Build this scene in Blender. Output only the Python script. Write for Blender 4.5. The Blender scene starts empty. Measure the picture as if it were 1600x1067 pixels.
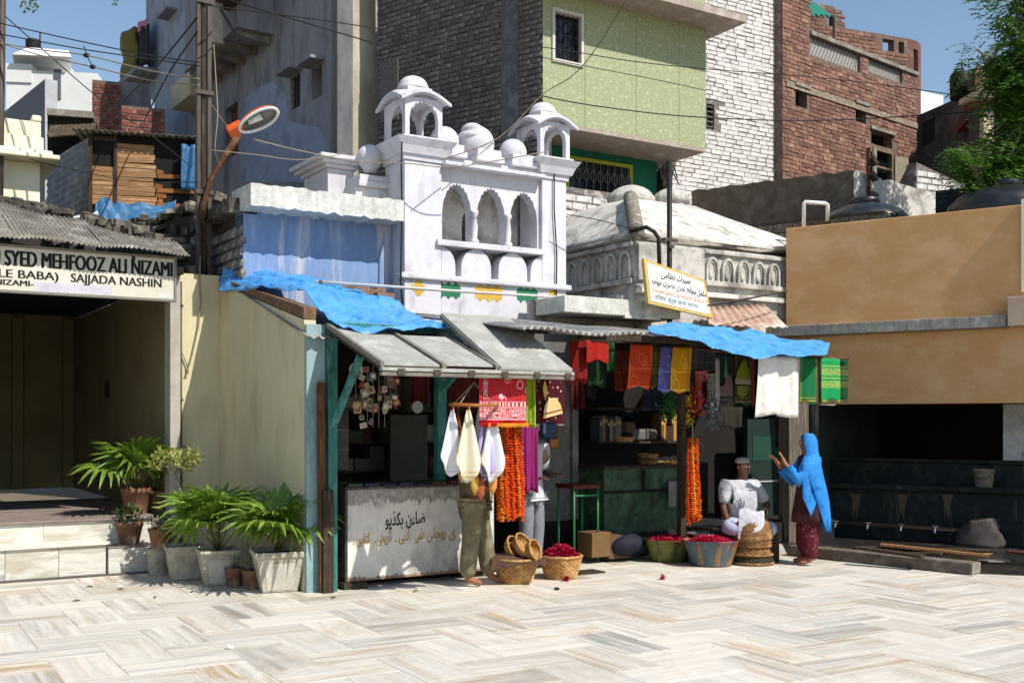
import bpy, bmesh, math, random
from mathutils import Vector, Matrix, noise as mnoise
random.seed(11)
SC = bpy.context.scene
COL = SC.collection
R = math.radians

# ------------------------------------------------------------------ camera, sky, sun, exposure
CAM_H, FPX, HOR = 1.69, 1700.0, 655.0
cam = bpy.data.cameras.new('camera')
cam.sensor_width = 36.0
cam.lens = 36.0 * FPX / 1600.0
cam.shift_y = (HOR - 533.5) / 1600.0
cam.clip_start = 0.1
cam.clip_end = 2000.0
camo = bpy.data.objects.new('camera', cam)
camo.location = (0, 0, CAM_H)
camo.rotation_euler = (R(90), 0, 0)
COL.objects.link(camo)
SC.camera = camo

SUN_EL = 48.0
SUN_AZ = 127.5        # clockwise from +Y (the view direction)
world = bpy.data.worlds.new('World')
SC.world = world
world.use_nodes = True
wn = world.node_tree
sky = wn.nodes.new('ShaderNodeTexSky')
sky.sky_type = 'NISHITA'
sky.sun_disc = False
sky.sun_elevation = R(SUN_EL)
sky.sun_rotation = R(SUN_AZ)
sky.air_density = 1.15
sky.dust_density = 0.3
sky.ozone_density = 1.4
wn.links.new(sky.outputs[0], wn.nodes['Background'].inputs[0])
wn.nodes['Background'].inputs[1].default_value = 0.12
sun = bpy.data.lights.new('sun', 'SUN')
sun.energy = 5.0
sun.angle = R(0.55)
sun.color = (1.0, 0.955, 0.88)
suno = bpy.data.objects.new('sun', sun)
sd = Vector((math.sin(R(SUN_AZ)) * math.cos(R(SUN_EL)), math.cos(R(SUN_AZ)) * math.cos(R(SUN_EL)), math.sin(R(SUN_EL))))
suno.rotation_euler = (-sd).to_track_quat('-Z', 'Y').to_euler()
suno.location = (12, -8, 18)
COL.objects.link(suno)
vs = SC.view_settings
vs.view_transform = 'Standard'
vs.look = 'None'
vs.gamma = 1.0
vs.use_curve_mapping = False
vs.exposure = 0.22

# ------------------------------------------------------------------ frames: s along a front, d into depth, z up
class Frame:
    def __init__(self, ox, oy, ang):
        self.o = (ox, oy); self.a = R(ang)
        self.u = (math.cos(self.a), math.sin(self.a)); self.v = (-math.sin(self.a), math.cos(self.a))
        self.mat = Matrix.Translation((ox, oy, 0)) @ Matrix.Rotation(self.a, 4, 'Z')
    def P(self, s, d, z=0.0):
        return Vector((self.o[0] + s*self.u[0] + d*self.v[0], self.o[1] + s*self.u[1] + d*self.v[1], z))
    def S(self, px, d):
        k = (px - 800.0) / FPX
        return (k*(self.o[1] + d*self.v[1]) - self.o[0] - d*self.v[0]) / (self.u[0] - k*self.u[1])
    def D(self, px, s):
        k = (px - 800.0) / FPX
        return (k*(self.o[1] + s*self.u[1]) - self.o[0] - s*self.u[0]) / (self.v[0] - k*self.v[1])
    def Z(self, py, s, d):
        return CAM_H + (HOR - py) * (self.o[1] + s*self.u[1] + d*self.v[1]) / FPX
    def q(self, px, py, d):
        s = self.S(px, d)
        return Vector((s, d, self.Z(py, s, d)))

def at(px, Y, ang):
    return Frame((px - 800.0) / FPX * Y, Y, ang)

WORLD = Frame(0, 0, 0)
ROW = Frame(-1.65, 10.84, 32.0)

# ------------------------------------------------------------------ scene-tree helpers
def setp(o, label=None, cat=None, group=None, kind=None):
    if label: o['label'] = label
    if cat: o['category'] = cat
    if group: o['group'] = group
    if kind: o['kind'] = kind
    return o

WM = {}      # world matrices of things and parts as built
def thing(name, label, cat, fr, s, d, z=0.0, group=None, rz=0.0):
    o = bpy.data.objects.new(name, None)
    o.empty_display_size = 0.2
    m = fr.mat @ Matrix.Translation((s, d, z)) @ Matrix.Rotation(rz, 4, 'Z')
    o.matrix_world = m
    COL.objects.link(o)
    WM[o] = m
    return setp(o, label, cat, group)

def link(o, parent, m):
    """m = wished world matrix"""
    COL.objects.link(o)
    WM[o] = m
    if parent is not None:
        o.parent = parent
        o.matrix_local = WM[parent].inverted() @ m
    else:
        o.matrix_world = m

class MB:
    def __init__(self, fr=WORLD):
        self.fr = fr; self.v = []; self.f = []; self.rn = []; self.cur = 0.5; self.uv = None
    def add(self, vs_, fs_):
        b = len(self.v)
        self.v += [Vector(p) for p in vs_]
        for f in fs_:
            self.f.append(tuple(i + b for i in f)); self.rn.append(self.cur)
        return self
    def box(self, x0, x1, y0, y1, z0, z1):
        return self.add([(x0,y0,z0),(x1,y0,z0),(x1,y1,z0),(x0,y1,z0),(x0,y0,z1),(x1,y0,z1),(x1,y1,z1),(x0,y1,z1)],
                        [(0,3,2,1),(4,5,6,7),(0,1,5,4),(1,2,6,5),(2,3,7,6),(3,0,4,7)])
    def hexa(self, a):   # 8 free corners, order as box
        return self.add(a, [(0,3,2,1),(4,5,6,7),(0,1,5,4),(1,2,6,5),(2,3,7,6),(3,0,4,7)])
    def obox(self, c, sx, sy, sz, m):
        pts = []
        for z in (-.5,.5):
            for (x,y) in ((-.5,-.5),(.5,-.5),(.5,.5),(-.5,.5)):
                pts.append(Vector(c) + m @ Vector((x*sx, y*sy, z*sz)))
        return self.hexa(pts)
    def beam(self, p0, p1, w, h, up=(0,0,1)):
        p0 = Vector(p0); p1 = Vector(p1); t = (p1-p0).normalized()
        up = Vector(up); a = t.cross(up)
        if a.length < 1e-4: a = t.cross(Vector((1,0,0)))
        a.normalize(); b = a.cross(t).normalized()
        pts = []
        for p in (p0, p1):
            for (i,j) in ((-1,-1),(1,-1),(1,1),(-1,1)):
                pts.append(p + a*(i*w/2) + b*(j*h/2))
        return self.add(pts, [(0,1,2,3),(7,6,5,4),(0,4,5,1),(1,5,6,2),(2,6,7,3),(3,7,4,0)])
    def prism(self, poly, y0, y1):        # polygon in (x,z), extruded along y
        n = len(poly)
        self.add([(x,y0,z) for x,z in poly] + [(x,y1,z) for x,z in poly],
                 [tuple(range(n)), tuple(range(2*n-1, n-1, -1))] + [(i, n+i, n+(i+1)%n, (i+1)%n) for i in range(n)])
        return self
    def slab(self, poly, z0, z1):         # polygon in (x,y), extruded along z
        n = len(poly)
        self.add([(x,y,z0) for x,y in poly] + [(x,y,z1) for x,y in poly],
                 [tuple(range(n-1,-1,-1)), tuple(range(n, 2*n))] + [(i, (i+1)%n, n+(i+1)%n, n+i) for i in range(n)])
        return self
    def path(self, pts, r, n=6, cap=True):
        pts = [Vector(p) for p in pts]
        rr = r if isinstance(r, (list, tuple)) else [r]*len(pts)
        rings = []
        prev = None
        for i, p in enumerate(pts):
            t = (pts[min(i+1, len(pts)-1)] - pts[max(i-1, 0)]).normalized()
            if prev is None:
                a = t.cross(Vector((0,0,1)))
                if a.length < 1e-3: a = t.cross(Vector((0,1,0)))
            else:
                a = prev - t*prev.dot(t)
                if a.length < 1e-4: a = t.cross(Vector((0,1,0)))
            a.normalize(); prev = a
            b = t.cross(a)
            rings.append([p + (a*math.cos(2*math.pi*k/n) + b*math.sin(2*math.pi*k/n))*rr[i] for k in range(n)])
        return self.loft(rings, cap)
    def loft(self, rings, cap=True, close=True):
        n = len(rings[0]); vs_ = [p for r in rings for p in r]; fs_ = []
        for i in range(len(rings)-1):
            for k in range(n if close else n-1):
                k2 = (k+1) % n
                fs_.append((i*n+k, i*n+k2, (i+1)*n+k2, (i+1)*n+k))
        if cap:
            fs_.append(tuple(range(n-1,-1,-1))); fs_.append(tuple(range((len(rings)-1)*n, len(rings)*n)))
        return self.add(vs_, fs_)
    def lathe(self, prof, c=(0,0,0), n=20, cap=True, wob=0.0, rib=0, ribamp=0.0):
        rings = []
        for r, z in prof:
            ring = []
            for k in range(n):
                a = 2*math.pi*k/n
                rr = max(r, 1e-4)*(1 + (ribamp*abs(math.sin(rib*a/2)) if rib else 0) + random.uniform(-wob, wob))
                ring.append(Vector(c) + Vector((rr*math.cos(a), rr*math.sin(a), z)))
            rings.append(ring)
        return self.loft(rings, cap)
    def ball(self, c, r, n=16, m=9, sq=(1,1,1)):
        rings = []
        for i in range(m+1):
            th = math.pi*i/m
            rings.append([Vector(c) + Vector((r*max(math.sin(th),1e-3)*math.cos(2*math.pi*k/n)*sq[0], r*max(math.sin(th),1e-3)*math.sin(2*math.pi*k/n)*sq[1], -r*math.cos(th)*sq[2])) for k in range(n)])
        return self.loft(rings)
    def grid(self, fn, nu, nv):
        vs_ = [fn(i/nu, j/nv) for j in range(nv+1) for i in range(nu+1)]
        w = nu+1
        return self.add(vs_, [(j*w+i, j*w+i+1, (j+1)*w+i+1, (j+1)*w+i) for j in range(nv) for i in range(nu)])
    def archwall(self, x0, x1, z0, z1, y0, y1, ops, nseg=14):
        """wall in the x-z plane with openings ops = (xa, xb, zfn) where zfn(t in 0..1) is the head height; openings run from z0."""
        cuts = [(x0, x0)]
        cur = x0
        segs = []
        for xa, xb, zf in sorted(ops, key=lambda o: o[0]):
            if xa > cur: segs.append((cur, xa, None))
            for i in range(nseg):
                t0, t1 = i/nseg, (i+1)/nseg
                segs.append((xa+(xb-xa)*t0, xa+(xb-xa)*t1, (zf(t0), zf(t1))))
            cur = xb
        if cur < x1: segs.append((cur, x1, None))
        for a, b, h in segs:
            la, lb = (z0, z0) if h is None else h
            self.hexa([(a,y0,la),(b,y0,lb),(b,y1,lb),(a,y1,la),(a,y0,z1),(b,y0,z1),(b,y1,z1),(a,y1,z1)])
        return self
    def build(self, name, mat, parent=None, smooth=False, bevel=0.0, solid=0.0, fixn=False, weld=False, jitter=0.0, rnd=False, subsurf=0):
        if parent is not None:
            m = WM[parent]
        elif self.v:
            c = sum(self.v, Vector())/len(self.v); zmin = min(p.z for p in self.v)
            m = self.fr.mat @ Matrix.Translation((c.x, c.y, zmin))
        tr = m.inverted() @ self.fr.mat
        me = bpy.data.meshes.new(name)
        pts = [tr @ p for p in self.v]
        if jitter:
            pts = [p + mnoise.noise_vector(p*3.1)*jitter for p in pts]
        me.from_pydata(pts, [], self.f)
        if rnd:
            at_ = me.attributes.new('rnd', 'FLOAT', 'FACE')
            at_.data.foreach_set('value', self.rn)
        if weld or fixn:
            bm = bmesh.new(); bm.from_mesh(me)
            if weld: bmesh.ops.remove_doubles(bm, verts=bm.verts, dist=1e-4)
            bmesh.ops.recalc_face_normals(bm, faces=bm.faces)
            bm.to_mesh(me); bm.free()
        if smooth:
            me.polygons.foreach_set('use_smooth', [True]*len(me.polygons))
        me.update()
        if mat is not None: me.materials.append(mat)
        o = bpy.data.objects.new(name, me)
        link(o, parent, m)
        if bevel:
            b = o.modifiers.new('bevel', 'BEVEL'); b.width = bevel; b.segments = 2; b.limit_method = 'ANGLE'; b.angle_limit = R(40)
        if solid:
            b = o.modifiers.new('solid', 'SOLIDIFY'); b.thickness = solid; b.offset = 0
        if subsurf:
            b = o.modifiers.new('sub', 'SUBSURF'); b.levels = subsurf; b.render_levels = subsurf
        return o

def copy_tree(o, m, label=None, group=None):
    c = o.copy(); COL.objects.link(c); c.matrix_world = m; WM[c] = m
    if label: c['label'] = label
    if group: c['group'] = group
    def rec(src, dst):
        for ch in [x for x in WM if x.parent == src]:
            k = ch.copy(); COL.objects.link(k); k.parent = dst; k.matrix_local = ch.matrix_local.copy()
            WM[k] = WM[dst] @ ch.matrix_local
            rec(ch, k)
    rec(o, c)
    return c

# ------------------------------------------------------------------ materials
MATS = {}
def nd(nt, t, **kw):
    n = nt.nodes.new(t)
    for k, v in kw.items(): setattr(n, k, v)
    return n

def surf(name, cols, scale=2.0, stretch=(1,1,1), rough=0.85, bump=0.15, bscale=60.0, fine=0.12, rnd=0.0, attr=None, attramt=0.25,
         stain=None, stainamt=0.6, stainscale=(1.2,1.2,0.5), stainpos=(0.48,0.68), spec=0.25, metal=0.0, coord='Object', sss=0.0, trans=0.0, detail=6.0, emit=None):
    """layered procedural surface: noise ramp between cols, fine speckle, optional stains, bump"""
    if name in MATS: return MATS[name]
    m = bpy.data.materials.new(name); m.use_nodes = True
    nt = m.node_tree; L = nt.links
    bs = nt.nodes['Principled BSDF']
    tc = nd(nt, 'ShaderNodeTexCoord')
    oi = nd(nt, 'ShaderNodeObjectInfo')
    off = nd(nt, 'ShaderNodeVectorMath', operation='SCALE'); off.inputs['Scale'].default_value = 37.0 if rnd else 0.0
    cmb = nd(nt, 'ShaderNodeCombineXYZ')
    for i in range(3): L.new(oi.outputs['Random'], cmb.inputs[i])
    L.new(cmb.outputs[0], off.inputs[0])
    ad = nd(nt, 'ShaderNodeVectorMath', operation='ADD')
    L.new(tc.outputs[coord], ad.inputs[0]); L.new(off.outputs[0], ad.inputs[1])
    mp = nd(nt, 'ShaderNodeMapping'); mp.inputs['Scale'].default_value = stretch
    L.new(ad.outputs[0], mp.inputs['Vector'])
    n1 = nd(nt, 'ShaderNodeTexNoise'); n1.inputs['Scale'].default_value = scale; n1.inputs['Detail'].default_value = detail; n1.inputs['Roughness'].default_value = 0.62
    L.new(mp.outputs[0], n1.inputs['Vector'])
    cr = nd(nt, 'ShaderNodeValToRGB')
    e = cr.color_ramp.elements
    cols = list(cols)
    if len(cols) == 1: cols = cols*2
    lo, hi = 0.33, 0.68
    e[0].position = lo; e[0].color = (*cols[0], 1); e[1].position = hi; e[1].color = (*cols[-1], 1)
    for i, c in enumerate(cols[1:-1]):
        x = e.new(lo + (hi-lo)*(i+1)/(len(cols)-1)); x.color = (*c, 1)
    L.new(n1.outputs['Fac'], cr.inputs[0])
    col = cr.outputs[0]
    n2 = nd(nt, 'ShaderNodeTexNoise'); n2.inputs['Scale'].default_value = bscale; n2.inputs['Detail'].default_value = 4.0
    L.new(ad.outputs[0], n2.inputs['Vector'])
    if fine:
        mr = nd(nt, 'ShaderNodeMapRange'); mr.inputs[1].default_value = 0.3; mr.inputs[2].default_value = 0.7
        mr.inputs[3].default_value = 1-fine; mr.inputs[4].default_value = 1+fine
        L.new(n2.outputs['Fac'], mr.inputs[0])
        vm = nd(nt, 'ShaderNodeVectorMath', operation='SCALE')
        L.new(col, vm.inputs[0]); L.new(mr.outputs[0], vm.inputs['Scale']); col = vm.outputs[0]
    if stain is not None:
        mp2 = nd(nt, 'ShaderNodeMapping'); mp2.inputs['Scale'].default_value = stainscale
        L.new(ad.outputs[0], mp2.inputs['Vector'])
        n3 = nd(nt, 'ShaderNodeTexNoise'); n3.inputs['Scale'].default_value = 1.7; n3.inputs['Detail'].default_value = 9.0; n3.inputs['Roughness'].default_value = 0.7
        L.new(mp2.outputs[0], n3.inputs['Vector'])
        mr3 = nd(nt, 'ShaderNodeMapRange'); mr3.inputs[1].default_value = stainpos[0]; mr3.inputs[2].default_value = stainpos[1]; mr3.inputs[4].default_value = stainamt
        L.new(n3.outputs['Fac'], mr3.inputs[0])
        mx = nd(nt, 'ShaderNodeMix', data_type='RGBA'); L.new(mr3.outputs[0], mx.inputs['Factor'])
        L.new(col, mx.inputs[6]); mx.inputs[7].default_value = (*stain, 1); col = mx.outputs[2]
    if rnd or attr:
        src = oi.outputs['Random']
        amt = rnd
        if attr:
            an = nd(nt, 'ShaderNodeAttribute'); an.attribute_name = attr; src = an.outputs['Fac']; amt = attramt
        mr2 = nd(nt, 'ShaderNodeMapRange'); mr2.inputs[3].default_value = 1-amt; mr2.inputs[4].default_value = 1+amt
        L.new(src, mr2.inputs[0])
        vm2 = nd(nt, 'ShaderNodeVectorMath', operation='SCALE')
        L.new(col, vm2.inputs[0]); L.new(mr2.outputs[0], vm2.inputs['Scale']); col = vm2.outputs[0]
    L.new(col, bs.inputs['Base Color'])
    bs.inputs['Roughness'].default_value = rough
    bs.inputs['Specular IOR Level'].default_value = spec
    bs.inputs['Metallic'].default_value = metal
    if sss:
        bs.inputs['Subsurface Weight'].default_value = sss; bs.inputs['Subsurface Radius'].default_value = (0.02,0.008,0.004)
    if bump:
        b = nd(nt, 'ShaderNodeBump'); b.inputs['Strength'].default_value = bump; b.inputs['Distance'].default_value = 0.02
        ma = nd(nt, 'ShaderNodeMath', operation='ADD'); L.new(n1.outputs['Fac'], ma.inputs[0]); L.new(n2.outputs['Fac'], ma.inputs[1])
        L.new(ma.outputs[0], b.inputs['Height']); L.new(b.outputs[0], bs.inputs['Normal'])
    if trans:
        out = nt.nodes['Material Output']
        tr = nd(nt, 'ShaderNodeBsdfTranslucent'); L.new(col, tr.inputs[0])
        ms = nd(nt, 'ShaderNodeMixShader'); ms.inputs[0].default_value = trans
        L.new(bs.outputs[0], ms.inputs[1]); L.new(tr.outputs[0], ms.inputs[2]); L.new(ms.outputs[0], out.inputs[0])
    MATS[name] = m
    return m

def h(c):      # sRGB 0-255 -> linear
    def f(x):
        x /= 255.0
        return x/12.92 if x <= 0.04045 else ((x+0.055)/1.055)**2.4
    return tuple(f(x) for x in c)

# ------------------------------------------------------------------ writing
AR = {}
def _ar(ch, iso, fin, ini=None, med=None): AR[ch] = (iso, fin, ini, med)
for ch, b in (('ب',0xFE8F),('ت',0xFE95),('ج',0xFE9D),('ح',0xFEA1),('خ',0xFEA5),('س',0xFEB1),('ش',0xFEB5),('ص',0xFEB9),('ض',0xFEBD),('ط',0xFEC1),('ظ',0xFEC5),('ع',0xFEC9),('غ',0xFECD),('ف',0xFED1),('ق',0xFED5),('ل',0xFEDD),('م',0xFEE1),('ن',0xFEE5)):
    _ar(ch, b, b+1, b+2, b+3)
for ch, b in (('ا',0xFE8D),('د',0xFEA9),('ر',0xFEAD),('و',0xFEED),('ڈ',0xFB88)): _ar(ch, b, b+1)
_ar('ک', 0xFB8E, 0xFB8F, 0xFB90, 0xFB91); _ar('پ', 0xFB56, 0xFB57, 0xFB58, 0xFB59); _ar('ی', 0xFBFC, 0xFBFD, 0xFBFE, 0xFBFF)
_ar('ں', 0xFB9E, 0xFB9F); _ar('ہ', 0xFBA6, 0xFBA7, 0xFBA8, 0xFBA9); AR['ء'] = (0xFE80, 0xFE80, None, None)
def shape_urdu(t):
    out = []
    for w in t.split(' '):
        r = ''
        for i, c in enumerate(w):
            if c not in AR: r += c; continue
            p = i > 0 and w[i-1] in AR and AR[w[i-1]][2] is not None and c != 'ء'
            n = i < len(w)-1 and w[i+1] in AR and AR[c][2] is not None and w[i+1] != 'ء'
            a = AR[c]
            r += chr(a[3] if p and n else a[1] if p else a[2] if n else a[0])
        out.append(r[::-1])
    return ' '.join(out[::-1])

def lettering(name, txt, mat, parent, fr, p0, p1, hz, thick=0.004, bold=0.0, shear=0.0, up=None, rep=1, dx=.006):
    """flat raised letters between p0 and p1 (frame coords, baseline), letter height hz"""
    c = bpy.data.curves.new('txt', 'FONT'); c.body = txt; c.size = 1.0; c.extrude = 0.0; c.offset = bold; c.resolution_u = 3
    o = bpy.data.objects.new('txt', c); COL.objects.link(o)
    dg = bpy.context.evaluated_depsgraph_get(); dg.update()
    me = bpy.data.meshes.new_from_object(o.evaluated_get(dg))
    bpy.data.objects.remove(o)
    xs = [v.co.x for v in me.vertices]; ys = [v.co.y for v in me.vertices]
    x0, x1 = min(xs), max(xs)
    ymax = max(ys); ymin = min(ys)
    a = fr.P(*p0); b = fr.P(*p1)
    ex = (b-a); ln = ex.length; ex.normalize()
    upv = Vector((0,0,1)) if up is None else Vector(up).normalized()
    nrm = ex.cross(upv).normalized()
    ez = nrm.cross(ex)
    inv = WM[parent].inverted()
    for v in me.vertices:
        x = (v.co.x-x0)/(x1-x0)*ln; y = v.co.y/0.72*hz if hz > 0 else (v.co.y-ymin)/(ymax-ymin)*(-hz)
        v.co = inv @ (a + ex*(x + shear*y) + ez*y + nrm*thick)
    if rep > 1:
        vv = [v.co.copy() for v in me.vertices]; ff = [tuple(p.vertices) for p in me.polygons]
        exl = inv.to_3x3() @ ex; nl = inv.to_3x3() @ nrm
        V2 = []; F2 = []
        for k in range(rep):
            b_ = len(V2)
            V2 += [q + exl*(k-(rep-1)/2)*dx + nl*.0006*k for q in vv]; F2 += [tuple(i+b_ for i in f) for f in ff]
        me = bpy.data.meshes.new(name); me.from_pydata(V2, [], F2); me.update()
    me.materials.clear(); me.materials.append(mat)
    r = bpy.data.objects.new(name, me)
    COL.objects.link(r); r.parent = parent; r.matrix_local = Matrix.Identity(4); WM[r] = WM[parent].copy()
    return r

# ------------------------------------------------------------------ brick walls
BRICKS = {}
def brick_mesh(key, l, hh, t, mat, var):
    k = (key, var)
    if k in BRICKS: return BRICKS[k]
    rg = random.Random(sum(map(ord, key)) % 1000 + var)
    me = bpy.data.meshes.new('brick')
    pts = []
    for z in (0, hh):
        for (x, y) in ((0,0),(l,0),(l,t),(0,t)):
            j = 0.05*hh
            pts.append((x + rg.uniform(-j,j), y + (rg.uniform(-.35,.35)*0.02 if y == 0 else 0), z + rg.uniform(-j,j)))
    # chamfered front edge: inset front face
    b = 0.10*hh
    fr_ = [(pts[0][0]+b, pts[0][1]-0.012, pts[0][2]+b), (pts[1][0]-b, pts[1][1]-0.012, pts[1][2]+b), (pts[5][0]-b, pts[5][1]-0.012, pts[5][2]-b), (pts[4][0]+b, pts[4][1]-0.012, pts[4][2]-b)]
    v = pts + fr_
    me.from_pydata(v, [], [(8,9,10,11),(0,1,9,8),(1,5,10,9),(5,4,11,10),(4,0,8,11),(0,3,2,1),(4,5,6,7),(1,2,6,5),(3,0,4,7)])
    a = me.attributes.new('rnd', 'FLOAT', 'FACE'); a.data.foreach_set('value', [rg.random()]*9)
    me.materials.append(mat); me.update()
    BRICKS[k] = me
    return me

def brick_wall(parent, fr, s0, s1, z0, z1, d, mat, mortar, L=0.235, Hh=0.068, gap=0.014, holes=(), thick=0.25, budget=300, rough=0.006, miss=0.0, view=None, key=None, top=None, wallname='wall'):
    """bricks laid on a mortar backing; holes = (sa,sb,za,zb); top = fn(s)->z; the first `budget` nearest the view centre are objects, the rest one mesh"""
    rg = random.Random(int(abs(s0*131)+abs(z0*17)+len(WM)))
    key = key or mat.name
    hs = list(holes)
    mb = MB(fr)
    # backing built as cells around the holes
    xs = sorted(set([s0, s1] + [max(s0, min(s1, q)) for a in hs for q in a[:2]]))
    if top is not None:
        n = 8; xs = sorted(set(xs + [s0 + (s1-s0)*i/n for i in range(n+1)]))
    for a, b in zip(xs[:-1], xs[1:]):
        m_ = (a+b)/2
        zs = [z0]
        for hh in sorted([q for q in hs if q[0] <= m_ <= q[1]], key=lambda q: q[2]):
            zs += [hh[2], hh[3]]
        zt0, zt1 = (z1, z1) if top is None else (top(a), top(b))
        zs.append(None)
        for i in range(0, len(zs), 2):
            za = zs[i]; zb = zs[i+1]
            if zb is None: mb.hexa([(a,d,za),(b,d,za),(b,d+thick,za),(a,d+thick,za),(a,d,zt0),(b,d,zt1),(b,d+thick,zt1),(a,d+thick,zt0)])
            elif zb > za: mb.box(a, b, d, d+thick, za, zb)
    back = mb.build(wallname, mortar, parent)
    pos = []
    nz = int((z1-z0)/(Hh+gap))
    for r in range(nz):
        z = z0 + r*(Hh+gap)
        x = s0 - (0 if r % 2 == 0 else (L+gap)/2)
        while x < s1:
            Lk = L*rg.uniform(.72, 1.08)
            a = max(x, s0); b = min(x+Lk, s1)
            if b-a > 0.05 and rg.random() > miss:
                c = (a+b)/2; zc = z+Hh/2
                if (top is None or z+Hh < top(c)-0.01) and not any(hh[0]-0.01 < b and hh[1]+0.01 > a and hh[2]-0.01 < z+Hh and hh[3]+0.01 > z for hh in hs):
                    pos.append((a, b, z))
            x += Lk+gap
    def vis(p):
        w = fr.P((p[0]+p[1])/2, d, p[2])
        px = 800+FPX*w.x/w.y; py = HOR-FPX*(w.z-CAM_H)/w.y
        pen = 0
        if view: 
            x0, x1, y0, y1 = view
            pen = max(0, x0-px, px-x1) + max(0, y0-py, py-y1)
        return (pen > 0, pen + rg.random()*5)
    pos.sort(key=vis)
    rest = MB(fr)
    for i, (a, b, z) in enumerate(pos):
        dd = d - rg.uniform(0, rough)*.8
        if i < budget and not vis((a,b,z))[0]:
            me = brick_mesh(key, L, Hh, 0.05, mat, rg.randrange(7))
            o = bpy.data.objects.new('brick', me)
            m = fr.mat @ Matrix.Translation((a, dd+0.004, z)) @ Matrix.Rotation(rg.uniform(-.018,.018), 4, 'Y') @ Matrix.Diagonal(((b-a)/L, 1, rg.uniform(.88,1.04), 1))
            link(o, parent, m)
        else:
            rest.cur = rg.random()
            rest.box(a, b, dd-0.008, dd+0.03, z, z+Hh)
    if rest.v:
        rest.build('brick_courses', mat, parent, rnd=True)['kind'] = 'stuff'
    return back

def cloth(name, mat, parent, fr, s0, s1, d, z1, z0, folds=3, amp=0.03, lean=0.0, dlean=0.0, taper=0.0, nu=22, nv=14, ph=0.0, uneven=0.02, solid=0.004, flare=1.0):
    rg = random.Random(len(WM)*7+3)
    a = rg.uniform(0, 6)
    def fn(u, v):          # v 0 top .. 1 bottom
        sc = 1 - taper*(1-v)
        s = (s0+s1)/2 + (s1-s0)*(u-.5)*sc + lean*v
        k = (0.35+0.65*v)*flare
        dd = d + dlean*v + amp*k*math.sin(2*math.pi*folds*u + ph + 0.5*math.sin(3*v+a)) + amp*0.4*k*math.sin(2*math.pi*folds*2.3*u + a)
        z = z1 + (z0-z1)*v + uneven*math.sin(2*math.pi*1.3*u+a)*v
        return (s, dd, z)
    return MB(fr).grid(fn, nu, nv).build(name, mat, parent, smooth=True, solid=solid)
# ------------------------------------------------------------------ palette
WHITE = surf('white_lime', [h((186,184,190)), h((206,204,209)), h((196,194,199))], scale=2.2, rough=.9, bump=.12, bscale=45, fine=.05, stain=h((118,114,116)), stainamt=.6, stainpos=(.53,.74), stainscale=(2.4,2.4,.8))
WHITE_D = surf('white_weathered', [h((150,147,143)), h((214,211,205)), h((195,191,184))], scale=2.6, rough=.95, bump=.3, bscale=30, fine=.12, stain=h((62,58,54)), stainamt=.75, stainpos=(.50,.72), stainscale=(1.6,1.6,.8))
CREAM = surf('yellow_cream_wash', [h((192,182,146)), h((202,192,158)), h((182,170,136))], scale=1.4, stretch=(1,1,.5), rough=.9, bump=.12, fine=.05, stain=h((128,112,78)), stainamt=.5, stainpos=(.55,.82), stainscale=(1.4,1.4,.25))
CREAM_L = surf('pale_cream', [h((222,214,184)), h((234,228,202))], scale=1.5, rough=.9, bump=.1, fine=.05, stain=h((150,140,112)), stainamt=.35, stainpos=(.58,.8), stainscale=(1.4,1.4,.3))
DARKIN = surf('sooty_interior', [h((38,35,31)), h((27,25,23))], scale=2, rough=.95, bump=.1)  # near-black tone puts the interior shade into the colour
OLIVEIN = surf('olive_interior', [h((128,118,86)), h((108,98,70))], scale=1.2, rough=.92, bump=.06, fine=.04)
TEAL = surf('teal_paint', [h((66,132,124)), h((48,104,98)), h((84,146,138))], scale=6, stretch=(1,1,.3), rough=.6, bump=.2, stain=h((38,44,40)), stainamt=.8, stainpos=(.52,.66), stainscale=(4,4,1.2))
PALETEAL = surf('pale_teal_wash', [h((120,150,150)), h((140,166,164)), h((104,136,140))], scale=3, stretch=(1,1,.3), rough=.85, bump=.15, stain=h((70,84,104)), stainamt=.6, stainpos=(.5,.7), stainscale=(2,2,.6))
RUSTW = surf('brown_timber', [h((104,66,38)), h((78,48,28)), h((128,84,50))], scale=5, stretch=(8,8,.6), rough=.8, bump=.3)
OLDW = surf('old_dark_timber', [h((72,58,44)), h((48,40,32)), h((92,76,58))], scale=5, stretch=(8,8,.6), rough=.85, bump=.3)
TIN = surf('grey_tin', [h((150,150,148)), h((124,122,118)), h((168,168,166))], scale=3, rough=.55, bump=.12, spec=.4, metal=.25, stain=h((96,74,58)), stainamt=.5, stainpos=(.55,.75))
TIND = surf('weathered_sheet', [h((142,138,128)), h((112,106,96)), h((164,160,150))], scale=4, rough=.85, bump=.3, stain=h((70,62,52)), stainamt=.6, stainpos=(.52,.72))
AWN = surf('awning_board', [h((166,166,158)), h((146,146,138)), h((180,180,174))], scale=3, stretch=(1,1,1), rough=.75, bump=.15, fine=.06, stain=h((120,114,100)), stainamt=.5, stainpos=(.54,.74))
TARP = surf('blue_tarpaulin', [h((56,138,206)), h((84,162,224)), h((40,120,192))], scale=5, rough=.42, bump=.55, bscale=22, fine=.08, spec=.5, trans=.12, stain=h((140,176,200)), stainamt=.45, stainpos=(.5,.72), stainscale=(2.5,2.5,2.5))
TARP2 = surf('faded_blue_tarpaulin', [h((40,92,134)), h((58,108,148)), h((28,74,116))], scale=5, rough=.5, bump=.3, bscale=14, fine=.08, spec=.4)
BLACKP = surf('black_paint', [h((18,17,17)), h((28,27,26))], scale=6, rough=.6, bump=0, fine=0)
STEEL = surf('dark_steel', [h((62,54,48)), h((84,72,62)), h((46,42,40))], scale=5, stretch=(6,6,.4), rough=.6, bump=.15, metal=.3, spec=.4)
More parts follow.
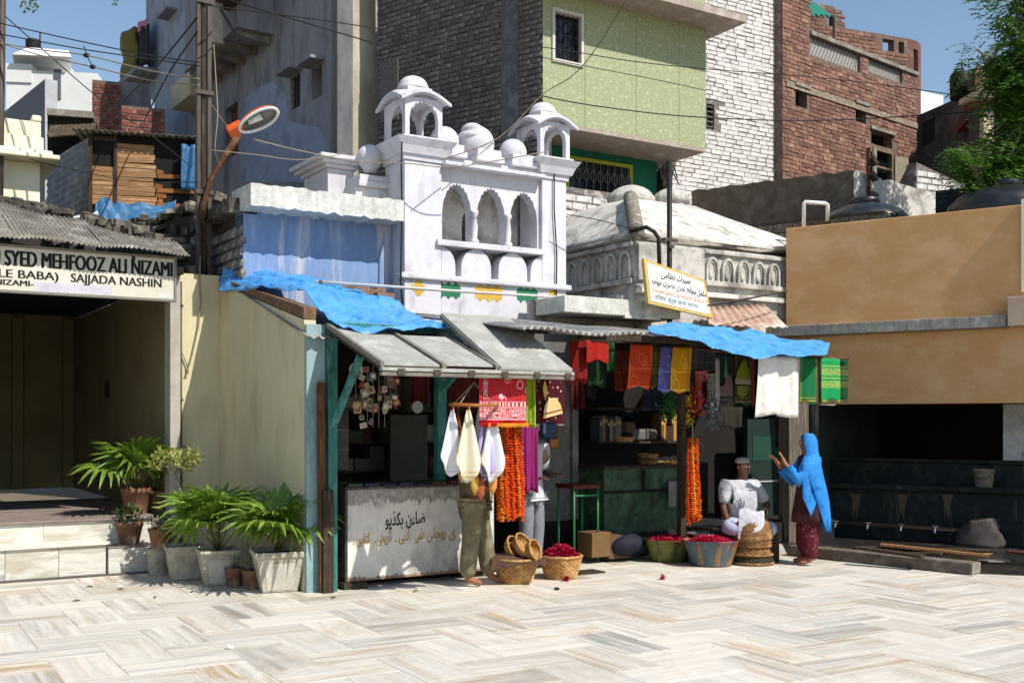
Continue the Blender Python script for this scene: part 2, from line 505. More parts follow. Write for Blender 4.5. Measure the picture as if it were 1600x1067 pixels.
RUST = surf('rusty_pipe', [h((96,62,40)), h((74,48,34)), h((122,82,54))], scale=9, rough=.8, bump=.25)
WIRE = surf('black_cable', [h((26,25,25)), h((36,34,33))], scale=3, rough=.6, bump=0, fine=0)
WIREL = surf('pale_cable', [h((150,140,118)), h((120,110,92))], scale=3, rough=.6, bump=0, fine=0)
STONE = surf('grey_rubble', [h((112,104,92)), h((78,72,64)), h((142,134,120))], scale=5, rough=.95, bump=.5, bscale=25, fine=.2, attr='rnd', attramt=.35, stain=h((40,36,32)), stainamt=.7, stainpos=(.48,.7))
MORTAR_D = surf('dark_mortar', [h((66,60,54)), h((46,42,38))], scale=5, rough=.95, bump=.4)
CONC = surf('old_concrete', [h((150,144,134)), h((122,116,106)), h((172,166,156))], scale=3, rough=.95, bump=.25, stain=h((70,64,58)), stainamt=.7, stainpos=(.48,.7), stainscale=(2,2,.7))
TERRA = surf('terracotta', [h((138,98,76)), h((116,82,64)), h((152,116,92))], scale=5, rough=.9, bump=.2, stain=h((176,160,140)), stainamt=.45, stainpos=(.52,.7), stainscale=(3,3,3))
POTC = surf('cement_pot', [h((188,182,166)), h((164,156,138)), h((204,198,184))], scale=4, rough=.92, bump=.25, stain=h((92,82,64)), stainamt=.6, stainpos=(.5,.72), stainscale=(3,3,2))
SOIL = surf('soil', [h((52,40,30)), h((36,28,22))], scale=20, rough=1, bump=.6)
MARBLE_R = surf('step_marble', [h((194,189,174)), h((176,171,158)), h((206,202,192)), h((152,151,148))], scale=2.2, stretch=(.6,.6,3.0), rough=.4, bump=.03, fine=.03, rnd=.06, stain=h((146,120,78)), stainamt=.5, stainpos=(.56,.76), stainscale=(.8,.8,3))
PLAT = surf('worn_sandstone', [h((140,124,116)), h((118,104,98))], scale=4, rough=.8, bump=.15)
def M1(name, c, rough=.75, **k):
    c2 = tuple(x*.8 for x in h(c))
    return surf(name, [h(c), c2], scale=k.pop('scale', 6), rough=rough, bump=k.pop('bump', .08), **k)

# ------------------------------------------------------------------ courtyard floor: herringbone marble
def marble():
    m = bpy.data.materials.new('veined_marble'); m.use_nodes = True
    nt = m.node_tree; L = nt.links; bs = nt.nodes['Principled BSDF']
    tc = nd(nt, 'ShaderNodeTexCoord'); oi = nd(nt, 'ShaderNodeObjectInfo')
    cmb = nd(nt, 'ShaderNodeCombineXYZ')
    for i in range(3): L.new(oi.outputs['Random'], cmb.inputs[i])
    sc = nd(nt, 'ShaderNodeVectorMath', operation='SCALE'); sc.inputs['Scale'].default_value = 91.0; L.new(cmb.outputs[0], sc.inputs[0])
    ad = nd(nt, 'ShaderNodeVectorMath', operation='ADD'); L.new(tc.outputs['Object'], ad.inputs[0]); L.new(sc.outputs[0], ad.inputs[1])
    def noise(scl, stretch, det=5, rgh=.6, dist=0.0):
        mp = nd(nt, 'ShaderNodeMapping'); mp.inputs['Scale'].default_value = stretch; L.new(ad.outputs[0], mp.inputs['Vector'])
        n = nd(nt, 'ShaderNodeTexNoise'); n.inputs['Scale'].default_value = scl; n.inputs['Detail'].default_value = det; n.inputs['Roughness'].default_value = rgh; n.inputs['Distortion'].default_value = dist
        L.new(mp.outputs[0], n.inputs['Vector']); return n.outputs['Fac']
    def mrange(x, a, b, c=0., d=1.):
        r = nd(nt, 'ShaderNodeMapRange'); r.inputs[1].default_value = a; r.inputs[2].default_value = b; r.inputs[3].default_value = c; r.inputs[4].default_value = d
        L.new(x, r.inputs[0]); return r.outputs[0]
    def mix(fac, a, b):
        x = nd(nt, 'ShaderNodeMix', data_type='RGBA'); L.new(fac, x.inputs['Factor'])
        if isinstance(a, tuple): x.inputs[6].default_value = (*a, 1)
        else: L.new(a, x.inputs[6])
        if isinstance(b, tuple): x.inputs[7].default_value = (*b, 1)
        else: L.new(b, x.inputs[7])
        return x.outputs[2]
    def mul(a, b):
        x = nd(nt, 'ShaderNodeMath', operation='MULTIPLY'); L.new(a, x.inputs[0])
        if isinstance(b, float): x.inputs[1].default_value = b
        else: L.new(b, x.inputs[1])
        return x.outputs[0]
    v1 = noise(1.0, (.55, 9.0, 1), 7, .62, .5)       # long bands
    v2 = noise(1.0, (1.2, 22.0, 1), 4, .6, .3)
    v3 = noise(1.0, (.8, 13.0, 1), 6, .65, .8)
    # per-slab choices
    wn1 = nd(nt, 'ShaderNodeTexWhiteNoise', noise_dimensions='1D'); L.new(oi.outputs['Random'], wn1.inputs['W'])
    sep = nd(nt, 'ShaderNodeSeparateColor'); L.new(wn1.outputs['Color'], sep.inputs[0])
    grey = mrange(sep.outputs[0], .40, 1.0, 0.15, .95)
    tan = mrange(sep.outputs[1], .30, 1.0, 0.12, 1.0)
    col = mix(mrange(v2, .35, .65), h((220,213,200)), h((204,198,188)))
    col = mix(mul(mrange(v1, .44, .62), grey), col, h((148,145,140)))
    col = mix(mul(mrange(v3, .50, .64), tan), col, h((180,146,100)))
    col = mix(mul(mrange(v1, .62, .70), mul(tan, .8)), col, h((126,98,70)))
    geo = nd(nt, 'ShaderNodeNewGeometry')
    def wnoise(scl, det, rgh, dist=0.0):
        n = nd(nt, 'ShaderNodeTexNoise'); n.inputs['Scale'].default_value = scl; n.inputs['Detail'].default_value = det; n.inputs['Roughness'].default_value = rgh; n.inputs['Distortion'].default_value = dist
        L.new(geo.outputs['Position'], n.inputs['Vector']); return n.outputs['Fac']
    dirt = wnoise(1.1, 8, .72, .6)
    spots = wnoise(9.0, 5, .8)
    col = mix(mrange(spots, .60, .74, 0., .45), col, h((140,122,96)))
    col = mix(mrange(dirt, .50, .72, 0., .55), col, h((150,134,108)))
    br = mrange(sep.outputs[2], 0, 1, .88, 1.08)
    vm = nd(nt, 'ShaderNodeVectorMath', operation='SCALE'); L.new(col, vm.inputs[0]); L.new(br, vm.inputs['Scale'])
    L.new(vm.outputs[0], bs.inputs['Base Color'])
    rr = mrange(dirt, .3, .7, .32, .62)
    L.new(rr, bs.inputs['Roughness'])
    bs.inputs['Specular IOR Level'].default_value = .35
    b = nd(nt, 'ShaderNodeBump'); b.inputs['Strength'].default_value = .05; L.new(v2, b.inputs['Height']); L.new(b.outputs[0], bs.inputs['Normal'])
    return m
MARBLE = marble()
GROUT = surf('grout', [h((176,164,142)), h((150,138,118))], scale=9, rough=.95, bump=.1)
GROUNDM = surf('packed_earth', [h((120,106,88)), h((98,86,72))], scale=.8, rough=1, bump=.3)
gr = MB()
gr.add([(-400,-100,-.06),(400,-100,-.06),(400,700,-.06),(-400,700,-.06)], [(0,1,2,3)])
setp(gr.build('ground', GROUNDM), kind='structure')
fl = MB()
fl.add([(-13,-3,-.022),(13,-3,-.022),(13,17.5,-.022),(-13,17.5,-.022)], [(0,1,2,3)])
floor = fl.build('courtyard_floor', GROUT)
setp(floor, 'pale marble courtyard paved in herringbone slabs', None, None, 'structure')
FLW = 0.40
FR = Frame(-0.2, 7.2, 31.0)
def slab_mesh(var):
    rg = random.Random(var)
    l, w, g, b = 2*FLW, FLW, .0012, .003
    me = bpy.data.meshes.new('paving_slab')
    x0, x1, y0, y1 = g, l-g, g, w-g
    z = rg.uniform(-.0012, .0012)
    v = [(x0,y0,-.02),(x1,y0,-.02),(x1,y1,-.02),(x0,y1,-.02),(x0,y0,z-.002),(x1,y0,z-.002),(x1,y1,z-.002),(x0,y1,z-.002),(x0+b,y0+b,z),(x1-b,y0+b,z),(x1-b,y1-b,z),(x0+b,y1-b,z)]
    me.from_pydata(v, [], [(8,9,10,11),(0,1,5,4),(1,2,6,5),(2,3,7,6),(3,0,4,7),(4,5,9,8),(5,6,10,9),(6,7,11,10),(7,4,8,11)])
    me.materials.append(MARBLE); me.update(); return me
SLABS = [slab_mesh(i) for i in range(5)]
cand = []
for x in range(-38, 39):
    for y in range(-38, 39):
        r_ = (x-y) % 4
        if r_ not in (0, 3): continue
        hor = r_ == 0
        c = FR.P((x+1)*FLW if hor else (x+.5)*FLW, (y+.5)*FLW if hor else (y+1)*FLW)
        if not (-12.4 < c.x < 12.4 and 0.5 < c.y < 16.5): continue
        dd = ROW.mat.inverted() @ c
        if c.y > 15.0: continue
        px = 800 + FPX*c.x/max(c.y, .1)
        inv = (c.y > 6.5 and -90 < px < 1690 and c.y < 14.6)
        if inv and (dd.x < -.6 and dd.y > 2.7): inv = False
        if inv and dd.x > -.4 and dd.y > .9 and dd.x < 6: inv = False
        cand.append((inv, c.y, x, y, hor))
nreal = 0
restv = []
rest = MB(FR)
for inv, _, x, y, hor in sorted(cand, key=lambda t: (not t[0], t[1])):
    if inv and nreal < 296:
        o = bpy.data.objects.new('paving_slab', random.choice(SLABS))
        m = FR.mat @ Matrix.Translation((x*FLW, y*FLW, random.uniform(-.001,.001)))
        if not hor: m = FR.mat @ Matrix.Translation(((x+1)*FLW, y*FLW, random.uniform(-.001,.001))) @ Matrix.Rotation(R(90), 4, 'Z')
        link(o, floor, m); nreal += 1
    else:
        w_, l_ = (2*FLW, FLW) if hor else (FLW, 2*FLW)
        rest.box(x*FLW+.0025, x*FLW+w_-.0025, y*FLW+.0025, y*FLW+l_-.0025, -.02, -.001)
ro = rest.build('paving_slabs', MARBLE, floor); ro['kind'] = 'stuff'

# ------------------------------------------------------------------ office building on the left: steps, platform, sign, sheet roof
F = ROW
sJ = F.S(264, 2.75)                       # right jamb of the opening
sL = F.S(-330, 2.6)
off = thing('verandah_building', 'open-fronted cream building with dim interior, under the long lettered sign', 'building', F, sJ, 2.75)
MB(F).box(sL, sJ+.1, 2.66, 6.0, 0, .585).build('platform', PLAT, off, bevel=.01)
# marble risers on the platform front: separate panels
x = sL; i = 0
sPR = F.S(236, 2.64)
while x < sPR-.05:
    w = min([.78,.62,.9,.7][i % 4], sPR-x); i += 1
    MB(F).box(x+.001, x+w-.001, 2.635, 2.66, .004, .56).build('riser_panel', MARBLE_R, off, bevel=.003)
    x += w
MB(F).box(sL, sPR+.03, 2.60, 2.95, .562, .592).build('nosing', PLAT, off, bevel=.008)
MB(F).box(sJ, sJ+.12, 2.7, 2.95, 0, 3.45).build('jamb', M1('grey_white_jamb', (176,170,158), fine=.06, stain=h((120,110,96)), stainamt=.5), off, bevel=.01)
MB(F).box(sJ+.12, F.S(344, 2.8), 2.8, 3.0, 0, F.Z(428, F.S(300,2.8), 2.8)).build('wall', CREAM, off)
dB = F.D(113, sJ)
MB(F).box(sJ+.002, sJ+.1, 2.95, dB+.1, .585, 3.3).build('side_wall', OLIVEIN, off)
MB(F).box(sL, sJ+.1, dB+.002, dB+.2, .585, 3.4).build('back_wall', OLIVEIN, off)
MB(F).box(sJ-.16, sJ, dB-.14, dB, .585, 3.3).build('pillar', OLIVEIN, off, bevel=.01)
s2 = F.S(26, dB)
MB(F).box(s2-.08, s2+.08, dB-.12, dB, .585, 3.3).build('pillar', OLIVEIN, off, bevel=.01)
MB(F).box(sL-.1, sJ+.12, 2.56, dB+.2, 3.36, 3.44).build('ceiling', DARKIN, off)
MB(F).box(sL-.1, sL, 2.7, dB+.2, .585, 3.4).build('side_wall', OLIVEIN, off)
# lower step
st = thing('marble_step', 'low veined marble step in front of the cream building platform', 'step', F, F.S(80,2.25), 2.25)
sA, sB_, sC = F.S(-330,2.25), F.S(166,2.25), F.S(236,2.25)
for a, b in ((sA, F.S(8,2.25)), (F.S(8,2.25), F.S(92,2.25)), (F.S(92,2.25), sB_)):
    MB(F).box(a+.002, b-.002, 2.26, 2.33, .02, .335).build('riser_panel', MARBLE_R, st, bevel=.003)
MB(F).box(sA, sB_, 2.33, 2.63, 0, .333).build('core', CONC, st)
MB(F).box(sA, sB_+.02, 2.225, 2.63, .336, .366).build('tread', surf('white_tread', [h((222,216,200)), h((206,198,180))], scale=3, rough=.4, bump=.03), st, bevel=.006)
MB(F).box(sA, sC, 2.21, 2.258, 0, .018).build('skirting', M1('dark_edge', (92,88,84)), st)
lb = thing('stone_block', 'low pale stone block at the end of the marble step', 'block', F, (sB_+sC)/2, 2.3)
MB(F).box(sB_+.025, sC+.05, 2.262, 2.63, 0, .285).build('body', MARBLE_R, lb, bevel=.006)
MB(F).box(sB_+.022, sC+.055, 2.255, 2.632, .287, .30).build('cap', PLAT, lb, bevel=.004)
# wall switch box inside
sw = thing('wall_lamp', 'small dark lantern on the side wall inside the cream building', 'lantern', F, sJ, 4.2, 1.9)
dl = F.D(170, sJ)
MB(F).box(sJ-.05, sJ-.002, dl-.05, dl+.05, F.Z(622, sJ, dl), F.Z(600, sJ, dl)).build('body', BLACKP, sw, bevel=.01)
MB(F).lathe([(.02,0),(.03,.03),(.01,.06)], (sJ-.04, dl, F.Z(600,sJ,dl)), 8).build('top', RUST, sw)

# sign
sg = thing('name_signboard', 'long white signboard with black English capitals over the cream building', 'signboard', F, F.S(140,2.42), 2.42, 3.0)
SIGNW = surf('sign_white', [h((206,200,186)), h((192,186,170))], scale=1.5, rough=.7, bump=.04, fine=.03, stain=h((140,126,100)), stainamt=.4, stainpos=(.58,.8))
a, b = F.S(-420, 2.42), F.S(272, 2.42)
zb0, zb1 = F.Z(454, F.S(10,2.42), 2.42), F.Z(468, b, 2.42)
zt0, zt1 = F.Z(385, F.S(10,2.42), 2.42), F.Z(405, b, 2.42)
zb = (zb0+zb1)/2; zt = (zt0+zt1)/2
sgb = MB(F).box(a, b, 2.42, 2.46, zb, zt).build('board', SIGNW, sg)
fm = M1('sign_frame', (126,122,112), rough=.6)
for z0_, z1_ in ((zb-.025, zb+.004), (zt-.004, zt+.025)):
    MB(F).box(a, b+.02, 2.405, 2.47, z0_, z1_).build('frame_rail', fm, sg, bevel=.003)
MB(F).box(b, b+.025, 2.402, 2.468, zb-.024, zt+.024).build('frame_stile', fm, sg, bevel=.003)
def sgn(txt, pa, pb, ybase, hpx, bold, nm='lettering', mat=BLACKP):
    sa, sb = F.S(pa, 2.42), F.S(pb, 2.42)
    sm = (sa+sb)/2
    z0_ = F.Z(ybase, sm, 2.42)
    lettering(nm, txt, mat, sgb, F, (sa, 2.42, z0_), (sb, 2.42, z0_), hpx*(F.P(sm,2.42).y)/FPX, thick=.003, bold=0.0, rep=bold, dx=.008)
sgn('U SYED MEHFOOZ ALI NIZAMI', -14, 269, 423, 24, 3)
sgn("'", 206, 211, 427, 27, 2)
sgn('LE BABA)', -2, 91, 435.5, 13, 2)
sgn('SAJJADA NASHIN', 111, 252, 445, 13.5, 2)
sgn('NIZAMI-', -8, 52, 446, 9, 2)
MB(F).box(F.S(52,2.42), F.S(175,2.42), 2.417, 2.42, F.Z(459,F.S(110,2.42),2.42), F.Z(444,F.S(110,2.42),2.42)).build('painted_patch', M1('lilac_paint', (196,190,200), bump=.02), sg)
MB(F).box(F.S(248,2.42), F.S(266,2.42), 2.416, 2.42, F.Z(466,b,2.42), F.Z(462,b,2.42)).build('sticker', M1('sticker_white', (236,234,230)), sg)

# corrugated sheet roof
def corrugated(mb, fn, nu, nv, amp, waves):
    def g(u, v):
        p = Vector(fn(u, v)); p.z += amp*math.sin(2*math.pi*waves*u); return p
    return mb.grid(g, nu, nv)
rf = thing('sheet_roof', 'weathered corrugated sheet roof above the lettered sign', 'roof', F, F.S(140,2.3), 2.2, 3.5)
for k, (pa, pb, da, zz) in enumerate(((-340, 30, 4.6, .02), (22, 170, 4.2, 0.0), (160, 300, 3.4, -.02))):
    a, b = F.S(pa, 2.2), F.S(pb, 2.2)
    db = {0: 4.3, 1: 3.5, 2: 2.75}[k]
    def fn(u, v, a=a, b=b, da=da, db=db, zz=zz):
        d = 2.2 + (da + (db-da)*u - 2.2)*v
        return (a + (b-a)*u + .02*math.sin(9*u+k), d, zt+.06+zz + (d-2.2)*.36 + .02*math.sin(5*u+2*v))
    corrugated(MB(F), fn, 150, 6, .011, 20 if k else 44).build('sheet', TIND, rf, smooth=True, solid=.006)

# rubble parapets behind the sheet roof
def rubble(name, label, pts, hgt, n, seed, fr=F, mat=STONE, big=.2, depth=.35):
    rg = random.Random(seed)
    t = thing(name, label, 'wall', fr, pts[0][0], pts[0][1], pts[0][2]-hgt)
    core = MB(fr)
    for p, q in zip(pts[:-1], pts[1:]):
        core.hexa([(p[0],p[1],p[2]-hgt),(q[0],q[1],q[2]-hgt),(q[0],q[1]+depth,q[2]-hgt),(p[0],p[1]+depth,p[2]-hgt),(p[0],p[1],p[2]-.06),(q[0],q[1],q[2]-.06),(q[0],q[1]+depth,q[2]-.06),(p[0],p[1]+depth,p[2]-.06)])
    core.build('core', MORTAR_D, t)
    tot = sum((Vector(b)-Vector(a)).length for a, b in zip(pts[:-1], pts[1:]))
    for i in range(n):
        w = rg.random()*tot
        for p, q in zip(pts[:-1], pts[1:]):
            l = (Vector(q)-Vector(p)).length
            if w <= l: break
            w -= l
        c = Vector(p).lerp(Vector(q), min(1, w/l))
        if i % 2: c.z -= rg.random()*hgt*.9
        else: c.z -= rg.random()*.09
        c.y += rg.uniform(-.05, .04) if i % 2 else rg.uniform(-.04, depth*.8)
        m = Matrix.Rotation(rg.uniform(-.25,.25), 3, 'X') @ Matrix.Rotation(rg.uniform(-.6,.6), 3, 'Z') @ Matrix.Rotation(rg.uniform(-.2,.2), 3, 'Y')
        mb = MB(fr); mb.cur = rg.random()
        mb.obox(c, rg.uniform(.6,1.3)*big, rg.uniform(.5,.9)*big, rg.uniform(.35,.6)*big, m)
        mb.build('stone', mat, t, rnd=True, bevel=.012, jitter=.05)
    return t
def L3(lst): return [tuple(F.q(px, py, d)) for px, py, d in lst]
rubble('rubble_parapet', 'crumbling dark rubble parapet rising behind the corrugated sheet roof', L3([(-120,292,5.6),(0,308,5.3),(70,322,5.1),(140,340,4.6),(215,352,4.1),(270,372,3.5),(310,392,3.1)]), .55, 120, 3)
rubble('rubble_wall', 'dark broken wall top running back from the brick end beside the lamp pole', L3([(150,362,8.2),(215,345,6.6),(262,333,5.4),(322,312,3.9),(352,303,3.3)]), .7, 80, 5, depth=.3)
ps = thing('fallen_poster', 'white paper poster sheet lying on the rubble parapet', 'poster', F, *L3([(160,340,4.6)])[0])
c4 = L3([(104,345,5.0),(158,350,4.5),(152,331,4.8),(112,341,5.3)])
MB(F).grid(lambda u,v: tuple(Vector(c4[0]).lerp(Vector(c4[1]),u).lerp(Vector(c4[3]).lerp(Vector(c4[2]),u),v)+Vector((0,0,.02*math.sin(7*u)))), 8, 4).build('sheet', M1('paper', (236,236,236), bump=.03), ps, solid=.003, smooth=True)
MB(F).grid(lambda u,v: tuple(Vector(c4[0]).lerp(Vector(c4[1]),.55+.2*u).lerp(Vector(c4[3]).lerp(Vector(c4[2]),.55+.2*u),.25+.5*v)+Vector((0,-.004,.006+.02*math.sin(7*(.55+.2*u))))), 4, 4).build('print', M1('faded_print', (150,146,158), bump=0), ps)
# drainpipe and cable on the cream wall
dp = thing('drainpipe', 'thin dark pipe down the cream wall beside the jamb', 'pipe', F, F.S(281,2.78), 2.78)
sp = F.S(281.5, 2.775)
MB(F).path([(sp,2.775,.2),(sp,2.775,3.3)], .022, 8).build('pipe', STEEL, dp, smooth=True)
for z_ in (.8, 1.9, 3.0): MB(F).box(sp-.03, sp+.03, 2.745, 2.8, z_, z_+.03).build('clip', STEEL, dp)
cb = thing('loose_cable', 'loose dangling cable on the cream wall below the lamp pole', 'cable', F, *L3([(300,560,2.77)])[0])
MB(F).path(L3([(313,400,2.76),(312,440,2.76),(314,470,2.765),(310,510,2.765),(300,555,2.77),(293,578,2.765),(291,585,2.76),(294,584,2.76),(292,570,2.77),(285,552,2.77)]), .008, 6).build('cable', WIREL, cb, smooth=True)
# ------------------------------------------------------------------ bookstall kiosk
F = ROW
BLUEW = surf('blue_limewash', [h((136,158,190)), h((114,138,178)), h((158,174,200))], scale=1.6, stretch=(1.6,1.6,.35), rough=.9, bump=.12, fine=.05, stain=h((192,188,192)), stainamt=.8, stainpos=(.5,.58), stainscale=(2.2,2.2,.25))  # blue base paints in the ledge's shade; pale streaks vary at random
GREYBR = surf('grey_painted_brick', [h((132,126,120)), h((104,98,92)), h((154,148,142))], scale=7, rough=.95, bump=.4, fine=.15, attr='rnd', attramt=.2)
MUD = surf('mud_plaster', [h((128,98,72)), h((104,80,60)), h((146,114,86))], scale=4, rough=1, bump=.4)
kz = thing('bookstall_kiosk', 'cream-walled wayside bookstall with teal corner post and open front', 'stall', F, 1.0, .9)
sW = -.43
MB(F).path([(0,0,0),(0,0,.1)], .01) if False else None
w = MB(F)
zt_ = lambda d: 2.66 + (3.35-2.66)*(d-.03)/2.95
w.hexa([(sW,.03,0),(sW+.12,.03,0),(sW+.12,3.0,0),(sW,3.0,0),(sW,.03,zt_(.03)),(sW+.12,.03,zt_(.03)),(sW+.12,3.0,zt_(3.0)),(sW,3.0,zt_(3.0))])
w.build('side_wall', CREAM, kz)
m_ = MB(F)
m_.hexa([(sW+.005,.05,zt_(.05)+.002),(sW+.115,.05,zt_(.05)+.002),(sW+.115,2.9,zt_(2.9)+.002),(sW+.005,2.9,zt_(2.9)+.002),(sW+.005,.05,zt_(.05)+.12),(sW+.115,.05,zt_(.05)+.12),(sW+.115,2.9,zt_(2.9)+.06),(sW+.005,2.9,zt_(2.9)+.06)])
m_.build('mud_coping', MUD, kz, jitter=.03)
MB(F).box(sW+.002, sW+.2, -.02, .028, 0, 2.62).build('corner_wall', PALETEAL, kz, bevel=.006)
MB(F).box(-.225, -.13, -.09, .02, 0, 2.64).build('post', TEAL, kz, bevel=.006)
MB(F).beam((-.29,-.10,.02),(-.295,-.06,2.05),.075,.035,(0,1,0)).build('leaning_plank', RUSTW, kz, bevel=.004)
MB(F).beam((-.25,-.135,.0),(-.245,-.125,1.0),.11,.03,(0,1,0)).build('leaning_plank', OLDW, kz, bevel=.004)
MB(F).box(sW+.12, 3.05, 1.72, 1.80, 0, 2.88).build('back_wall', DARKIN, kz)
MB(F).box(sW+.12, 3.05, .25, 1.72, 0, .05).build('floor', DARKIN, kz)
sM = F.S(688, .15)
MB(F).box(sM-.055, sM+.055, .10, .20, .9, 2.62).build('post', TEAL, kz, bevel=.006)
MB(F).beam((sM,.1,2.0),(sM+.02,-.55,2.38),.05,.05).build('brace', TEAL, kz)
MB(F).beam((-.18,-.09,1.62),(-.18,-.75,2.28),.06,.05).build('brace', TEAL, kz)
MB(F).beam((-.2,-.06,2.60),(1.95,-.06,2.60),.09,.09).build('lintel', TEAL, kz, bevel=.005)
def roofz(d): return 2.49 + .31*d
def fn(u, v):
    d = -.12 + 2.0*v
    return (sW-.03 + 2.1*u, d, roofz(d)+.03-.13*max(0,d)*min(1,u*1.3))
corrugated(MB(F), fn, 120, 4, .014, 22).build('roof_sheet', TIN, kz, smooth=True, solid=.005)
# party wall with pictures between the two shops
pw = thing('party_wall', 'grimy whitewashed wall between the bookstall and the cloth shop', 'wall', F, F.S(870,1.2), 1.2)
a, b = F.S(828,1.2), F.S(899,1.2)
PWM = surf('grimy_whitewash', [h((118,116,114)), h((98,96,94)), h((136,134,130))], scale=2, rough=.9, bump=.15, stain=h((74,72,70)), stainamt=.6, stainpos=(.5,.72), stainscale=(1.4,1.4,.8))
MB(F).box(a, b, 1.2, 1.72, .42, 2.75).build('wall', PWM, pw)
MB(F).box(a-.02, b+.002, 1.19, 1.71, 0, .42).build('plinth', DARKIN, pw)
MB(F).box(b-.08, b+.015, 1.15, 1.199, .42, 2.75).build('pilaster', PWM, pw, bevel=.005)

# awning: hinged shutter boards with a frame
aw = thing('shutter_awning', 'propped-up grey boarded shutters forming an awning over the bookstall', 'awning', F, .8, -.7, 2.3)
dF, dBk = -1.34, -.06
def awz(d): return 2.60 + (2.155-2.60)*(dBk-d)/(dBk-dF)
def board(a, b, d0, d1, z0, z1, name='board', t=.03, mat=AWN):
    return MB(F).hexa([(a,d0,z0),(b,d0,z0),(b,d1,z1),(a,d1,z1),(a,d0,z0+t),(b,d0,z0+t),(b,d1,z1+t),(a,d1,z1+t)]).build(name, mat, aw, bevel=.004)
AWD = surf('awning_frame', [h((128,124,114)), h((104,100,92))], scale=5, rough=.8, bump=.2)
board(-.24, .985, dF+.02, dBk, awz(dF+.02)-.045, awz(dBk)-.045, 'panel_backing', .03, OLDW)
for a, b, e0, e1 in ((-.21, .34, .02, 0), (.40, .64, .02, .04), (.40+.29, .93, .02, .1)):
    pass
sheets = [(-.20, .36, dF+.05, dBk, .0), (.43, .93, dF+.05, -.35, .012)]
for a, b, d0, d1, lift in sheets:
    board(a, b, d0, d1, awz(d0)-.008+lift, awz(d1)-.008+lift, 'board', .022)
for a, b in ((-.245,-.205), (.372,.418), (.94,.985)):
    board(a, b, dF+.02, dBk, awz(dF+.02)-.012, awz(dBk)-.012, 'rail', .05, AWD)
for d0 in (-.62,):
    board(-.2, .93, d0, d0+.05, awz(d0)-.03, awz(d0+.05)-.03, 'cross_rail', .03, AWD)
board(.98, 1.80, dF-.01, -.16, 2.155, 2.76, 'raised_board', .03)
board(.965, 1.0, dF-.005, -.16, 2.115, 2.72, 'raised_rail', .05, AWD)
board(1.78, 1.815, dF-.005, -.16, 2.10, 2.70, 'raised_rail', .05, AWD)
for k_, (z0, z1) in enumerate(((2.075, 2.108), (2.118, 2.15))):
    MB(F).box(-.25, 1.815, dF-.02-.006*k_, dF+.03, z0, z1).build('edge_beam', AWD if k_ == 0 else AWN, aw, bevel=.004)
for i in range(6):
    s = -.1 + i*.36
    MB(F).box(s, s+.07, dF-.034, dF-.02, 2.085, 2.14).build('hinge', STEEL, aw)
MB(F).path([(.35,-1.3,2.1),(.37,-.7,1.75),(.4,.1,1.42)], .012, 6).build('prop_rod', STEEL, aw) if False else None

# tarpaulin over the kiosk roof
def drape(name, label, up, lo, mat, fr=F, nu=110, nv=36, wr=.035, seed=1, sag=.0, parent=None, solid=.006):
    rg = random.Random(seed)
    U = [Vector(fr.q(*p)) for p in up]; Lo = [Vector(fr.q(*p)) for p in lo]
    def pl(P, t):
        x = t*(len(P)-1); i = min(int(x), len(P)-2); f = x-i
        p0 = P[max(i-1,0)]; p1 = P[i]; p2 = P[i+1]; p3 = P[min(i+2,len(P)-1)]
        return .5*((2*p1) + (p2-p0)*f + (2*p0-5*p1+4*p2-p3)*f*f + (3*p1-p0-3*p2+p3)*f**3)
    ph = [rg.uniform(0,6) for _ in range(6)]
    def fn(u, v):
        p = pl(U,u).lerp(pl(Lo,u), v)
        q = Vector((u*7+seed, v*4, seed))
        n = mnoise.noise(q)*.7 + .5*mnoise.noise(q*2.3) - .5*abs(mnoise.noise(q*4.1)) + .25*mnoise.noise(q*8.1)
        r1 = 1-2*abs(mnoise.noise(Vector((u*6+v*3, v*3-u*2, seed+4))))
        p.z += wr*(n + .9*max(0,r1-.45)) + sag*math.sin(math.pi*v) 
        p.y += -wr*.5*n
        e = min(u, 1-u, v, 1-v)
        p.z += .006*math.sin(u*41+ph[0])*max(0, 1-e*12)
        return p
    t = thing(name, label, 'tarpaulin', fr, *U[0])
    MB(fr).grid(fn, nu, nv).build('sheet', mat, t, smooth=True, solid=solid)
    return t
tp = drape('tarpaulin', 'creased blue tarpaulin spread over the bookstall roof',
      [(349,420,2.6),(395,420,2.4),(445,428,2.1),(500,440,1.8),(560,455,1.6),(612,466,1.45),(640,488,.9),(668,503,.35),(702,512,-.05)],
      [(341,457,2.55),(395,452,1.6),(440,450,.9),(480,462,.3),(505,488,-.05),(540,511,-.24),(592,519,-.36),(650,513,-.34),(700,511,-.24)], TARP, wr=.05, seed=3)
# torn bits hanging
MB(F).grid(lambda u,v: tuple(Vector(F.q(590+25*u, 462+6*u, 1.2)) + Vector((0,-.1*v-.02*math.sin(9*u),-.28*v))), 10, 6).build('flap', TARP, tp, smooth=True, solid=.004)
# bricks and rags lying on the roof behind the tarpaulin
for i, (px, py, d) in enumerate(((545,452,1.75),(575,458,1.7),(600,463,1.6),(560,448,1.85),(590,452,1.8))):
    p = F.q(px, py, d)
    t = thing('loose_brick', ['brick lying flat at the upper edge of the tarpaulin', 'second brick along the upper edge of the tarpaulin', 'brick nearest the white gateway on the tarpaulin edge', 'brick set against the blue wall above the tarpaulin', 'brick set highest against the foot of the blue wall'][i], 'brick', F, *p)
    MB(F).obox(p, .23, .11, .075, Matrix.Rotation(.3*i-.5, 3, 'Z')).build('block', surf('dusty_brick', [h((150,120,100)), h((120,92,76))], scale=9, rough=.95, bump=.3), t, bevel=.006)

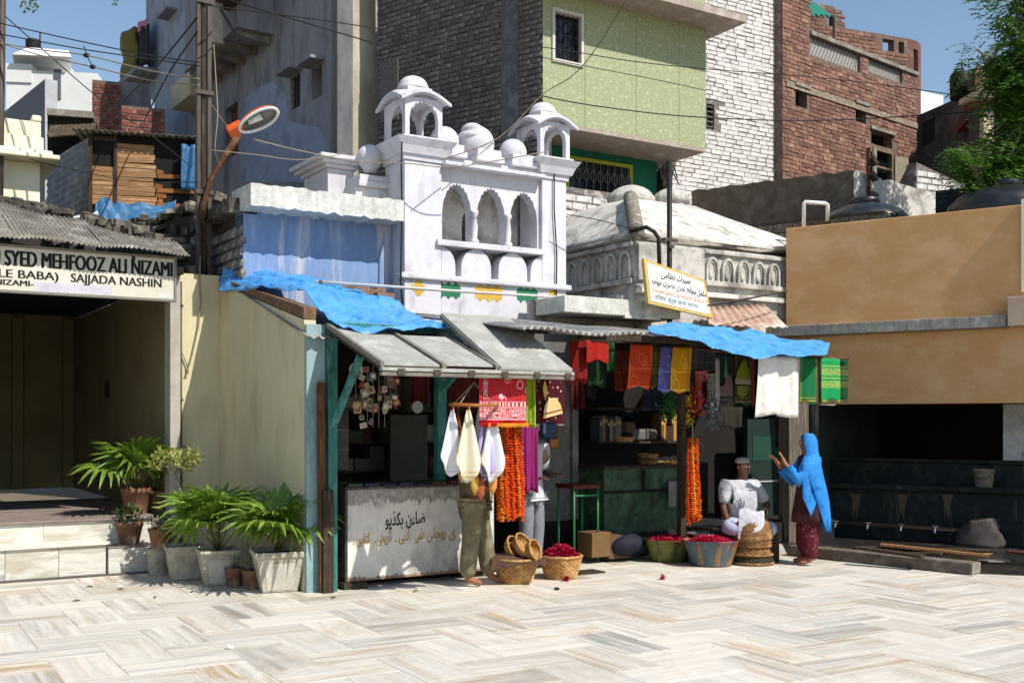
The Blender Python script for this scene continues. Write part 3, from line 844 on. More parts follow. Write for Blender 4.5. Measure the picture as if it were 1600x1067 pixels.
# long thin galvanised pipe running across the front
gp = thing('galvanised_pipe', 'long thin pale pipe running across below the painted motifs', 'pipe', F, F.S(700,1.4), 1.4, 3.2)
MB(F).path([F.q(492,440,1.4), F.q(700,454,1.4), F.q(915,467,1.4)], .018, 8).build('pipe', M1('galvanised', (196,194,188), rough=.45), gp, smooth=True)
for px in (500, 905):
    p = F.q(px, 441 if px < 700 else 466, 1.4)
    MB(F).box(p.x-.02, p.x+.02, 1.38, 1.9, p.z-.02, p.z+.02).build('bracket', STEEL, gp)

# ------------------------------------------------------------------ counter with Urdu lettering
ct = thing('shop_counter', 'dirty white boxed counter with Urdu lettering on its front', 'counter', F, .7, .25)
CTM = surf('dirty_white_board', [h((196,190,182)), h((210,204,196)), h((182,176,168))], scale=2.2, rough=.75, bump=.08, fine=.05, stain=h((104,98,92)), stainamt=.75, stainpos=(.5,.72), stainscale=(1.4,1.4,.9))
CTD = surf('dark_worn_edge', [h((86,82,78)), h((62,60,58)), h((110,106,100))], scale=4, rough=.85, bump=.2)
sE = F.S(772, 0)
zc0, zc1 = .07, .985
ctf = MB(F).box(0, sE, 0, .03, zc0, zc1).build('front_panel', CTM, ct, bevel=.004)
MB(F).box(-.012, .0, .004, .55, zc0, zc1).build('side_panel', CTD, ct)  # side face darkened in colour to stand for its shade
MB(F).box(0, .012, .001-.006, .0, zc0, zc1).build('corner_strip', CTD, ct)
MB(F).box(-.02, sE+.02, -.015, .62, zc1, zc1+.028).build('top', CTD, ct, bevel=.004)
# grimy upper band that has its own ragged lower edge
rg = random.Random(5)
n = 110
def zz(i): return zc1-.10-.05*rg.random()-.05*(mnoise.noise(Vector((i*.22,1,3)))+.3)
zs_ = [zz(i) for i in range(n+1)]
g = MB(F)
for i in range(n):
    x0_, x1_ = .013+(sE-.03)*i/n, .013+(sE-.03)*(i+1)/n
    g.add([(x0_,-.002,zs_[i]),(x1_,-.002,zs_[i+1]),(x1_,-.002,zc1-.001),(x0_,-.002,zc1-.001)], [(0,1,2,3)])
g.build('grime_band', surf('grime', [h((170,164,156)), h((138,132,126)), h((188,182,174))], scale=9, rough=.9, bump=.2), ct, weld=True)
g = MB(F)
for i in range(n):
    x0_, x1_ = .013+(sE-.03)*i/n, .013+(sE-.03)*(i+1)/n
    a_, b_ = [zc0+.03+.05*abs(mnoise.noise(Vector((j*.3,7,2))))+ .02*rg.random() for j in (i, i+1)] if i == 0 else (b_, zc0+.02+.07*abs(mnoise.noise(Vector(((i+1)*.3,7,2)))))
    g.add([(x0_,-.002,zc0+.001),(x1_,-.002,zc0+.001),(x1_,-.002,b_),(x0_,-.002,a_)], [(0,1,2,3)])
g.build('peeled_edge', surf('peeled_ply', [h((160,128,104)), h((128,98,78))], scale=12, rough=.95, bump=.3), ct, weld=True)
MB(F).box(-.05, .2, -.06, .14, 0, .065).build('foot_block', OLDW, ct, bevel=.006)
MB(F).box(sE-.35, sE-.1, .05, .25, 0, .068).build('foot_block', OLDW, ct, bevel=.006)
MB(F).box(0, sE, .35, .4, .0, .068).build('kickboard', DARKIN, ct)
def urd(txt, pa, pb, ya, yb, hz, mat, bold):
    sa, sb = F.S(pa,0), F.S(pb,0)
    lettering('lettering', shape_urdu(txt), mat, ctf, F, (sa,-.001,F.Z(ya,sa,0)), (sb,-.001,F.Z(yb,sb,0)), hz, thick=.004, bold=bold)
YEL = M1('ochre_paint', (184,138,40), bump=.02)
urd('ضاءن بکڈپو', 602, 664, 821, 817, .13, BLACKP, .016)
urd('کتابیں ۔', 552, 578, 850, 848, .11, YEL, .014)
urd('تاریخی ۔', 584, 612, 848, 845, .11, YEL, .014)
urd('ادبی ۔', 617, 640, 846, 843, .11, YEL, .014)
urd('علمی', 648, 664, 843, 841, .11, YEL, .014)
urd('روحانی', 667, 697, 842, 838, .11, YEL, .014)
urd('ی', 701, 712, 840, 838, .11, YEL, .014)
# goods on the counter: books laid out
bk_cols = [(70,60,96),(96,40,36),(60,78,60),(120,96,52),(54,58,74),(110,70,50),(84,84,92),(40,44,60)]
bmats = [M1('book_cover%d' % i, c, rough=.5) for i, c in enumerate(bk_cols)]
lab_b = ['leftmost thin book lying in the front row on the shop counter']
k = 0
for r_ in range(3):
    for c_ in range(7):
        s = .1 + c_*.19 + random.uniform(-.02,.02); d = .07 + r_*.18 + random.uniform(-.01,.01)
        t = thing('book', 'flat book in the %s row on the shop counter, %s from the teal post' % (('front','middle','back')[r_], ('first','second','third','fourth','fifth','sixth','seventh')[c_]), 'book', F, s, d, zc1+.028, group='books on the counter')
        tt = random.uniform(.012,.03)
        mm = Matrix.Rotation(random.uniform(-.15,.15), 3, 'Z')
        MB(F).obox((s, d, zc1+.029+tt/2), .15, .14, tt, mm).build('cover', random.choice(bmats), t, bevel=.002)
        MB(F).obox((s+.001, d+.003, zc1+.029+tt/2), .151, .138, tt*.6, mm).build('pages', M1('page_edge', (190,182,160)), t)

# ------------------------------------------------------------------ limewashed building, shade-blue in colour, with white ledge
bb = thing('blue_washed_building', 'blue-washed low building with a thick ragged white ledge, behind the bookstall', 'building', F, .6, 2.2)
dW = 2.2
sA = F.S(378, dW); sB = F.S(640, dW)
MB(F).box(sA, sB, dW, dW+.25, 0, 4.10).build('wall', BLUEW, bb)
MB(F).box(sA+.02, sB, dW+.26, dW+2.2, 0, 4.08).build('block', CONC, bb)
dl_ = 1.80
sa_, sb_ = F.S(392, dl_), F.S(631, dl_)
g = MB(F)
nn = 40
rg = random.Random(9)
prof = []
for i in range(nn+1):
    s = sa_ + (sb_-sa_)*i/nn
    j = mnoise.noise(Vector((i*.35, 3, 0)))*.03
    j2 = mnoise.noise(Vector((i*.5, 9, 0)))*.03
    prof.append((s, 4.085+j2, 4.335+j, dl_+mnoise.noise(Vector((i*.6,5,0)))*.02))
for p, q in zip(prof[:-1], prof[1:]):
    g.hexa([(p[0],p[3],p[1]),(q[0],q[3],q[1]),(q[0],dW+.24,q[1]),(p[0],dW+.24,p[1]),(p[0],p[3],p[2]),(q[0],q[3],q[2]),(q[0],dW+.3,q[2]+.02),(p[0],dW+.3,p[2]+.02)])
LEDGE = surf('ledge_limewash', [h((206,206,196)), h((186,186,178)), h((220,218,210))], scale=4, rough=.95, bump=.5, bscale=22, fine=.1, stain=h((110,104,96)), stainamt=.6, stainpos=(.55,.74), stainscale=(3,3,1))
g.build('ledge', LEDGE, bb, weld=True)
# dark left continuation of the ledge
g = MB(F); a = F.S(318, dW+.5)
for i in range(10):
    s0_ = sA-.02; d0_ = dW+.0+i*.16
    g.hexa([(s0_-.14,d0_,4.06+.02*math.sin(i*2)),(s0_+.2,d0_,4.06),(s0_+.2,d0_+.155,4.06),(s0_-.14,d0_+.155,4.06),(s0_-.14,d0_,4.22+.03*math.sin(i*3)),(s0_+.2,d0_,4.24),(s0_+.2,d0_+.155,4.24),(s0_-.14,d0_+.155,4.22+.03*math.sin(i*3))])
g.build('end_ledge', STONE, bb, jitter=.02)
# exposed brick end wall
FE = Frame(*(F.P(sA, dW+1.9)[:2]), 32.0-90.0)    # s runs toward the viewer
brick_wall(bb, FE, 0, 1.9, 2.2, 4.05, 0.0, GREYBR, MORTAR_D, L=.3, Hh=.105, gap=.02, thick=.015, budget=120, rough=.012, key='grey_end', wallname='end_wall')

# ------------------------------------------------------------------ white mosque gateway
gw = thing('white_gateway', 'whitewashed mosque gateway with arches, round finials and two domed kiosks', 'gateway', F, 2.7, 1.87)
d0 = 1.87
s1, s2_, s3, s4 = F.S(632,d0), F.S(690,d0), F.S(847,d0), F.S(885,d0)
zBase = 2.2
zCor = F.Z(262, s1, d0)      # underside of left cap
def Zm(py, px, d=d0): return F.Z(py, F.S(px,d), d)
zP = 4.86
dep = .55
W = WHITE
MB(F).box(s1, s2_, d0, d0+dep, zBase, zP).build('pillar', W, gw, bevel=.012)
MB(F).box(s3, s4, d0, d0+dep, zBase, zP).build('pillar', W, gw, bevel=.012)
def cap(a, b, name='pillar_cap'):
    m = MB(F)
    for e, z0, z1 in ((.03, zP+.001, zP+.07), (.09, zP+.07, zP+.16), (.15, zP+.16, zP+.25)):
        m.hexa([(a-e*.6,d0-e*.6,z0),(b+e*.6,d0-e*.6,z0),(b+e*.6,d0+dep+e*.6,z0),(a-e*.6,d0+dep+e*.6,z0),(a-e,d0-e,z1),(b+e,d0-e,z1),(b+e,d0+dep+e,z1),(a-e,d0+dep+e,z1)])
    return m.build(name, W, gw)
cap(s1, s2_); cap(s3, s4)
zK = zP+.25
# lower band, base moulding, low arcade
zm0, zm1 = Zm(445, 760), Zm(436, 760)
MB(F).box(s2_+.001, s3-.001, d0+.004, d0+.3, zBase, zm0).build('base_wall', W, gw)
MB(F).box(s1-.06, s4+.06, d0-.05, d0+.12, zm0, zm1).build('base_moulding', W, gw, bevel=.02)
zs1 = Zm(382, 760); zs0 = zs1-.075
MB(F).box(s2_-.08, s3+.02, d0-.05, d0+.4, zs0, zs1).build('sill', W, gw, bevel=.01)
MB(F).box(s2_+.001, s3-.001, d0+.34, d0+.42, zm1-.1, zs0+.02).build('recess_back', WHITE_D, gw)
MB(F).box(s2_+.001, s3-.001, d0+.12, d0+.34, zm1-.06, zm1-.005).build('recess_floor', W, gw)
span = (s3-s2_)
ws = span/3.2
def tomb(c, hw, za, zb, hd=.23):
    pts = [(c-hw, za), (c+hw, za)]
    for i in range(13):
        t = math.pi*i/12
        pts.append((c+hw*math.cos(t), zb-hd+hd*math.sin(t)))
    return pts
for i, c in enumerate((s2_-.02, s2_+span*.335, s2_+span*.70, s3+.04)):
    hw = span*.145
    poly = tomb(c, hw, zm1-.004, zs0-.001)
    if i == 0: poly = [(max(x, s2_+.002), z) for x, z in poly]
    if i == 3: poly = [(min(x, s3-.002), z) for x, z in poly]
    MB(F).prism(poly, d0+.004, d0+.2).build('arched_panel', W, gw)
# upper arcade: cusped arches
zt1 = zP-.02
def cusp(c, hw, zsp, zap, n=7):
    def f(t):
        x = 2*t-1
        base = zsp + (zap-zsp)*(1-abs(x)**2.1)**.55
        return base - .045*(1-abs(math.sin(math.pi*n*t)))*(.75 if abs(x) < .97 else 0)
    return f
ow = span/3
ops = []
for i in range(3):
    c = s2_ + ow*(i+.5)
    hw = ow*.425
    ops.append((c-hw, c+hw, cusp(c, hw, zs1+.34, zs1+.74, 9)))
MB(F).archwall(s2_+.001, s3-.001, zs1, zt1, d0+.06, d0+.22, ops, 42).build('arcade', W, gw, weld=True)
for i in (1, 2):   # slender balusters in front of the piers
    c = s2_ + ow*i
    MB(F).lathe([(.06,0),(.06,.04),(.035,.07),(.045,.2),(.03,.34),(.05,.38),(.05,.42)], (c, d0+.05, zs1), 12).build('pier_shaft', W, gw, smooth=True)
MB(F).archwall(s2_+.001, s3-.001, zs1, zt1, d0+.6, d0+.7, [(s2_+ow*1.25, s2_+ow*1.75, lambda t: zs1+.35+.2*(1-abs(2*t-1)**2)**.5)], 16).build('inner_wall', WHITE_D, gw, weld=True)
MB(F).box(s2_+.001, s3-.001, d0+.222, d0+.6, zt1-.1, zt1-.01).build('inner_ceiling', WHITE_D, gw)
# parapet coping with three plinths
MB(F).box(s2_+.002, s3-.002, d0-.1, d0+.5, zt1, zt1+.05).build('coping', W, gw, bevel=.012)
MB(F).box(s2_+.002, s3-.002, d0+.02, d0+.45, zt1+.05, zt1+.12).build('coping_course', W, gw, bevel=.01)
BR = {}
for i, (pa, pb) in enumerate(((683,728),(742,786),(797,838))):
    a, b = F.S(pa,d0), F.S(pb,d0)
    a = max(a, s2_+.01)
    pq_ = MB(F).box(a, b, d0-.05, d0+.42, zt1+.122, zt1+.2).build('plinth', W, gw, bevel=.012)
    MB(F).box(a+.03, b-.03, d0-.02, d0+.40, zt1+.2, zt1+.29).build('plinth_top', W, pq_, bevel=.012)
def bulb(px, py, r, d, name='finial_ball', tall=1.0):
    p = F.q(px, py, d)
    return MB(F).lathe([(r*.45,-r*1.15),(r*.5,-r*.95)] + [(r*math.sin(math.pi*t), -r*math.cos(math.pi*t)*tall) for t in [.2+.78*i/12 for i in range(13)]], p, 24).build(name, W, gw, smooth=True)
bulb(694, 222, .19, d0+.2)
bulb(801, 240, .185, d0+.2)
bulb(744, 226, .235, d0+.2, 'centre_dome')
p = F.q(738, 213, d0+.2)
MB(F).lathe([(.06,-.06),(.20,-.05),(.215,-.01),(.17,.02),(.13,.05),(.15,.07),(.135,.11),(.08,.15),(.01,.17)], p, 24).build('dome_collar', W, gw, smooth=True)
# domed corner kiosks
def chhatri(a, b, hgt, nm):
    z0 = zK
    dA, dB2 = d0-.02, d0+dep+.02
    a_, b_ = a-.02, b+.02
    gw2 = MB(F).box(a_-.04, b_+.04, dA-.04, dB2+.04, z0, z0+.045).build('domed_kiosk', W, gw, bevel=.008)
    zb_, zt2 = z0+.045, z0+hgt
    t = .06
    for y0, y1 in ((dA, dA+t), (dB2-t, dB2)):
        MB(F).archwall(a_, b_, zb_, zt2, y0, y1, [(a_+t, b_-t, cusp(0, 0, zb_+hgt*.45, zb_+hgt*.86, 7))], 28).build('cusped_arch', W, gw2, weld=True)
    Fs = Frame(*(F.P(a_, dB2)[:2]), 32.0-90.0)
    ln = dB2-dA
    for off_ in (0, (b_-a_)-t):
        MB(Fs).archwall(t+.001, ln-t-.001, zb_, zt2, off_+.0005, off_+t, [(t+.02, ln-t-.02, cusp(0, 0, zb_+hgt*.45, zb_+hgt*.86, 7))], 28).build('cusped_arch', W, gw2, weld=True)
    # curved eaves
    cx, cy = (a_+b_)/2, (dA+dB2)/2
    hx, hy = (b_-a_)/2+.085, (dB2-dA)/2+.085
    m = MB(F)
    N = 14
    def edge(t_, k):
        if k == 0: return (cx-hx+2*hx*t_, cy-hy)
        if k == 1: return (cx+hx, cy-hy+2*hy*t_)
        if k == 2: return (cx+hx-2*hx*t_, cy+hy)
        return (cx-hx, cy+hy-2*hy*t_)
    rings = []
    for f, dz, up in ((.93, -.05, .13), (1.0, -.055, .13), (1.0, -.02, .13), (.8, .05, .10), (.6, .115, .04), (.5, .13, 0)):
        ring = []
        for k in range(4):
            for i in range(N):
                t_ = i/N
                x_, y_ = edge(t_, k)
                ring.append((cx+(x_-cx)*f, cy+(y_-cy)*f, zt2-.02+dz+up*math.sin(math.pi*t_)))
        rings.append([Vector(q) for q in ring])
    m.loft(rings).build('curved_eave', W, gw2)
    MB(F).box(cx-hx*.5, cx+hx*.5, cy-hy*.5, cy+hy*.5, zt2+.1, zt2+.17).build('drum', W, gw2, bevel=.008)
    r = min(hx,hy)*.55
    MB(F).lathe([(r*1.05,0),(r*1.08,r*.15)]+[(r*math.cos(t_), r*.2+r*.75*math.sin(t_)) for t_ in [math.pi/2*i/8 for i in range(9)]], (cx, cy, zt2+.17), 24).build('dome', W, gw2, smooth=True)
chhatri(s1+.02, s2_-.02, .52, 'kiosk')
chhatri(s3-.02, s4+.02, .50, 'kiosk')
# painted motifs
OCH = M1('ochre_motif', (206,168,72), bump=.03); GRN = M1('green_motif', (44,120,84), bump=.03)
def motif(c, zc, w_, h_, kind, mat, front):
    m = MB(F)
    if kind == 'clover':
        for dx, dz, r in ((0,h_*.28,h_*.26),(0,-h_*.28,h_*.26),(w_*.3,0,h_*.24),(-w_*.3,0,h_*.24),(0,0,h_*.3)):
            m.prism([(c+dx+r*math.cos(t), zc+dz+r*math.sin(t)) for t in [2*math.pi*i/14 for i in range(14)]], front-.003-.0004*len(m.f)/16, front+.01)
    else:
        pts = []
        nlob = 3
        x0, x1 = c-w_/2, c+w_/2
        top = [];
        for i in range(25):
            t = i/24
            z = h_*.36 + h_*.14*(1 if abs((t*nlob*1.0) % 1 - .5) < .17 else 0)
            top.append((x0+.06*w_+(x1-x0-.12*w_)*t, zc+z))
        pts = [(x0, zc), (x0+.03*w_, zc+h_*.2)] + top + [(x1-.03*w_, zc+h_*.2), (x1, zc), (x1-.03*w_, zc-h_*.2)] + [(x_, 2*zc-z_) for x_, z_ in top[::-1]] + [(x0+.03*w_, zc-h_*.2)]
        m.prism(pts[::-1], front-.003, front+.01)
    m.build('painted_motif', mat, gw)
for px, py, wp, hp, kind, mat in ((654,450,20,24,'clover',OCH),(701,454,40,26,'cart',GRN),(764,458,46,27,'cart',OCH),(824,461,36,25,'cart',GRN),(864,465,13,24,'clover',OCH)):
    s = F.S(px, d0); Y = F.P(s, d0).y
    front = d0 if (px < 690 or px > 847) else d0+.004
    motif(s, F.Z(py, s, d0), wp*Y/FPX/.88, hp*Y/FPX, kind, mat, front)
# hanging power cable on the gateway
for nm_, pts in (('gateway_cable', [(628,222),(627,262),(628,330),(626,440),(629,480)]), ('gateway_cable', [(866,270),(866,330),(870,400),(869,470)])):
    t = thing(nm_, 'black cable running down the near pillar edge of the white gateway' if pts[0][0] < 700 else 'black cable running down the far pillar face of the white gateway', 'cable', F, *F.q(*pts[0], d0-.03))
    MB(F).path([F.q(px, py, d0-.03 - (.13 if py < 265 else 0)) for px, py in pts], .010, 6).build('cable', WIRE, t, smooth=True)

# side pedestal with ball, left of the gateway
pd = thing('roof_pedestal', 'white moulded rooftop pedestal beside the gateway, behind the ledge', 'pedestal', F, F.S(520,2.9), 2.9, 4.1)
dp_ = 2.7
a, b = F.S(512, dp_), F.S(553, dp_)
zq0, zq1 = 4.05, F.Z(262, a, dp_)
MB(F).box(a, b, dp_, dp_+.8, zq0, zq1).build('block', WHITE_D if False else WHITE, pd, bevel=.01)
for e, z0, z1 in ((.04,zq1+.001,zq1+.05),(.10,zq1+.05,zq1+.1),(.15,zq1+.1,zq1+.15)):
    MB(F).box(a-e, b+e, dp_-e, dp_+.8+e, z0, z1).build('moulding', WHITE, pd, bevel=.008)
pb_ = thing('roof_finial', 'white ball finial on a stepped plinth left of the gateway', 'finial', F, F.S(582,2.5), 2.5, 4.3)
a, b = F.S(560, 2.3), F.S(606, 2.3)
z0 = F.Z(290, a, 2.3)
MB(F).box(a-.02, b+.1, 2.34, 2.75, 4.1, z0).build('plinth', WHITE, pb_, bevel=.008)
MB(F).box(a, b+.1, 2.28, 2.72, z0+.001, z0+.07).build('plinth_course', WHITE, pb_, bevel=.008)
MB(F).box(a+.02, b+.1, 2.3, 2.7, z0+.07, z0+.15).build('plinth_course', WHITE, pb_, bevel=.008)
p = F.q(578, 247, 2.5); r = .165
MB(F).lathe([(r*.45,-r*1.15)] + [(r*math.sin(math.pi*t), -r*math.cos(math.pi*t)) for t in [.2+.78*i/12 for i in range(13)]], p, 24).build('ball', WHITE, pb_, smooth=True)
# ------------------------------------------------------------------ tomb with hipped dome roof
F = ROW
tb = thing('domed_tomb', 'weathered white tomb with sloping roof, arched frieze and two ribbed domes', 'tomb', F, 6.5, 3.0)
sc, dc, Wd = 4.87, 1.5, 3.6
zE = 4.18
TOMBR = surf('tomb_roof', [h((190,186,176)), h((212,208,198)), h((160,154,144))], scale=2.6, rough=.95, bump=.25, bscale=26, fine=.08, stain=h((92,86,78)), stainamt=.75, stainpos=(.5,.7), stainscale=(2.2,2.2,2.2))
TOMBW = surf('tomb_wall', [h((168,164,156)), h((196,192,184)), h((140,136,128))], scale=3, rough=.95, bump=.3, fine=.1, stain=h((58,54,50)), stainamt=.8, stainpos=(.48,.68), stainscale=(1.6,1.6,.9))
MB(F).box(sc, sc+Wd, dc, dc+4.2, 2.85, zE-.08).build('wall', TOMBW, tb)
# roof: concave-to-convex hipped shell
rings = []
def roofring(s0_, s1_, d0_, d1_, z):
    n = 8; r_ = []
    for k in range(4):
        for i in range(n):
            t = i/n
            if k == 0: q = (s0_+(s1_-s0_)*t, d0_)
            elif k == 1: q = (s1_, d0_+(d1_-d0_)*t)
            elif k == 2: q = (s1_-(s1_-s0_)*t, d1_)
            else: q = (s0_, d1_-(d1_-d0_)*t)
            r_.append(Vector((q[0]+.02*mnoise.noise(Vector((q[0]*2,q[1]*2,z))), q[1], z+.04*mnoise.noise(Vector((q[0]*1.5,q[1]*1.5,z+3))))))
    return r_
for t in [i/8 for i in range(9)]:
    a = .95*t; b = 1.35*t; c_ = (Wd-2.25)*t
    z = zE + (5.02-zE)*(t**.92)
    rings.append(roofring(sc+a, sc+Wd-c_, dc+b, dc+4.2-1.4*t, z))
MB(F).loft(rings).build('roof', TOMBR, tb, smooth=True)
MB(F).path([(sc+.0+.95*t, dc+1.35*t, zE+(5.02-zE)*t**.92+.0) for t in [i/8 for i in range(9)]], [.11]*9, 8).build('hip_rib', surf('rib_mossy', [h((150,142,128)), h((108,100,88)), h((186,180,168))], scale=9, rough=1, bump=.5), tb, smooth=True)
# parapet frieze, right face
def frieze(fr, s0_, s1_, d, z0, z1, n, oval):
    MB(fr).box(s0_, s1_, d-.08, d-.001, z0-.07, z0).build('frieze_ledge', TOMBW, tb, bevel=.01)
    MB(fr).box(s0_, s1_, d-.06, d-.001, z1, z1+.06).build('frieze_coping', TOMBW, tb, bevel=.012)
    w_ = (s1_-s0_)/n
    for i in range(n):
        c = s0_+w_*(i+.5)
        hw = w_*.40
        hgt = z1-z0
        # raised arch band around a niche
        m = MB(fr)
        out = []; inn = []
        N = 12
        for k in range(N+1):
            t = math.pi*k/N
            out.append((c+hw*math.cos(t), z0+hgt*.45+hgt*.45*math.sin(t)))
            inn.append((c+hw*.72*math.cos(t), z0+hgt*.45+hgt*.36*math.sin(t)))
        out = [(c+hw, z0)] + out + [(c-hw, z0)]
        inn = [(c+hw*.72, z0)] + inn + [(c-hw*.72, z0)]
        for k in range(len(out)-1):
            (x0,z0_),(x1,z1_) = out[k], out[k+1]; (x2,z2_),(x3,z3_) = inn[k], inn[k+1]
            m.hexa([(x2,d-.05,z2_),(x0,d-.05,z0_),(x0,d-.001,z0_),(x2,d-.001,z2_),(x3,d-.05,z3_),(x1,d-.05,z1_),(x1,d-.001,z1_),(x3,d-.001,z3_)])
        m.build('niche_arch', TOMBW, tb)
        if oval:
            m = MB(fr)
            rr = [(hw*.5,.9),(hw*.30,.6)]
            ring = [[Vector((c+hw*.52*f*math.cos(t), d-dd, z0+hgt*.45+hgt*.34*f*math.sin(t))) for t in [2*math.pi*k/16 for k in range(16)]] for f, dd in ((1.0,.001),(1.0,.028),(.8,.034),(.75,.015),(.1,.012))]
            m.loft(ring).build('medallion', TOMBW, tb)
        else:
            m = MB(fr)
            m.prism([(c-hw*.4,z0+.03),(c+hw*.4,z0+.03),(c+hw*.42,z0+hgt*.4),(c+hw*.2,z0+hgt*.62),(c,z0+hgt*.72),(c-hw*.2,z0+hgt*.62),(c-hw*.42,z0+hgt*.4)], d-.022, d-.001).build('niche_panel', TOMBW, tb)
zf1, zf0 = 4.02, 3.64
sF0 = F.S(1098, dc)
frieze(F, sF0, sc+Wd, dc, zf0, zf1, 8, True)
MB(F).box(sc+.002, sF0, dc-.045, dc-.001, zf0-.07, zf1+.05).build('corner_panel', TOMBW, tb, bevel=.01)
FT = Frame(*(F.P(sc, dc+3.4)[:2]), 32.0-90.0)
frieze(FT, .2, 3.34, 0, zf0-.04, zf1+.02, 10, False)
MB(FT).box(.2, 3.2, -.16, -.001, 3.28, 3.40).build('lower_cornice', TOMBW, tb, bevel=.02, jitter=.02)
MB(F).box(sc-.02, sc+Wd, dc-.10, dc-.001, 3.40, 3.47).build('string_course', WHITE_D, tb, bevel=.01)
# ribbed domes
for px, py, r in ((986, 303, .33), (1048, 303, .27)):
    p = F.q(px, py, dc+1.9)
    p.z -= .12
    MB(F).lathe([(r*1.02,-.05),(r*1.05,.0),(r*1.06,.04),(r*1.0,r*.22),(r*.86,r*.42),(r*.62,r*.6),(r*.34,r*.71),(r*.12,r*.76),(.01,r*.78)], p, 40, rib=14, ribamp=.09).build('ribbed_dome', TOMBW, tb, smooth=True)
    MB(F).lathe([(r*1.03,-.25),(r*1.05,.0),(r*.9,.01)], p, 8).build('dome_drum', TOMBW, tb)
# low whitewashed rubble wall between gateway and tomb
BRW = surf('white_brick', [h((200,196,190)), h((214,210,206)), h((180,176,170))], scale=7, rough=.95, bump=.35, fine=.1, attr='rnd', attramt=.08, stain=h((120,108,98)), stainamt=.4, stainpos=(.58,.75), stainscale=(3,3,3))
WMORT = surf('white_wall_joint', [h((138,132,126)), h((104,98,94)), h((176,170,164))], scale=6, rough=1, bump=.4)
rw = thing('whitewashed_brick_wall', 'low rough whitewashed brick wall between gateway and tomb roof', 'wall', F, 5.2, 4.6)
brick_wall(rw, F, F.S(868,4.4), F.S(1010,4.4), 3.8, F.Z(298,F.S(930,4.4),4.4), 4.4, BRW, WMORT, L=.3, Hh=.11, gap=.02, budget=90, rough=.02, key='wb_low')

# ------------------------------------------------------------------ canopy slab, tilted Urdu sign, black pipe
cs = thing('canopy_slab', 'white concrete canopy slab above the cloth shop roof', 'canopy', F, F.S(975,.9), .9, 3.0)
a, b = F.S(882,.9), F.S(1064,.9)
MB(F).box(a, b, .9, 1.55, F.Z(493,(a+b)/2,.9), F.Z(468,(a+b)/2,.9)).build('slab', LEDGE, cs, bevel=.01, jitter=.008)
MB(F).box(F.S(975,.9), F.S(1030,.9), .88, .93, F.Z(497,(a+b)/2,.9), F.Z(492,(a+b)/2,.9)-.001).build('drip_edge', LEDGE, cs)
MB(F).box(a, b+.5, 1.56, 1.75, 2.9, 3.22).build('backing', TOMBW, cs)
us = thing('urdu_signboard', 'tilted yellow-edged board with faded Urdu writing beside the black pole', 'signboard', F, F.S(1060,.72), .72, 2.9)
cA, cB, cC, cD = F.q(1006,404,.66), F.q(1101,438,.78), F.q(1114,497,.76), F.q(1013,474,.66)
SGN2 = surf('faded_sign', [h((228,230,228)), h((214,216,212))], scale=2, rough=.6, bump=.04, fine=.03, stain=h((196,160,84)), stainamt=.7, stainpos=(.53,.72), stainscale=(2,2,2))
SGY = M1('yellow_sign_edge', (206,178,104), bump=.05)
nrm = (cB-cA).cross(cD-cA).normalized()
if nrm.y > 0: nrm = -nrm
def quadslab(P4, t0, t1, name, mat, parent, fr=F, bevel=0):
    A = [p + nrm*t0 for p in P4]; B = [p + nrm*t1 for p in P4]
    m = MB(fr); m.hexa([A[3],A[2],B[2],B[3],A[0],A[1],B[1],B[0]]); return m.build(name, mat, parent, fixn=True, bevel=bevel)
quadslab([cA,cB,cC,cD], 0, -.05, 'board', SGY, us)
def ins(f, g): 
    return [cA.lerp(cB,f).lerp(cD.lerp(cC,f),g), cA.lerp(cB,1-f).lerp(cD.lerp(cC,1-f),g), cA.lerp(cB,1-f).lerp(cD.lerp(cC,1-f),1-g), cA.lerp(cB,f).lerp(cD.lerp(cC,f),1-g)]
usf = quadslab(ins(.04,.07), .004, .0005, 'face', SGN2, us)
def sl(txt, u0, v0, u1, v1, hz, mat, bold, nm='lettering'):
    def q(u,v): return cA.lerp(cB,u).lerp(cD.lerp(cC,u),v) + nrm*.006
    upw = (F.mat.to_3x3() @ (cA-cD)).normalized()
    lettering(nm, txt, mat, usf, F, tuple(q(u0,v0)), tuple(q(u1,v1)), hz, thick=.001, bold=bold, up=upw)
FADK = M1('faded_black', (48,46,48), bump=0); FADO = M1('faded_orange', (214,160,110), bump=0); FADB = M1('faded_teal', (110,150,160), bump=0)
sl(shape_urdu('سیرت نظامی'), .24, .30, .72, .24, .085, FADK, .012)
sl(shape_urdu('مکمل سوانح عمری حضرت خواجہ'), .08, .52, .96, .46, .085, FADK, .01)
sl('Darasin Larvey Jan Nizamin Book D P', .08, .70, .95, .66, .055, FADO, .0)
sl('निजाम कुतुब खाना रहमान', .1, .86, .78, .84, .055, FADB, .0)
bp = thing('black_pole', 'tall black iron pole behind the tilted Urdu signboard', 'pole', F, F.S(1046,1.0), 1.0)
s_ = F.S(1046,.98)
MB(F).path([(s_,.98,1.6),(s_,.98,F.Z(252,s_,.98))], .034, 10).build('shaft', M1('black_iron', (44,42,42), rough=.5, metal=.3), bp, smooth=True)
MB(F).box(s_-.11, s_+.11, .94, 1.02, F.Z(378,s_,.98), F.Z(373,s_,.98)).build('clamp', STEEL, bp)
MB(F).ball((s_, .93, F.Z(384,s_,.98)), .045, 10, 6).build('insulator', CONC, bp, smooth=True)
for k_ in range(7):
    a_ = k_*.9
    p0 = Vector((s_, .98, F.Z(262,s_,.98)))
    MB(F).path([p0, p0+Vector((.12*math.cos(a_),.05,.06*math.sin(a_)+.03)), p0+Vector((.2*math.cos(a_+.6),.03,-.12+.1*math.sin(a_)))], .009, 5).build('loose_wire', WIRE, bp)
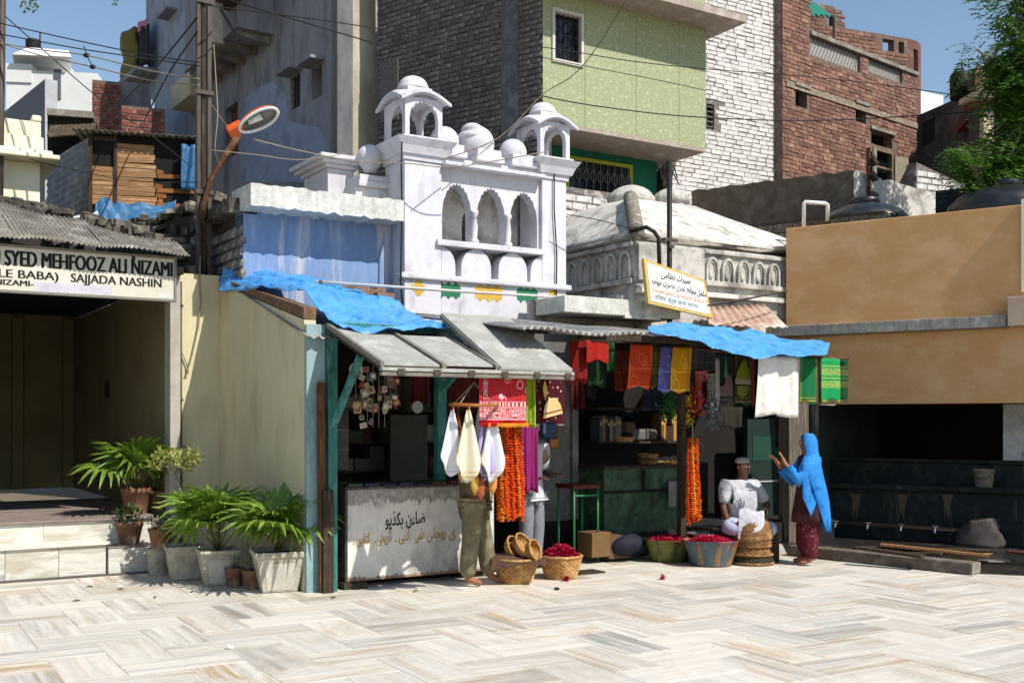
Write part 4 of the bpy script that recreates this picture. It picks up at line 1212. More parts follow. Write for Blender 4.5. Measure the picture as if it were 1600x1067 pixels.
bp2 = thing('bent_conduit', 'thin bent black conduit rising beside the Urdu signboard', 'pipe', F, F.S(1030,.95), .95)
MB(F).path([F.q(1031,440,.95),F.q(1029,372,.95),F.q(1022,362,.97),F.q(1010,355,1.0),F.q(985,362,1.3)], .028, 8).build('pipe', M1('black_iron', (44,42,42)), bp2, smooth=True)

# ------------------------------------------------------------------ cloth and flower shop (second shop)
sh = thing('cloth_shop', 'dark open-fronted cloth and flower shop under corrugated sheets', 'shop', F, 5.0, 1.2)
sL2, sR2 = F.S(899,1.0), F.S(1262,1.1)
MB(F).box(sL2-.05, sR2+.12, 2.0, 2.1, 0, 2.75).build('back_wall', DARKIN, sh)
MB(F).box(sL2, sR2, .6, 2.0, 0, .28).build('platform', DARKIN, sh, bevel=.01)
MB(F).box(sR2, sR2+.12, 1.0, 2.0, 0, 2.3).build('side_wall', surf('drab_plaster', [h((112,104,92)), h((88,82,72)), h((132,124,112))], scale=2, rough=.95, bump=.2, stain=h((54,50,46)), stainamt=.7), sh)
def fn(u, v):
    s0_, s1_ = F.S(812,-1.1), F.S(1026,-1.1)
    d = -1.1 + 2.73*v
    return (s0_+(s1_-s0_)*u, d, F.Z(519, (s0_+s1_)/2, -1.1) + .13*(d+1.1) + .02*math.sin(u*9))
def fn2(u, v):
    s0_, s1_ = F.S(1022,-.45), F.S(1196,-.45)
    d = -.45 + 2.1*v
    return (s0_+(s1_-s0_)*u, d, F.Z(519, F.S(950,-1.1), -1.1)-.02 + .13*(d+1.1) + .015*math.sin(u*7))
corrugated(MB(F), fn, 160, 5, .016, 22).build('roof_sheet', TIN, sh, smooth=True, solid=.006)
corrugated(MB(F), fn2, 150, 5, .016, 24).build('roof_sheet', TIND, sh, smooth=True, solid=.006)
for d_ in (-.25, .9):
    MB(F).box(F.S(850,.5), F.S(1190,d_), d_, d_+.07, F.Z(519,(F.S(930,-1.1)),-1.1)+.13*(d_+1.1)-.11, F.Z(519,(F.S(930,-1.1)),-1.1)+.13*(d_+1.1)-.035).build('purlin', OLDW, sh)
sPo = F.S(1068, .0)
MB(F).box(sPo-.04, sPo+.04, .0, .08, 0, 2.7).build('post', OLDW, sh, bevel=.005)
sP2 = F.S(1264, .35)
MB(F).box(sP2-.22, sP2+.16, .5, .7, 0, 2.6).build('plank_pillar', surf('weathered_plank', [h((110,100,86)), h((82,74,64)), h((134,124,108))], scale=4, stretch=(9,9,.5), rough=.9, bump=.35), sh, bevel=.006)
# peach-painted sheets leaning behind, right of the sign
ls = thing('leaning_sheet', 'rust-stained pinkish roof sheet sloping down below the tomb frieze', 'roof sheet', F, F.S(1160,.9), .9, 2.9)
c4 = [F.q(1108,508,.5), F.q(1232,512,.5), F.q(1195,476,1.35), F.q(1100,480,1.35)]
MB(F).grid(lambda u,v: tuple(c4[0].lerp(c4[1],u).lerp(c4[3].lerp(c4[2],u),v)+Vector((0,0,.012*math.sin(u*60)))), 60, 4).build('sheet', surf('pinkish_rust', [h((190,160,144)), h((160,126,108)), h((206,196,184))], scale=3, stretch=(1,.3,1), rough=.9, bump=.2), ls, smooth=True, solid=.006)
# blue tarp over the second roof
drape('tarpaulin', 'sagging blue tarpaulin over the eave of the cloth shop',
      [(1012,512,-.5),(1050,505,-.35),(1090,509,-.35),(1140,514,-.35),(1190,520,-.4),(1240,530,-.5),(1297,537,-.7)],
      [(1014,520,-1.12),(1060,526,-1.14),(1100,537,-1.16),(1130,549,-1.18),(1180,558,-1.2),(1240,556,-1.2),(1292,554,-1.2)], TARP, wr=.03, seed=8)

# ------------------------------------------------------------------ tan building on the right
T = at(1228, 16.0, -34.0)
TANM = surf('tan_plaster', [h((212,166,116)), h((202,154,102)), h((218,176,128))], scale=1.1, stretch=(.6,1,1.2), rough=.95, bump=.12, bscale=70, fine=.10, stain=h((220,188,148)), stainamt=.45, stainpos=(.48,.66), stainscale=(1.1,1.1,1.6))
tn = thing('tan_building', 'tan plastered building with a grey ledge and a dark washing bay below', 'building', T, 3, 1)
sE1 = T.S(1597, 0)
ztop = T.Z(357, 0, 0); zl1 = T.Z(503, 1.5, 0); zl0 = zl1-.15; zb = T.Z(631, 1.5, 0)
MB(T).box(0, sE1+3, 0, .3, zl1-.02, ztop).build('upper_wall', TANM, tn, bevel=.01)
MB(T).box(.02, sE1+3, .3, 4.0, ztop-.25, ztop-.12).build('roof_slab', CONC, tn)
MB(T).box(-.005, .3, .3, 3.5, zl1-.02, ztop-.02).build('return_wall', TANM, tn)
sLd = T.S(1172, -.14)
LEDG2 = surf('grey_ledge', [h((168,164,156)), h((146,142,134)), h((184,180,172))], scale=5, rough=.95, bump=.25, stain=h((84,78,70)), stainamt=.7, stainpos=(.5,.66), stainscale=(5,5,1))
MB(T).box(sLd, T.S(1572,-.2), -.2, .12, zl0, zl1).build('ledge', LEDG2, tn, bevel=.008)
MB(T).box(T.S(1574,-.3), sE1+3, -.3, .1, zl0-.005, T.Z(463, T.S(1588,-.3), -.3)).build('corner_block', M1('pinkish_render', (196,172,146), fine=.06), tn, bevel=.008)
MB(T).box(-.35, sE1+3, .012, .3, zb, zl0-.001).build('lower_wall', TANM, tn, bevel=.01)
MB(T).box(sE1+.0, sE1+.5, -.06, -.004, zl1+.3, ztop+.06).build('edge_strip', CREAM_L, tn)
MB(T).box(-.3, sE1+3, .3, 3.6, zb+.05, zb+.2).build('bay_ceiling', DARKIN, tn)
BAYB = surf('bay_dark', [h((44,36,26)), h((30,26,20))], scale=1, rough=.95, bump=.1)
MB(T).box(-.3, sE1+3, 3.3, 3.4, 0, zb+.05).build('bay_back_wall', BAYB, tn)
sq = T.S(1284, .35)
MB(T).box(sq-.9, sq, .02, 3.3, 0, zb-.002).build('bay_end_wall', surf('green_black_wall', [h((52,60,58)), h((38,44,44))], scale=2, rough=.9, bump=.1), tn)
sw0, sw1 = T.S(1567, .78), T.S(1640, .78)
MB(T).box(sw0, sw1, .78, 1.15, T.Z(722,1.5,.75)+.002, zb-.003).build('pillar', surf('flaking_whitewash', [h((176,174,168)), h((196,194,188)), h((158,154,148))], scale=3, rough=.95, bump=.25, stain=h((82,76,70)), stainamt=.75, stainpos=(.55,.68), stainscale=(3,3,1.6)), tn, bevel=.008)
# washing troughs: stepped dark green blocks
TRO = surf('dark_green_cement', [h((42,46,42)), h((30,34,32)), h((54,57,53))], scale=3, rough=.75, bump=.2, stain=h((104,96,76)), stainamt=.55, stainpos=(.56,.7), stainscale=(3,3,.5))
tr = thing('washing_trough', 'long dark stained cement washing trough with ledges under the tan building', 'trough', T, 1.5, .8)
MB(T).box(sq+.002, sE1+2.5, .75, 3.2, 0, T.Z(722,1.5,.75)).build('upper_tier', TRO, tr, bevel=.02)
MB(T).box(sq+.002, sE1+2.5, .72, .9, T.Z(722,1.5,.75)+.001, T.Z(716,1.5,.75)).build('upper_rim', TRO, tr, bevel=.01)
MB(T).box(sq+.002, T.S(1600,-.05), .1, .749, 0, T.Z(765,1.5,.1)).build('lower_tier', TRO, tr, bevel=.02)
MB(T).box(sq+.002, T.S(1600,-.05), .04, .2, T.Z(765,1.5,.1)+.001, T.Z(757,1.5,.1)).build('lower_rim', TRO, tr, bevel=.012, jitter=.006)
for px in (1337, 1410, 1480):
    s = T.S(px, .098); z1 = T.Z(772, s, .1)
    m = MB(T); m.prism([(s-.07,z1),(s-.04,z1-.12),(s-.035,z1-.32),(s-.01,z1-.2),(s+.02,z1-.36),(s+.04,z1-.15),(s+.08,z1)], .094, .099).build('stain', surf('rust_stain', [h((104,90,66)), h((84,72,54))], scale=9, rough=.9, bump=.1), tr)
MB(T).path([(sq+.05,-.1,T.Z(820,1.5,-.1)),(T.S(1500,-.1),-.1,T.Z(820,1.5,-.1)-.02)], .03, 8).build('water_pipe', surf('brown_pipe', [h((84,72,60)), h((64,54,46))], rough=.6), tr, smooth=True)
for i, px in enumerate((1308, 1358, 1410, 1463)):
    s = T.S(px, -.12); z = T.Z(820, 1.5, -.1)-.02
    m = MB(T); m.path([(s,-.1,z),(s,-.2,z+.01),(s,-.22,z-.04)], .013, 8); m.box(s-.035, s+.035, -.17, -.155, z+.035, z+.05); m.path([(s,-.16,z),(s,-.16,z+.04)], .008, 6)
    m.build('tap', surf('chrome', [h((210,210,212)), h((180,180,184))], rough=.25, bump=0, metal=.8), tr, smooth=False)
kb = thing('long_kerb', 'long low stone kerb lying between the paving and the washing bay', 'kerb', WORLD, 4.2, 12.7)
KF = Frame(3.42, 13.50, math.degrees(math.atan2(11.80-13.50, 4.98-3.42)))
kl = math.hypot(11.80-13.50, 4.98-3.42)
MB(KF).box(0, kl, 0, .22, 0, .13).build('bar', surf('kerb_stone', [h((116,104,92)), h((94,84,74)), h((134,124,110))], scale=4, rough=.9, bump=.2), kb, bevel=.01)
MB(KF).box(kl+.002, kl+.008, .01, .21, .01, .125).build('whitewashed_end', CONC, kb)
bf = thing('wash_bay_floor', 'wet dark sunken floor of the washing bay', 'floor', T, 1, -1); 
setp(bf, kind='structure')
del bf['category']
MB().slab([(3.45,13.6),(5.05,11.95),(9.5,10.2),(12,13),(6,18),(4.0,16.5)], -.02, .012).build('slab', surf('wet_cement', [h((46,42,38)), h((32,30,28)), h((66,60,54))], scale=2, rough=.35, bump=.1, spec=.5), bf)
# ------------------------------------------------------------------ background: green building with brick side
GB = at(848, 17.0, 32.0)
BWL = 3.55
bwo = (GB.o[0]-.80*BWL, GB.o[1]+.594*BWL)
BW = Frame(bwo[0], bwo[1], math.degrees(math.atan2(-.594, .80)))
GREENW = surf('lime_green_stucco', [h((168,173,138)), h((148,154,118)), h((184,188,158))], scale=14, rough=.9, bump=.35, bscale=30, fine=.16)
DGREEN = surf('deep_green_paint', [h((30,112,84)), h((24,94,70))], scale=3, rough=.75, bump=.08)
PINKC = surf('pinkish_concrete', [h((176,160,150)), h((156,142,132)), h((188,174,164))], scale=4, rough=.95, bump=.2)
GMORT = surf('grey_joint', [h((84,78,74)), h((66,62,58))], scale=6, rough=1, bump=.3)
DBR = surf('grey_brick', [h((112,106,102)), h((96,90,86)), h((126,120,114))], scale=8, rough=.95, bump=.4, fine=.15, attr='rnd', attramt=.28)
GRILLE = surf('black_grille', [h((38,38,42)), h((28,28,30))], rough=.5, bump=0)
gb = thing('green_building', 'lime-green upper storey jutting out over a dark green wall, with grey brick side', 'building', GB, 1.7, .5)
sGR = GB.S(1103, 0)
zB = GB.Z(188, 0, 0); zTop = 12.2
wx0, wx1 = GB.S(862,0), GB.S(911,0)
wz1, wz0 = GB.Z(12, wx0, 0), GB.Z(96, wx0, 0)
# stucco front in jointed panels around the window
joints = [0.0] + [GB.S(px,0) for px in (914, 994, 1061)] + [sGR]
for i, (a, b) in enumerate(zip(joints[:-1], joints[1:])):
    if i == 0:
        MB(GB).box(a+.004, wx0, 0, .2, zB, zTop).build('stucco_panel', GREENW, gb)
        MB(GB).box(wx0+.001, wx1-.001, 0, .2, zB, wz0-.001).build('stucco_panel', GREENW, gb)
        MB(GB).box(wx0+.001, wx1-.001, 0, .2, wz1+.001, zTop).build('stucco_panel', GREENW, gb)
        MB(GB).box(wx1, b-.004, 0, .2, zB, zTop).build('stucco_panel', GREENW, gb)
    else:
        MB(GB).box(a+.004, b-.004, 0, .2, zB, zTop).build('stucco_panel', GREENW, gb)
MB(GB).box(.03, sGR-.02, .02, .22, zB+.01, zTop).build('core', M1('joint_green', (96,112,70)), gb) if False else None
MB(GB).box(.0, sGR, .2, 3.2, zB+.02, zTop).build('block', PWM, gb)
MB(GB).box(.0, sGR, .0, 1.4, zB-.06, zB-.001).build('soffit', PINKC, gb)
wd = MB(GB)
t = .05
for a, b, c, e in ((wx0,wx1,wz0,wz0+t),(wx0,wx1,wz1-t,wz1),(wx0,wx0+t,wz0+t,wz1-t),(wx1-t,wx1,wz0+t,wz1-t)): wd.box(a+.001, b-.001, -.03, .1, c, e)
win = wd.build('window', M1('pale_frame', (206,200,192), bump=.03), gb)
MB(GB).box(wx0+t, wx1-t, .12, .16, wz0+t, wz1-t).build('pane', surf('dark_glass', [h((26,28,34)), h((18,20,24))], rough=.15, bump=0, spec=.5), win)
g = MB(GB)
for i in range(6):
    x = wx0+t+.02+(wx1-wx0-2*t-.04)*i/5
    g.path([(x,.05,wz0+t),(x,.05,wz1-t)], .012, 5)
for k_ in range(3):
    for j in range(2):
        c = (wx0+t+(wx1-wx0-2*t)*(.28+.44*j), .045, wz0+t+(wz1-wz0-2*t)*(.2+.3*k_))
        g.path([(c[0]+.09*math.cos(q), c[1], c[2]+.09*math.sin(q)) for q in [2*math.pi*i/12 for i in range(13)]], .01, 4)
g.build('grille', GRILLE, win)
# roof overhang slab
zo = GB.Z(34, GB.S(1148,-.55), -.55)
MB(GB).hexa([(-.3,-.62,zo),(sGR+.36,-.62,zo),(sGR+.36,3,zo),(-.3,3,zo),(-.3,-.62,zo+.12),(sGR+.36,-.62,zo+.12),(sGR+.36,3,zo+.12),(-.3,3,zo+.12)]).build('roof_overhang', PINKC, gb)
# recessed dark green wall below with yellow-framed grille window
dG = 1.0
sg0, sg1 = GB.S(836, dG), GB.S(1026, dG)
MB(GB).box(sg0, sg1, dG, dG+.3, 3.0, zB-.06).build('lower_wall', DGREEN, gb)
gx0, gx1 = GB.S(884, dG), GB.S(987, dG)
gz1, gz0 = GB.Z(243, gx0, dG), GB.Z(312, gx0, dG)
wf = MB(GB)
YG = M1('yellow_green_frame', (176,180,56), bump=.03)
for a, b, c, e in ((gx0,gx1,gz1-.06,gz1),(gx0,gx0+.06,gz0,gz1-.061),(gx1-.06,gx1,gz0,gz1-.061)): wf.box(a, b, dG-.03, dG-.002, c, e)
wf = wf.build('window', YG, gb)
MB(GB).box(gx0+.06, gx1-.06, dG-.012, dG-.003, gz0, gz1-.06).build('pane', surf('dark_glass', [h((26,28,34))]), wf)
g = MB(GB)
n = 9
for i in range(n):
    x = gx0+.1+(gx1-gx0-.2)*i/(n-1)
    g.path([(x,dG-.03,gz0),(x,dG-.03,gz1-.06)], .011, 5)
    g.path([(x+.055*math.cos(q), dG-.035, gz1-.3+.10*math.sin(q)) for q in [2*math.pi*j/10 for j in range(11)]], .013, 4)
g.build('grille', surf('pale_grille', [h((120,120,116)), h((96,96,92))], rough=.6, bump=0), wf)
# grey brick side wall with concrete column
colx = BW.S(797, 0)
brick_wall(gb, BW, 0.0, colx-.17, 4.5, zTop, 0, DBR, GMORT, L=.24, Hh=.075, gap=.012, budget=210, rough=.012, view=(590,850,0,300), key='grey_side', wallname='side_wall')
brick_wall(gb, BW, colx+.17, BWL-.02, 4.5, zTop, 0, DBR, GMORT, L=.24, Hh=.075, gap=.012, budget=85, rough=.012, view=(590,850,0,300), key='grey_side', wallname='side_wall')
MB(BW).box(colx-.17, colx+.17, -.015, .25, 4.5, zTop).build('concrete_column', surf('blue_grey_concrete', [h((112,110,112)), h((92,90,92)), h((128,126,128))], scale=4, rough=.95, bump=.25), gb)
MB(BW).box(BW.S(594,-.03), BW.S(622,-.03), -.04, -.02, BW.Z(195,0,0), BW.Z(103,0,0)).build('mesh_panel', surf('mesh_grey', [h((110,106,104)), h((84,80,78))], scale=30, rough=.8), gb)
# whitewashed brick house
WB = at(1050, 19.4, 32.0)
wb = thing('white_brick_house', 'tall whitewashed bare-brick house wall beside the green building', 'house', WB, 1.0, 0)
sw1 = WB.S(1221, 0)
def wbh(pa, pb, ya, yb): 
    s0_, s1_ = WB.S(pa,0), WB.S(pb,0); m_ = (s0_+s1_)/2
    return (s0_, s1_, WB.Z(yb,m_,0), WB.Z(ya,m_,0))
hole1 = wbh(1104, 1116, 163, 202)
brick_wall(wb, WB, 0, sw1, 5.4, 13.0, 0, BRW, WMORT, L=.235, Hh=.072, gap=.010, holes=[hole1], budget=298, rough=.010, view=(1050,1225,0,300), key='white_house')
MB(WB).box(hole1[0], hole1[1], .1, .14, hole1[2], hole1[3]).build('window', GRILLE, wb)
g = MB(WB)
for i in range(5):
    z = hole1[2]+(hole1[3]-hole1[2])*(i+.5)/5
    g.path([(hole1[0],.03,z),(hole1[1],.03,z)], .015, 4)
g.build('window_bars', surf('bars', [h((120,112,104))], bump=0), wb)
# red brick building
RB = at(1222, 20.6, 40.0)
RED = surf('red_brick', [h((144,110,96)), h((122,88,76)), h((162,130,114))], scale=5, rough=.95, bump=.35, fine=.15, attr='rnd', attramt=.34, stain=h((166,136,96)), stainamt=.6, stainpos=(.55,.72), stainscale=(.9,.9,.9))
REDM = surf('red_mortar', [h((128,108,98)), h((104,86,78)), h((146,128,116))], scale=6, rough=1, bump=.3)
rb = thing('red_brick_building', 'weathered red brick building with mesh panels and small dark windows', 'building', RB, 2, 0)
sr1 = RB.S(1432, 0)
def rh(pa, pb, ya, yb, d=0):
    s0_, s1_ = RB.S(pa,d), RB.S(pb,d); m_ = (s0_+s1_)/2
    return (s0_, s1_, RB.Z(yb,m_,d), RB.Z(ya,m_,d))
h1, h2, h3, h4 = rh(1243,1261,138,168), rh(1337,1353,165,192), rh(1361,1394,208,229), rh(1366,1394,235,285)
pA, pB = rh(1266,1344,66,100), rh(1357,1410,98,122)
sstep = RB.S(1265,0); ztA = 14.0; ztB = RB.Z(56, sstep, 0)
brick_wall(rb, RB, 0, sr1, 5.6, ztA, 0, RED, REDM, L=.23, Hh=.07, gap=.010, holes=[h1,h2,h3,h4,pA,pB], budget=298, rough=.012, view=(1222,1435,0,290), key='red_wall', top=lambda s: ztA if s < sstep-.02 else ztB)
for hh, nm in ((h1,'window'),(h2,'window'),(h3,'window')):
    MB(RB).box(hh[0], hh[1], .2, .24, hh[2], hh[3]).build(nm, DARKIN, rb)
    MB(RB).box(hh[0]-.06, hh[1]+.06, -.06, .05, hh[3]+.002, hh[3]+.07).build('lintel', CONC, rb, bevel=.006)
MESHM = surf('mesh_screen', [h((168,164,156)), h((140,136,130)), h((186,182,176))], scale=40, rough=.8, bump=.2)
for hh in (pA, pB):
    MB(RB).box(hh[0], hh[1], .06, .09, hh[2], hh[3]).build('mesh_panel', MESHM, rb)
    g = MB(RB)
    nb = 16
    for i in range(nb):
        x = hh[0]+(hh[1]-hh[0])*i/nb
        g.beam((x, .05, hh[2]+.01), (min(hh[1],x+.25), .05, hh[3]-.01), .018, .012, (0,1,0))
    g.build('mesh_bars', surf('mesh_bar', [h((120,116,110))], bump=0), rb)['kind'] = 'stuff'
MB(RB).box(sstep, sr1+.05, -.05, .25, ztB+.005, ztB+.09).build('coping', CONC, rb, bevel=.01, jitter=.01)
MB(RB).box(.3, sr1, -.02, -.001-.016, RB.Z(112,sstep,0)-1.25, RB.Z(112,sstep,0)-1.12).build('concrete_band', CONC, rb) if False else None
zb_ = RB.Z(130, RB.S(1240,0), 0)
g = MB(RB)
g.box(.1, sr1, -.034, -.02, zb_-.12, zb_)
g.build('concrete_band', surf('patchy_cement', [h((160,146,128)), h((128,112,96)), h((176,166,150))], scale=7, rough=1, bump=.3), rb, jitter=.01)
# big lower window with open shutters
wf = MB(RB)
for a, b, c, e in ((h4[0],h4[1],h4[3]-.05,h4[3]),(h4[0],h4[0]+.05,h4[2],h4[3]-.051),(h4[1]-.05,h4[1],h4[2],h4[3]-.051),(h4[0]+.051,h4[1]-.051,h4[2]+(h4[3]-h4[2])*.4,h4[2]+(h4[3]-h4[2])*.46)): wf.box(a, b, -.03, .03, c, e)
wf = wf.build('window', M1('old_window_wood', (128,112,92)), rb)
MB(RB).box(h4[0]+.05, h4[1]-.05, .1, .13, h4[2], h4[3]-.05).build('pane', surf('dark_glass', [h((26,28,34))]), wf)
SHT = M1('grey_shutter', (150,140,122), bump=.15)
MB(RB).beam((h4[1]+.01,-.05,(h4[2]+h4[3])/2-.05),(h4[1]+.42,-.12,(h4[2]+h4[3])/2-.05),.04,(h4[3]-h4[2])*.9).build('shutter', SHT, rb, bevel=.005)
MB(RB).beam((h4[0]-.02,-.05,(h4[2]+h4[3])/2),(h4[0]-.28,-.15,(h4[2]+h4[3])/2),.04,(h4[3]-h4[2])*.9).build('shutter', SHT, rb, bevel=.005)
MB(RB).box(.01, sr1-.02, .27, 5, 5.6, ztB-.1).build('block', REDM, rb)
# upper curved red parapet set back on its roof
up = thing('curved_brick_parapet', 'set-back red brick roof parapet with square openings, curving at its end', 'parapet', RB, 2.5, 3)
UP = Frame(*(RB.P(.6, 2.6)[:2]), 22.0)
def uq(px, py, d=0): return UP.q(px, py, d)
ua = UP.S(1262,0); ub = UP.S(1395,0)
z0u = ztB-.4
ztl = UP.Z(38, UP.S(1300,0), 0); ztm = UP.Z(52, UP.S(1330,0), 0)
s318 = UP.S(1316,0)
uh = []
for pa, pb, ya, yb in ((1294,1304,24,42),(1379,1397,62,80),(1404,1413,66,84)):
    m_ = UP.S((pa+pb)/2,0); uh.append((UP.S(pa,0), UP.S(pb,0), UP.Z(yb,m_,0), UP.Z(ya,m_,0)))
ue = UP.S(1418,0)
zcurve = lambda s: UP.Z(10, UP.S(1300,0), 0) if s < s318 else UP.Z(46, UP.S(1330,0), 0)
brick_wall(up, UP, ua, ue, z0u, zcurve(ua), 0, RED, REDM, L=.23, Hh=.07, gap=.014, holes=uh, budget=150, view=(1262,1440,0,140), key='red_up', top=zcurve, thick=.2)
# curved end as bricks on an arc
rgc = random.Random(4)
arc = [UP.P(ue + .9*math.sin(t), .9*(1-math.cos(t))) for t in [i*math.pi/2/7 for i in range(8)]]
for i in range(7):
    a, b = arc[i], arc[i+1]
    FF = Frame(a.x, a.y, math.degrees(math.atan2(b.y-a.y, b.x-a.x)))
    l = (b-a).length
    zt_c = UP.Z(46, UP.S(1330,0), 0)
    if i in (1, 4):
        MB(FF).box(0, l, 0, .2, 5.6, zt_c-.75).build('wall', RED, up); MB(FF).box(0, l, 0, .2, zt_c-.2, zt_c).build('wall', RED, up)
    else:
        MB(FF).box(0, l, 0, .2, 5.6, zt_c).build('wall', RED, up)
ga = thing('green_awning_sheet', 'small dark green sheet awning on the roof of the red brick building', 'awning', RB, sstep, 1.0, ztB+.8)
c4 = [RB.q(1226,-6,.6), RB.q(1264,24,.2), RB.q(1303,27,1.2), RB.q(1262,-2,1.6)]
MB(RB).grid(lambda u,v: tuple(c4[0].lerp(c4[1],u).lerp(c4[3].lerp(c4[2],u),v)+Vector((0,0,.03*math.sin(v*30)))), 8, 40).build('sheet', M1('dark_green_sheet', (24,110,92)), ga, smooth=True, solid=.02)
MB(RB).path([c4[2], c4[2]+Vector((0,0,-1.0))], .03, 6).build('post', STEEL, ga)

# walls in front of the red building: shaded render wall and white plaster wall
MW = at(1334, 18.0, -34.0)
mw = thing('render_wall', 'rough shaded grey-brown wall with crumbling top behind the tomb', 'wall', MW, -1.5, 0)
GREYR = surf('grey_brown_render', [h((110,100,88)), h((92,82,72)), h((126,116,104))], scale=2, rough=.95, bump=.25, stain=h((60,54,48)), stainamt=.5)
sm0 = MW.S(1066, 0)
g = MB(MW)
n = 30
for i in range(n):
    a, b = sm0*(1-i/n), sm0*(1-(i+1)/n)
    za = MW.Z(266,0,0) - .0*abs(a) + .05*mnoise.noise(Vector((i*.5,2,0))); zb2 = MW.Z(266,0,0) + .05*mnoise.noise(Vector(((i+1)*.5,2,0)))
    g.hexa([(a,0,2.5),(b,0,2.5),(b,.25,2.5),(a,.25,2.5),(a,0,za),(b,0,zb2),(b,.25,zb2),(a,.25,za)])
g.build('wall', GREYR, mw, weld=True)
WP = Frame(MW.o[0], MW.o[1], 36.0)
wp = thing('white_plaster_wall', 'sunlit white plaster garden wall with grey damp patches below the red building', 'wall', WP, 1, 0)
PLW = surf('patched_plaster', [h((206,202,196)), h((190,186,178)), h((216,212,206))], scale=2, rough=.95, bump=.2, stain=h((112,106,100)), stainamt=.8, stainpos=(.52,.64), stainscale=(1.0,1.0,1.3))
sp1 = WP.S(1505, 0)
g = MB(WP)
zp0, zp1 = WP.Z(266, 0, 0), WP.Z(318, sp1, 0)
for i in range(24):
    a, b = sp1*i/24, sp1*(i+1)/24
    za, zb2 = [zp0+(zp1-zp0)*t*.8 + .05*mnoise.noise(Vector((t*14,8,0))) for t in (i/24,(i+1)/24)]
    g.hexa([(a,0,2.5),(b,0,2.5),(b,.2,2.5),(a,.2,2.5),(a,0,za),(b,0,zb2),(b,.2,zb2),(a,.2,za)])
g.build('wall', PLW, wp, weld=True)
bpipe = thing('rusty_pipe_stand', 'rusty vertical pipe with loose fittings against the white plaster wall', 'pipe', WP, .3, -.1)
pq = WP.q(1357, 330, -.1); pq2 = WP.q(1357, 232, -.1)
MB(WP).path([pq, pq2], .035, 8).build('pipe', RUST, bpipe, smooth=True)
for z_ in (.25, .55, .8):
    MB(WP).obox(pq.lerp(pq2, z_)+Vector((.06,-.05,0)), .16, .1, .08, Matrix.Rotation(z_, 3, 'Y')).build('fitting', STEEL, bpipe)
# mid brown wall strip lower behind the tomb
mw2 = thing('low_rubble_wall', 'low brown earthen wall stub at the far slope of the tomb roof', 'wall', MW, -2.5, -1)
brick_wall(mw2, Frame(*(at(1228,16.9,-34).o), -34.0), -2.2, 1.5, 3.2, at(1228,16.9,-34).Z(345,0,0), 0, STONE, MORTAR_D, L=.3, Hh=.12, gap=.02, budget=60, rough=.03, key='low_st')

# ------------------------------------------------------------------ grey-white tenement on the left
GT = at(527, 19.12, 34.0)
gt = thing('grey_tenement', 'tall stained grey-white tenement with a jutting balcony and barred windows', 'building', GT, 0, 3)
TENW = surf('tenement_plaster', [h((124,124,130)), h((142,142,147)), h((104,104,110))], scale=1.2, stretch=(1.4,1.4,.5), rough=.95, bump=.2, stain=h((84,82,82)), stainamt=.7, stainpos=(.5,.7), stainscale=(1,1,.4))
TENB = surf('pale_blue_plaster', [h((132,140,162)), h((146,154,174)), h((116,124,146))], scale=1.5, rough=.95, bump=.12, stain=h((120,116,116)), stainamt=.5, stainpos=(.55,.7))
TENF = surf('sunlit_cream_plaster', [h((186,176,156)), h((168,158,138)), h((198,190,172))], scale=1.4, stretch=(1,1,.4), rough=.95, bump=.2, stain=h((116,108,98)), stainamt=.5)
GS = Frame(GT.P(0, 11.2).x, GT.P(0, 11.2).y, 34.0-90.0)    # s runs toward the viewer along the side wall
def gs(px): return GS.S(px, 0)
Hh_ = 14.0
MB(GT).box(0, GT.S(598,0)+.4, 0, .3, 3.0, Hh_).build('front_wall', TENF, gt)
# side wall with openings
def gsh(pa, pb, ya, yb):
    a, b = gs(pa), gs(pb); m_ = (a+b)/2
    return (a, b, GS.Z(yb,m_,0), GS.Z(ya,m_,0))
wins = [gsh(454,469,118,170), gsh(487,503,104,154), gsh(263,275,27,60), gsh(352,372,165,245)]
def holed(fr, s0_, s1_, z0, z1, d, thick, holes, name, mat, parent):
    mb = MB(fr)
    xs = sorted(set([s0_, s1_] + [q for a in holes for q in a[:2]]))
    for a, b in zip(xs[:-1], xs[1:]):
        m_ = (a+b)/2; zs = [z0]
        for hh in sorted([q for q in holes if q[0] <= m_ <= q[1]], key=lambda q: q[2]): zs += [hh[2], hh[3]]
        zs.append(z1)
        for i in range(0, len(zs), 2): mb.box(a, b, d, d+thick, zs[i], zs[i+1])
    return mb.build(name, mat, parent, weld=True)
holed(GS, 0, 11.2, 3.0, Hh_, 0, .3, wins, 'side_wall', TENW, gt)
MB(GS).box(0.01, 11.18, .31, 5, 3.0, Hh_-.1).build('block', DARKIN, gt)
for hh in wins[:3]:
    MB(GS).box(hh[0], hh[1], .2, .23, hh[2], hh[3]).build('window', DARKIN, gt)
    MB(GS).box(hh[0]-.08, hh[1]+.12, -.28, -.001, hh[3]+.02, hh[3]+.08).build('window_hood', TENW, gt, bevel=.01)
g = MB(GS)
for i in range(5):
    z = wins[0][2]+(wins[0][3]-wins[0][2])*(i+.5)/5
    g.path([(wins[0][0],.06,z),(wins[0][1],.06,z)], .015, 4)
for i in range(3):
    x = wins[0][0]+(wins[0][1]-wins[0][0])*(i+.5)/3
    g.path([(x,.06,wins[0][2]),(x,.06,wins[0][3])], .015, 4)
g.build('window_bars', GRILLE, gt)
hh = wins[3]
MB(GS).box(hh[0], hh[1], .15, .2, hh[2], hh[3]).build('door', M1('red_brown_door', (104,62,46)), gt)
